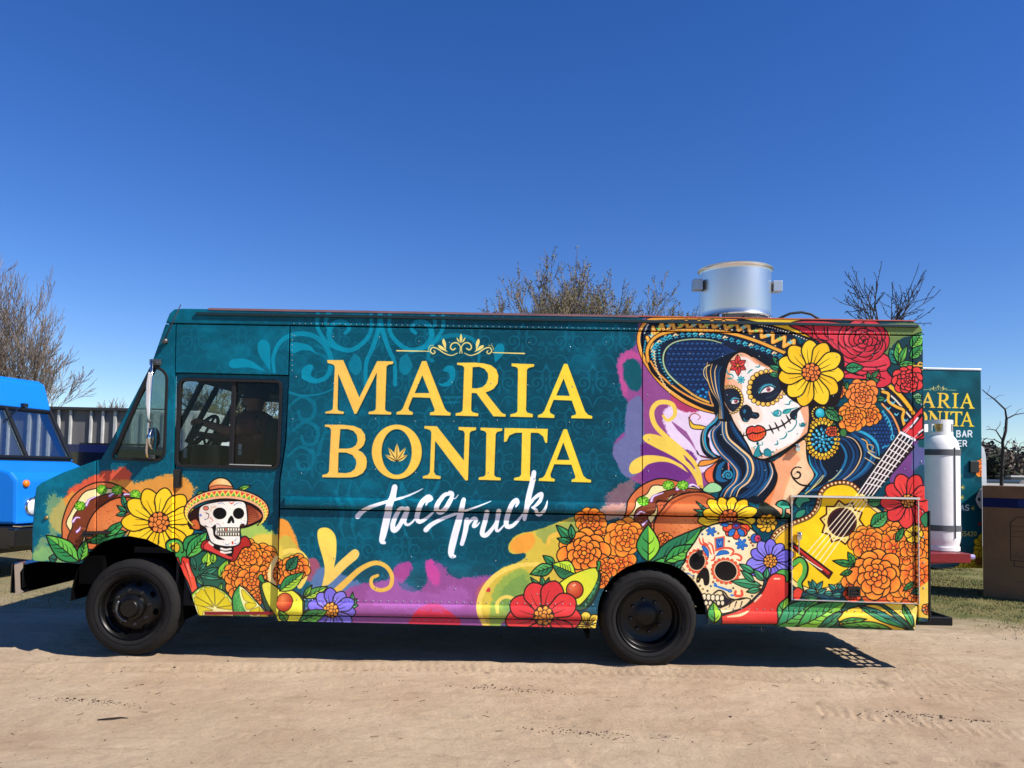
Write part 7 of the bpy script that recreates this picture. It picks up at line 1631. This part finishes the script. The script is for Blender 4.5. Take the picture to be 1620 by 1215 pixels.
def mix(f, a, b_):
    x = nd(nt, 'ShaderNodeMix', _data_type='RGBA')
    nt.links.new(f, x.inputs[0]) if not isinstance(f, float) else setattr(x.inputs[0], 'default_value', f)
    for i, v in ((6, a), (7, b_)):
        if isinstance(v, str): x.inputs[i].default_value = lin(v)
        else: nt.links.new(v, x.inputs[i])
    return x.outputs[2]
def math_(op, a, b_):
    x = nd(nt, 'ShaderNodeMath', _operation=op); x.use_clamp = False
    for i, v in ((0, a), (1, b_)):
        if isinstance(v, (int, float)): x.inputs[i].default_value = v
        else: nt.links.new(v, x.inputs[i])
    return x.outputs[0]
c1 = mix(rng_(noi(.9), .38, .62), 'bba487', 'ae9478'); c1 = mix(rng_(noi(.55, 9., .7, (1, 2.4, 1, .35)), .45, .7), c1, 'c3ac90')
c1 = mix(rng_(noi(2.2, 9., .7, (1, 3.5, 1, -.3)), .55, .75, 0, .6), c1, '8f765a'); c1 = mix(rng_(noi(38., 6., .8), .52, .75, 0, .55), c1, '7f6b52'); c1 = mix(rng_(noi(150., 4.), .6, .75, 0, .5), c1, 'd2c0a2')
c1 = mix(rng_(noi(9., 9., .8), .66, .74, 0, .45), c1, '6f5b48')
c1 = mix(rng_(noi(1.3, 9., .75, (.7, 2.6, 1, .5)), .56, .72, 0, .5), c1, '8a7058')
grass_c = mix(rng_(noi(1.6, 9., .7), .4, .6), '5f6238', '86794f'); grass_c = mix(rng_(noi(26., 6., .8), .45, .65, 0, .7), grass_c, '454f24')
sp = nd(nt, 'ShaderNodeSeparateXYZ'); nt.links.new(tc.outputs['Object'], sp.inputs[0])
edge = math_('ADD', math_('ADD', math_('MULTIPLY', sp.outputs[0], .35), sp.outputs[1]), math_('MULTIPLY', noi(1.1, 8.), 3.))   # grass beyond a diagonal line on the right
gm = rng_(edge, 5.3, 6.4); lf = rng_(math_('ADD', sp.outputs[1], math_('MULTIPLY', noi(2.5, 8., .7, (1, 4, 1, 0)), 3.)), 3.2, 4.6, 0, .75)
gm = math_('MAXIMUM', gm, lf)
nt.links.new(mix(gm, c1, grass_c), b.inputs['Base Color']); b.inputs['Roughness'].default_value = .95; b.inputs['Specular IOR Level'].default_value = .15
bp = nd(nt, 'ShaderNodeBump', Distance=.035, Strength=.8); bp2 = nd(nt, 'ShaderNodeBump', Distance=.007, Strength=.9); nt.links.new(noi(9., 9., .75), bp.inputs['Height']); nt.links.new(noi(90., 6., .8), bp2.inputs['Height']); nt.links.new(bp.outputs[0], bp2.inputs['Normal']); nt.links.new(bp2.outputs[0], b.inputs['Normal'])
# pebbles, clods and bits of straw
rg = np.random.default_rng(12)
def hz(x, y): return float(ground_h(np.array([x]), np.array([y]))[0])
b = MB()
for k in range(2200):
    x, y = rg.uniform(-5.5, 7.0), rg.uniform(-4.4, 2.0)**1
    if rg.random() < .6:
        cx, cy = [(2.0, -2.3), (-1.0, -2.6), (.6, -1.6), (3.4, -3.0), (-2.8, -1.2), (4.6, -1.6), (1.2, -3.2), (-3.6, -2.7), (5.4, -2.4), (2.9, -1.1), (0, -.7)][rg.integers(11)]; x = cx+rg.normal()*.22; y = cy+rg.normal()*.035-(x-cx)*.2
    r = rg.uniform(.002, .0055)*(1.8 if rg.random() < .08 else 1); b.ball((x, y, hz(x, y)+r*.3), r, 5, 3, (1.2, .9, .7))
b.build('clods', mat('clod_brown', '4e3e30', .95, var=.4, scale=8), None, kind='stuff')
b = MB()
for k in range(260):
    x, y = rg.uniform(-5.5, 6.5), rg.uniform(-4.4, 1.0); a = rg.uniform(0, 3.14); L = rg.uniform(.01, .05); z = hz(x, y)+.004
    b.tube([(x, y, z), (x+L*math.cos(a), y+L*math.sin(a), z+rg.uniform(0, .006))], .0018, 4)
b.build('straw', mat('straw', '6a5438', .9, var=.4, scale=5), None, kind='stuff')
b = MB(); p_ = onground(172, 1143); b.tube([(p_.x-.07, p_.y, hz(p_.x-.07, p_.y)+.004), (p_.x, p_.y+.01, hz(p_.x, p_.y)+.012), (p_.x+.05, p_.y+.06, hz(p_.x+.05, p_.y+.06)+.006), (p_.x+.09, p_.y+.06, hz(p_.x+.09, p_.y+.06)+.003)], [.004, .006, .005, .002], 6)
tag(b.build('twig', mat('dark_twig', '2c2018', .9), None, smooth=True), 'small dark twig lying on the sand at the lower left', 'twig')
# grass blades on the right and sparse tufts on the left
def blades(name, pts, h0, h1, m):
    n = len(pts); x, y = pts[:, 0], pts[:, 1]; z = ground_h(x, y); a = rg.random(n)*6.28; L = rg.uniform(h0, h1, n); w = rg.uniform(.003, .006, n); dx, dy = np.cos(a), np.sin(a); ln = rg.uniform(.1, .8, n)*L
    V = np.stack([np.stack([x-dy*w, y+dx*w, z], 1), np.stack([x+dy*w, y-dx*w, z], 1), np.stack([x+dx*ln, y+dy*ln, z+L], 1)], 1).reshape(-1, 3)
    me = bpy.data.meshes.new(name); me.vertices.add(3*n); me.vertices.foreach_set('co', V.astype(np.float32).ravel()); me.loops.add(3*n); me.loops.foreach_set('vertex_index', np.arange(3*n, dtype=np.int32)); me.polygons.add(n); me.polygons.foreach_set('loop_start', (np.arange(n)*3).astype(np.int32)); me.update(calc_edges=True)
    me.materials.append(m); o = bpy.data.objects.new(name, me); col.objects.link(o); o['kind'] = 'stuff'; return o
def gmask(x, y): return (.35*x+y+3*(noise2(x, y, 31, .9)+.5)) > 5.6+rg.random(len(x))*1.8
P = np.stack([rg.uniform(3.2, 8.5, 90000), rg.uniform(.3, 9, 90000)], 1); P = P[gmask(P[:, 0], P[:, 1])]; P = P[noise2(P[:, 0], P[:, 1], 32, .35)+rg.random(len(P))*.5 > .12]
k = len(P)//2
blades('grass', P[:k], .008, .035, mat('green_grass', '56642c', .8, var=.3, scale=3)); blades('dry_grass', P[k:], .006, .03, mat('dry_grass', '9c8c5e', .9, var=.3, scale=3))
P = np.stack([rg.uniform(-9, -3.3, 26000), rg.uniform(1.2, 8, 26000)], 1); P = P[noise2(P[:, 0], P[:, 1], 33, .6)+rg.random(len(P))*.4 > .25]
blades('sparse_grass', P, .01, .035, mat('dry_grass', '8a7c4e'))
# ---------------------------------------------------------------- metal wall, far buildings
def metal_wall():
    Y = 17.; a, c = at(60, 643, Y), at(320, 648, Y); zt_ = a.z; L = c.x-a.x+2.5; x0 = a.x-2.5
    root = empty('metal_building', (x0, Y, 0)); tag(root, 'long grey corrugated metal building with white vertical ribs behind the trucks', 'building')
    gm_ = mat('grey_sheet', '6e6c6a', .6, var=.3, scale=1.5, stretch=(1, 1, .2)); wm = mat('white_rib', 'c4c2bc', .5, var=.2, scale=3)
    b = MB(); V, Fs = [], []; n = int(L/.12)
    b.b2((x0, Y+.04, 0), (x0+L, Y+3.2, zt_-.06)); b.build('wall', gm_, root)
    x = x0+.05; rnd = random.Random(7); k = 0
    while x < x0+L-.2:
        w = rnd.choice((.07, .09)); MB().b2((x, Y-.045, 0), (x+w, Y+.038, zt_-.09)).build('rib', wm, root, bevel=.01); x += rnd.choice((.30, .36, .42, .62))
        k += 1
    b = MB(); b.b2((x0-.1, Y-.12, zt_-.085), (x0+L+.1, Y+3.3, zt_-.0)); b.build('roof_edge', mat('dark_edge', '2c2c2e', .6), root)
    # pale end section seen through the cab
    p0, p1 = at(200, 655, Y-3.4), at(319, 650, Y-3.4)
    r2 = empty('white_trailer', ((p0.x+p1.x)/2, Y-2.4, 0)); tag(r2, 'white box trailer seen through the cab windows', 'trailer')
    MB().b2((p0.x, Y-3.4, .9), (p1.x, Y-.9, at(319, 650, Y-3.4).z)).build('box', mat('trailer_white', 'd4d8d6', .5, var=.08, scale=2), r2, bevel=.04)
    nr = 7
    for i in range(nr): x = p0.x+(p1.x-p0.x)*(i+.5)/nr; MB().b2((x-.03, Y-3.43, .95), (x+.03, Y-3.402, at(319, 655, Y-3.4).z)).build('rib', mat('trailer_rib', 'a9b0ae', .5), r2)
    for i in (0, 1): MB().lathe([(0, 0), (.42, 0), (.45, .05), (.45, .25), (0, .25)], (p0.x+.8+i*1.1, Y-3.3, .45), 'Y', 24).build('wheel', rubber, r2, autos=32)
    MB().b2((p0.x, Y-3.2, .6), (p1.x, Y-1.2, .898)).build('chassis', under, r2)
    q0, q1 = at(325, 663, Y+6), at(470, 668, Y+6)
    r3 = empty('low_white_building', ((q0.x+q1.x)/2, Y+8, 0)); tag(r3, 'low white building seen behind the driver through the cab', 'building')
    MB().b2((q0.x, Y+6, 0), (q1.x, Y+11, q0.z-.15)).build('wall', mat('trailer_white', 'd4d8d6'), r3); MB().b2((q0.x-.2, Y+5.8, q0.z-.148), (q1.x+.2, Y+11.2, q0.z)).build('roof', mat('dark_edge', '2c2c2e'), r3)
    for i in range(3): MB().b2((q0.x+.8+i*1.6, Y+5.96, 1.0), (q0.x+1.6+i*1.6, Y+5.998, 1.9)).build('window', mat('dark_car_glass', '0a0c10', .08, coat=.8), r3)
metal_wall()
def far_row():
    Y = 160.
    for i, (x0, x1, y0, y1, c, rc, lab) in enumerate(((1500, 1612, 757, 764, '9c9c9a', '34506e', 'long low far warehouse with blue roof'), (1558, 1650, 764.5, 771, 'b6a890', 'cfcac2', 'tan far building in front of the blue roofed warehouse'), (1600, 1690, 752, 760, '8d8a86', 'd6d2cc', 'grey far shed with a pale roof at the right edge'))):
        yy = Y+(25 if i == 2 else -20*i); a, c_ = at(x0, y0, yy), at(x1, y1, yy); r = empty('far_building', ((a.x+c_.x)/2, yy, 0)); tag(r, lab, 'building', 'far buildings at the horizon')
        MB().b2((a.x, yy, 0), (c_.x, yy+12, a.z-.4)).build('wall', mat('far_wall_'+c, c, .8, var=.3, scale=.2), r); MB().b2((a.x-.3, yy-.3, a.z-.398), (c_.x+.3, yy+12.3, a.z)).build('roof', mat('far_roof_'+rc, rc, .6), r)
        for k in range(int((c_.x-a.x)/3)): MB().b2((a.x+1+k*3, yy-.05, .6), (a.x+2+k*3, yy-.003, max(1.1, a.z-.9))).build('window', mat('dark_car_glass', '0a0c10'), r)
far_row()
# ---------------------------------------------------------------- trees
def grow(base, h, spread, n0, depth, seed, r0, up=.5, twist=.35, ratio=.68, nseg=4, kids=(2, 4), lean=None, min_r=.009, start=.2):
    """returns (list of (points, radii, level), tips)"""
    rn = random.Random(seed); out, tips = [], []
    def go(p, d, L, r, lv):
        P, Q = [p], [r]; step = L/nseg
        for k in range(nseg):
            d = (d+Vector((rn.gauss(0, twist), rn.gauss(0, twist), rn.gauss(0, twist*.6)))*.35+Vector((0, 0, up*.12))).normalized(); p = p+d*step; P.append(p); Q.append(max(min_r, r*(1-.5*(k+1)/nseg)))
        out.append((P, Q, lv))
        if lv >= depth: tips.append((p, d)); tips.extend((x, d) for x in P[1:-1]); return
        for k in range(rn.randint(*kids)+(1 if lv == 0 else 0)):
            t = rn.uniform(start if lv else .15, 1); i = min(nseg-1, int(t*nseg)); q = P[i].lerp(P[i+1], t*nseg-i)
            a = rn.uniform(0, 6.28); s = rn.uniform(.35, .95)*spread; side = d.orthogonal().normalized(); side = Matrix.Rotation(a, 3, d) @ side
            go(q, (d+side*s).normalized(), L*rn.uniform(ratio-.12, ratio+.1), max(min_r, Q[i]*.62), lv+1)
        go(p, d, L*ratio, max(min_r, Q[-1]*.95), lv+1)
    for k in range(n0):
        a = 6.28*k/n0+rn.uniform(-.4, .4); s = rn.uniform(.15, .55)*spread if n0 > 1 else .05
        d = Vector((math.cos(a)*s, math.sin(a)*s, 1)); d = d+(Vector(lean) if lean else Vector((0, 0, 0))); go(Vector(base)+Vector((math.cos(a), math.sin(a), 0))*r0*.7*(n0 > 1), d.normalized(), h, r0*(1 if n0 == 1 else rn.uniform(.5, .8)), 0)
    return out, tips
def tree(name, label, base, m_t, m_b, bud=None, nbud=0, bsz=.05, seed=1, stem=0., **kw):
    segs, tips = grow((base[0], base[1], base[2]+stem), seed=seed, **kw)
    root = empty(name, base); tag(root, label, 'tree', 'bare and budding trees behind the trucks')
    if stem: segs.insert(0, ([Vector(base), Vector(base)+Vector((.05, 0, stem*.5)), Vector(base)+Vector((0, 0, stem+.1))], [kw['r0']*1.5, kw['r0']*1.25, kw['r0']], 0));
    a, c = MB(), MB()
    for P, Q, lv in segs: (a if lv <= 1 else c).tube(P, Q, 6 if lv <= 1 else 3, False)
    a.build('trunk', m_t, root, smooth=True); cr = c.build('branches', m_b, root, kind='stuff')
    if bud and nbud:
        rn = np.random.default_rng(seed); T = np.array([tuple(t[0]) for t in tips]); T = T[rn.integers(0, len(T), nbud)]+rn.normal(0, bsz*.8, (nbud, 3))
        u = rn.normal(0, 1, (nbud, 3)); u /= np.linalg.norm(u, axis=1)[:, None]; v = np.cross(u, rn.normal(0, 1, (nbud, 3))); v /= np.linalg.norm(v, axis=1)[:, None]; s = rn.uniform(.5, 1.2, (nbud, 1))*bsz
        V = np.stack([T-u*s, T+v*s*.5, T+u*s, T-v*s*.5], 1).reshape(-1, 3)-np.array(base)
        me = bpy.data.meshes.new('buds'); me.from_pydata(V.tolist(), [], np.arange(len(V)).reshape(-1, 4).tolist()); me.materials.append(bud); o = bpy.data.objects.new('buds', me); col.objects.link(o); o.parent = root; o['kind'] = 'stuff'
    return root
bark = mat('grey_bark', '4a4038', .9, var=.4, scale=4, bump=.01, bscale=12); twg = mat('twig_brown', '8a7a6c', .9, var=.3, scale=2); twd = mat('twig_dark', '2a221e', .9, var=.3, scale=2); olive = mat('olive_bud', '7d7846', .8, var=.4, scale=1.5)
def gb(px, Y, dz=0): p = at(px, 760, Y); return (p.x, Y, dz)
tree('bare_tree', 'tall bare tree with upswept branches above the blue van', gb(14, 40), bark, twg, seed=5, h=5.0, spread=.7, n0=5, depth=5, r0=.22, up=.6, twist=.22, ratio=.67, kids=(2, 3), min_r=.012)
tree('bare_tree', 'lower bare tree beside the tall one, low branches reaching over the metal building', gb(2, 42), bark, twg, seed=8, h=3.9, spread=.5, n0=3, depth=5, r0=.2, up=.3, twist=.3, ratio=.66, kids=(2, 3), min_r=.013)
tree('bare_tree', 'small bare treetop just above the metal building by the truck nose', gb(190, 60), bark, twg, seed=3, h=3.1, spread=.6, n0=3, depth=4, r0=.15, up=.4, ratio=.62, min_r=.02)
tree('budding_tree', 'leftmost of the budding olive trees behind the truck roof', gb(868, 30), bark, twg, olive, 20000, .06, seed=14, h=4.0, spread=.5, n0=7, depth=5, r0=.18, up=.62, ratio=.66, kids=(2, 3), min_r=.011)
tree('budding_tree', 'tallest budding olive tree above the middle of the truck roof', gb(905, 31), bark, twg, olive, 22000, .06, seed=23, h=4.6, spread=.62, n0=6, depth=5, r0=.2, up=.7, ratio=.66, kids=(2, 3), min_r=.011)
tree('budding_tree', 'budding tree with open forked branches left of the roof fan', gb(968, 30), bark, twg, olive, 12000, .06, seed=17, h=4.35, spread=.55, n0=5, depth=5, r0=.16, up=.5, ratio=.66, kids=(1, 3), min_r=.012)
tree('budding_tree', 'low budding tree right beside the roof fan', gb(1078, 34), bark, twg, olive, 9000, .06, seed=20, h=4.4, spread=.6, n0=4, depth=5, r0=.15, up=.45, ratio=.66, kids=(1, 3), min_r=.011)
tree('small_tree', 'bare dark tree with knobbly twigs over the rear corner of the roof', gb(1395, 11), bark, twd, twd, 900, .022, stem=4.6, seed=37, h=.95, spread=1.5, n0=7, depth=2, r0=.04, up=.35, twist=.3, ratio=.66, kids=(2, 3), min_r=.008)
def sapling():
    Y = 10.; base = gb(1584, Y); root = empty('small_tree', base); tag(root, 'thin crooked bare sapling rising behind the cardboard box', 'tree', 'bare and budding trees behind the trucks'); rn = random.Random(3)
    def L(P, r0, r1, dy, b):
        Q = [at(1540+u/6.075, 600+v/6.075, Y+dy*k/len(P)+rn.uniform(-.05, .05)) for k, (u, v) in enumerate(P)]; b.tube(Q, [r0+(r1-r0)*k/(len(P)-1) for k in range(len(P))], 6, False)
    t = MB(); L([(262, 1900), (268, 1250), (270, 1000), (275, 850), (285, 700), (280, 600), (310, 500), (318, 380)], .04, .026, 0, t); t.build('trunk', mat('twig_dark', '2a221e'), root, smooth=True)
    b = MB()
    for P, r, dy in (([(318,380),(305,290),(200,190),(130,140),(85,100)],.022,-.4), ([(318,380),(400,340),(486,325),(600,330)],.016,.5), ([(280,590),(215,490),(165,480),(120,485)],.016,-.5), ([(215,490),(255,440),(258,400)],.009,.2), ([(275,620),(200,580),(110,570)],.013,.5), ([(290,680),(330,600),(370,570)],.011,-.4),
        ([(305,290),(340,265),(370,250)],.007,.3), ([(200,190),(250,155),(300,150)],.006,.2), ([(285,840),(380,800),(486,735),(560,700)],.013,-.8), ([(280,900),(400,870),(486,830),(600,790)],.013,-.9), ([(370,690),(430,680),(486,650),(600,610)],.02,.5), ([(285,760),(370,690)],.016,.5), ([(318,430),(290,470),(285,520)],.007,.2),
        ([(165,480),(140,450),(120,460)],.005,.1), ([(370,690),(380,640),(360,600)],.008,.2), ([(430,680),(450,620),(486,600)],.008,.3), ([(130,140),(150,100),(160,60)],.004,.1), ([(400,340),(430,300),(470,280)],.006,.1), ([(190,185),(150,190),(120,180)],.004,.1), ([(380,640),(410,600),(400,560)],.005,.1), ([(110,570),(80,600),(60,590)],.006,.1)): L(P, r, max(.003, r*.35), dy, b)
    b.build('branches', mat('twig_dark', '2a221e'), root, smooth=True, kind='stuff')
sapling()
for i, (px_, Y, s, lab) in enumerate(((345, 34, 5, 'olive tree seen through the cab above the white trailer'), (420, 36, 6, 'olive tree seen through the cab behind the driver'))):
    tree('budding_tree', lab, gb(px_, Y), bark, twg, olive, 9000, .07, seed=50+i, h=2.4, spread=.7, n0=5, depth=5, r0=.16, up=.4, ratio=.64, kids=(1, 3), min_r=.014)
# far woods: one mass of bare and evergreen crowns
def woods():
    rn = np.random.default_rng(5); V, Fs = [], []; mm = []
    for k in range(560):
        px_ = rn.uniform(-400, 2300) if k < 300 else rn.uniform(1490, 1720); Y = rn.uniform(190, 260); p = at(px_, 760, Y); h = rn.uniform(7, 12.5)+2*math.sin(px_*.01); w = rn.uniform(2.5, 5)
        n = 130
        q = rn.normal(0, .42, (n, 3))*[w, w, h*.45]+[p.x, Y, h*.55]; q = q[q[:, 2] > 0]
        u = rn.normal(0, 1, (len(q), 3)); v = rn.normal(0, 1, (len(q), 3)); s = rn.uniform(.4, 1.1, (len(q), 1)); u /= np.linalg.norm(u, axis=1)[:, None]; v /= np.linalg.norm(v, axis=1)[:, None]
        quad = np.stack([q-u*s, q+v*s*.6, q+u*s, q-v*s*.6], 1).reshape(-1, 3); b0 = len(V); V += quad.tolist(); Fs += (np.arange(len(quad)).reshape(-1, 4)+b0).tolist(); mm += [int(rn.random() < .35)]*(len(quad)//4)
    me = bpy.data.meshes.new('woods'); me.from_pydata(V, [], Fs); me.materials.append(mat('far_bare_wood', '7a6c60', .95, var=.4, scale=.2)); me.materials.append(mat('far_evergreen', '3a4230', .95, var=.4, scale=.2)); me.polygons.foreach_set('material_index', mm)
    o = bpy.data.objects.new('woods', me); col.objects.link(o); o['kind'] = 'stuff'
woods()
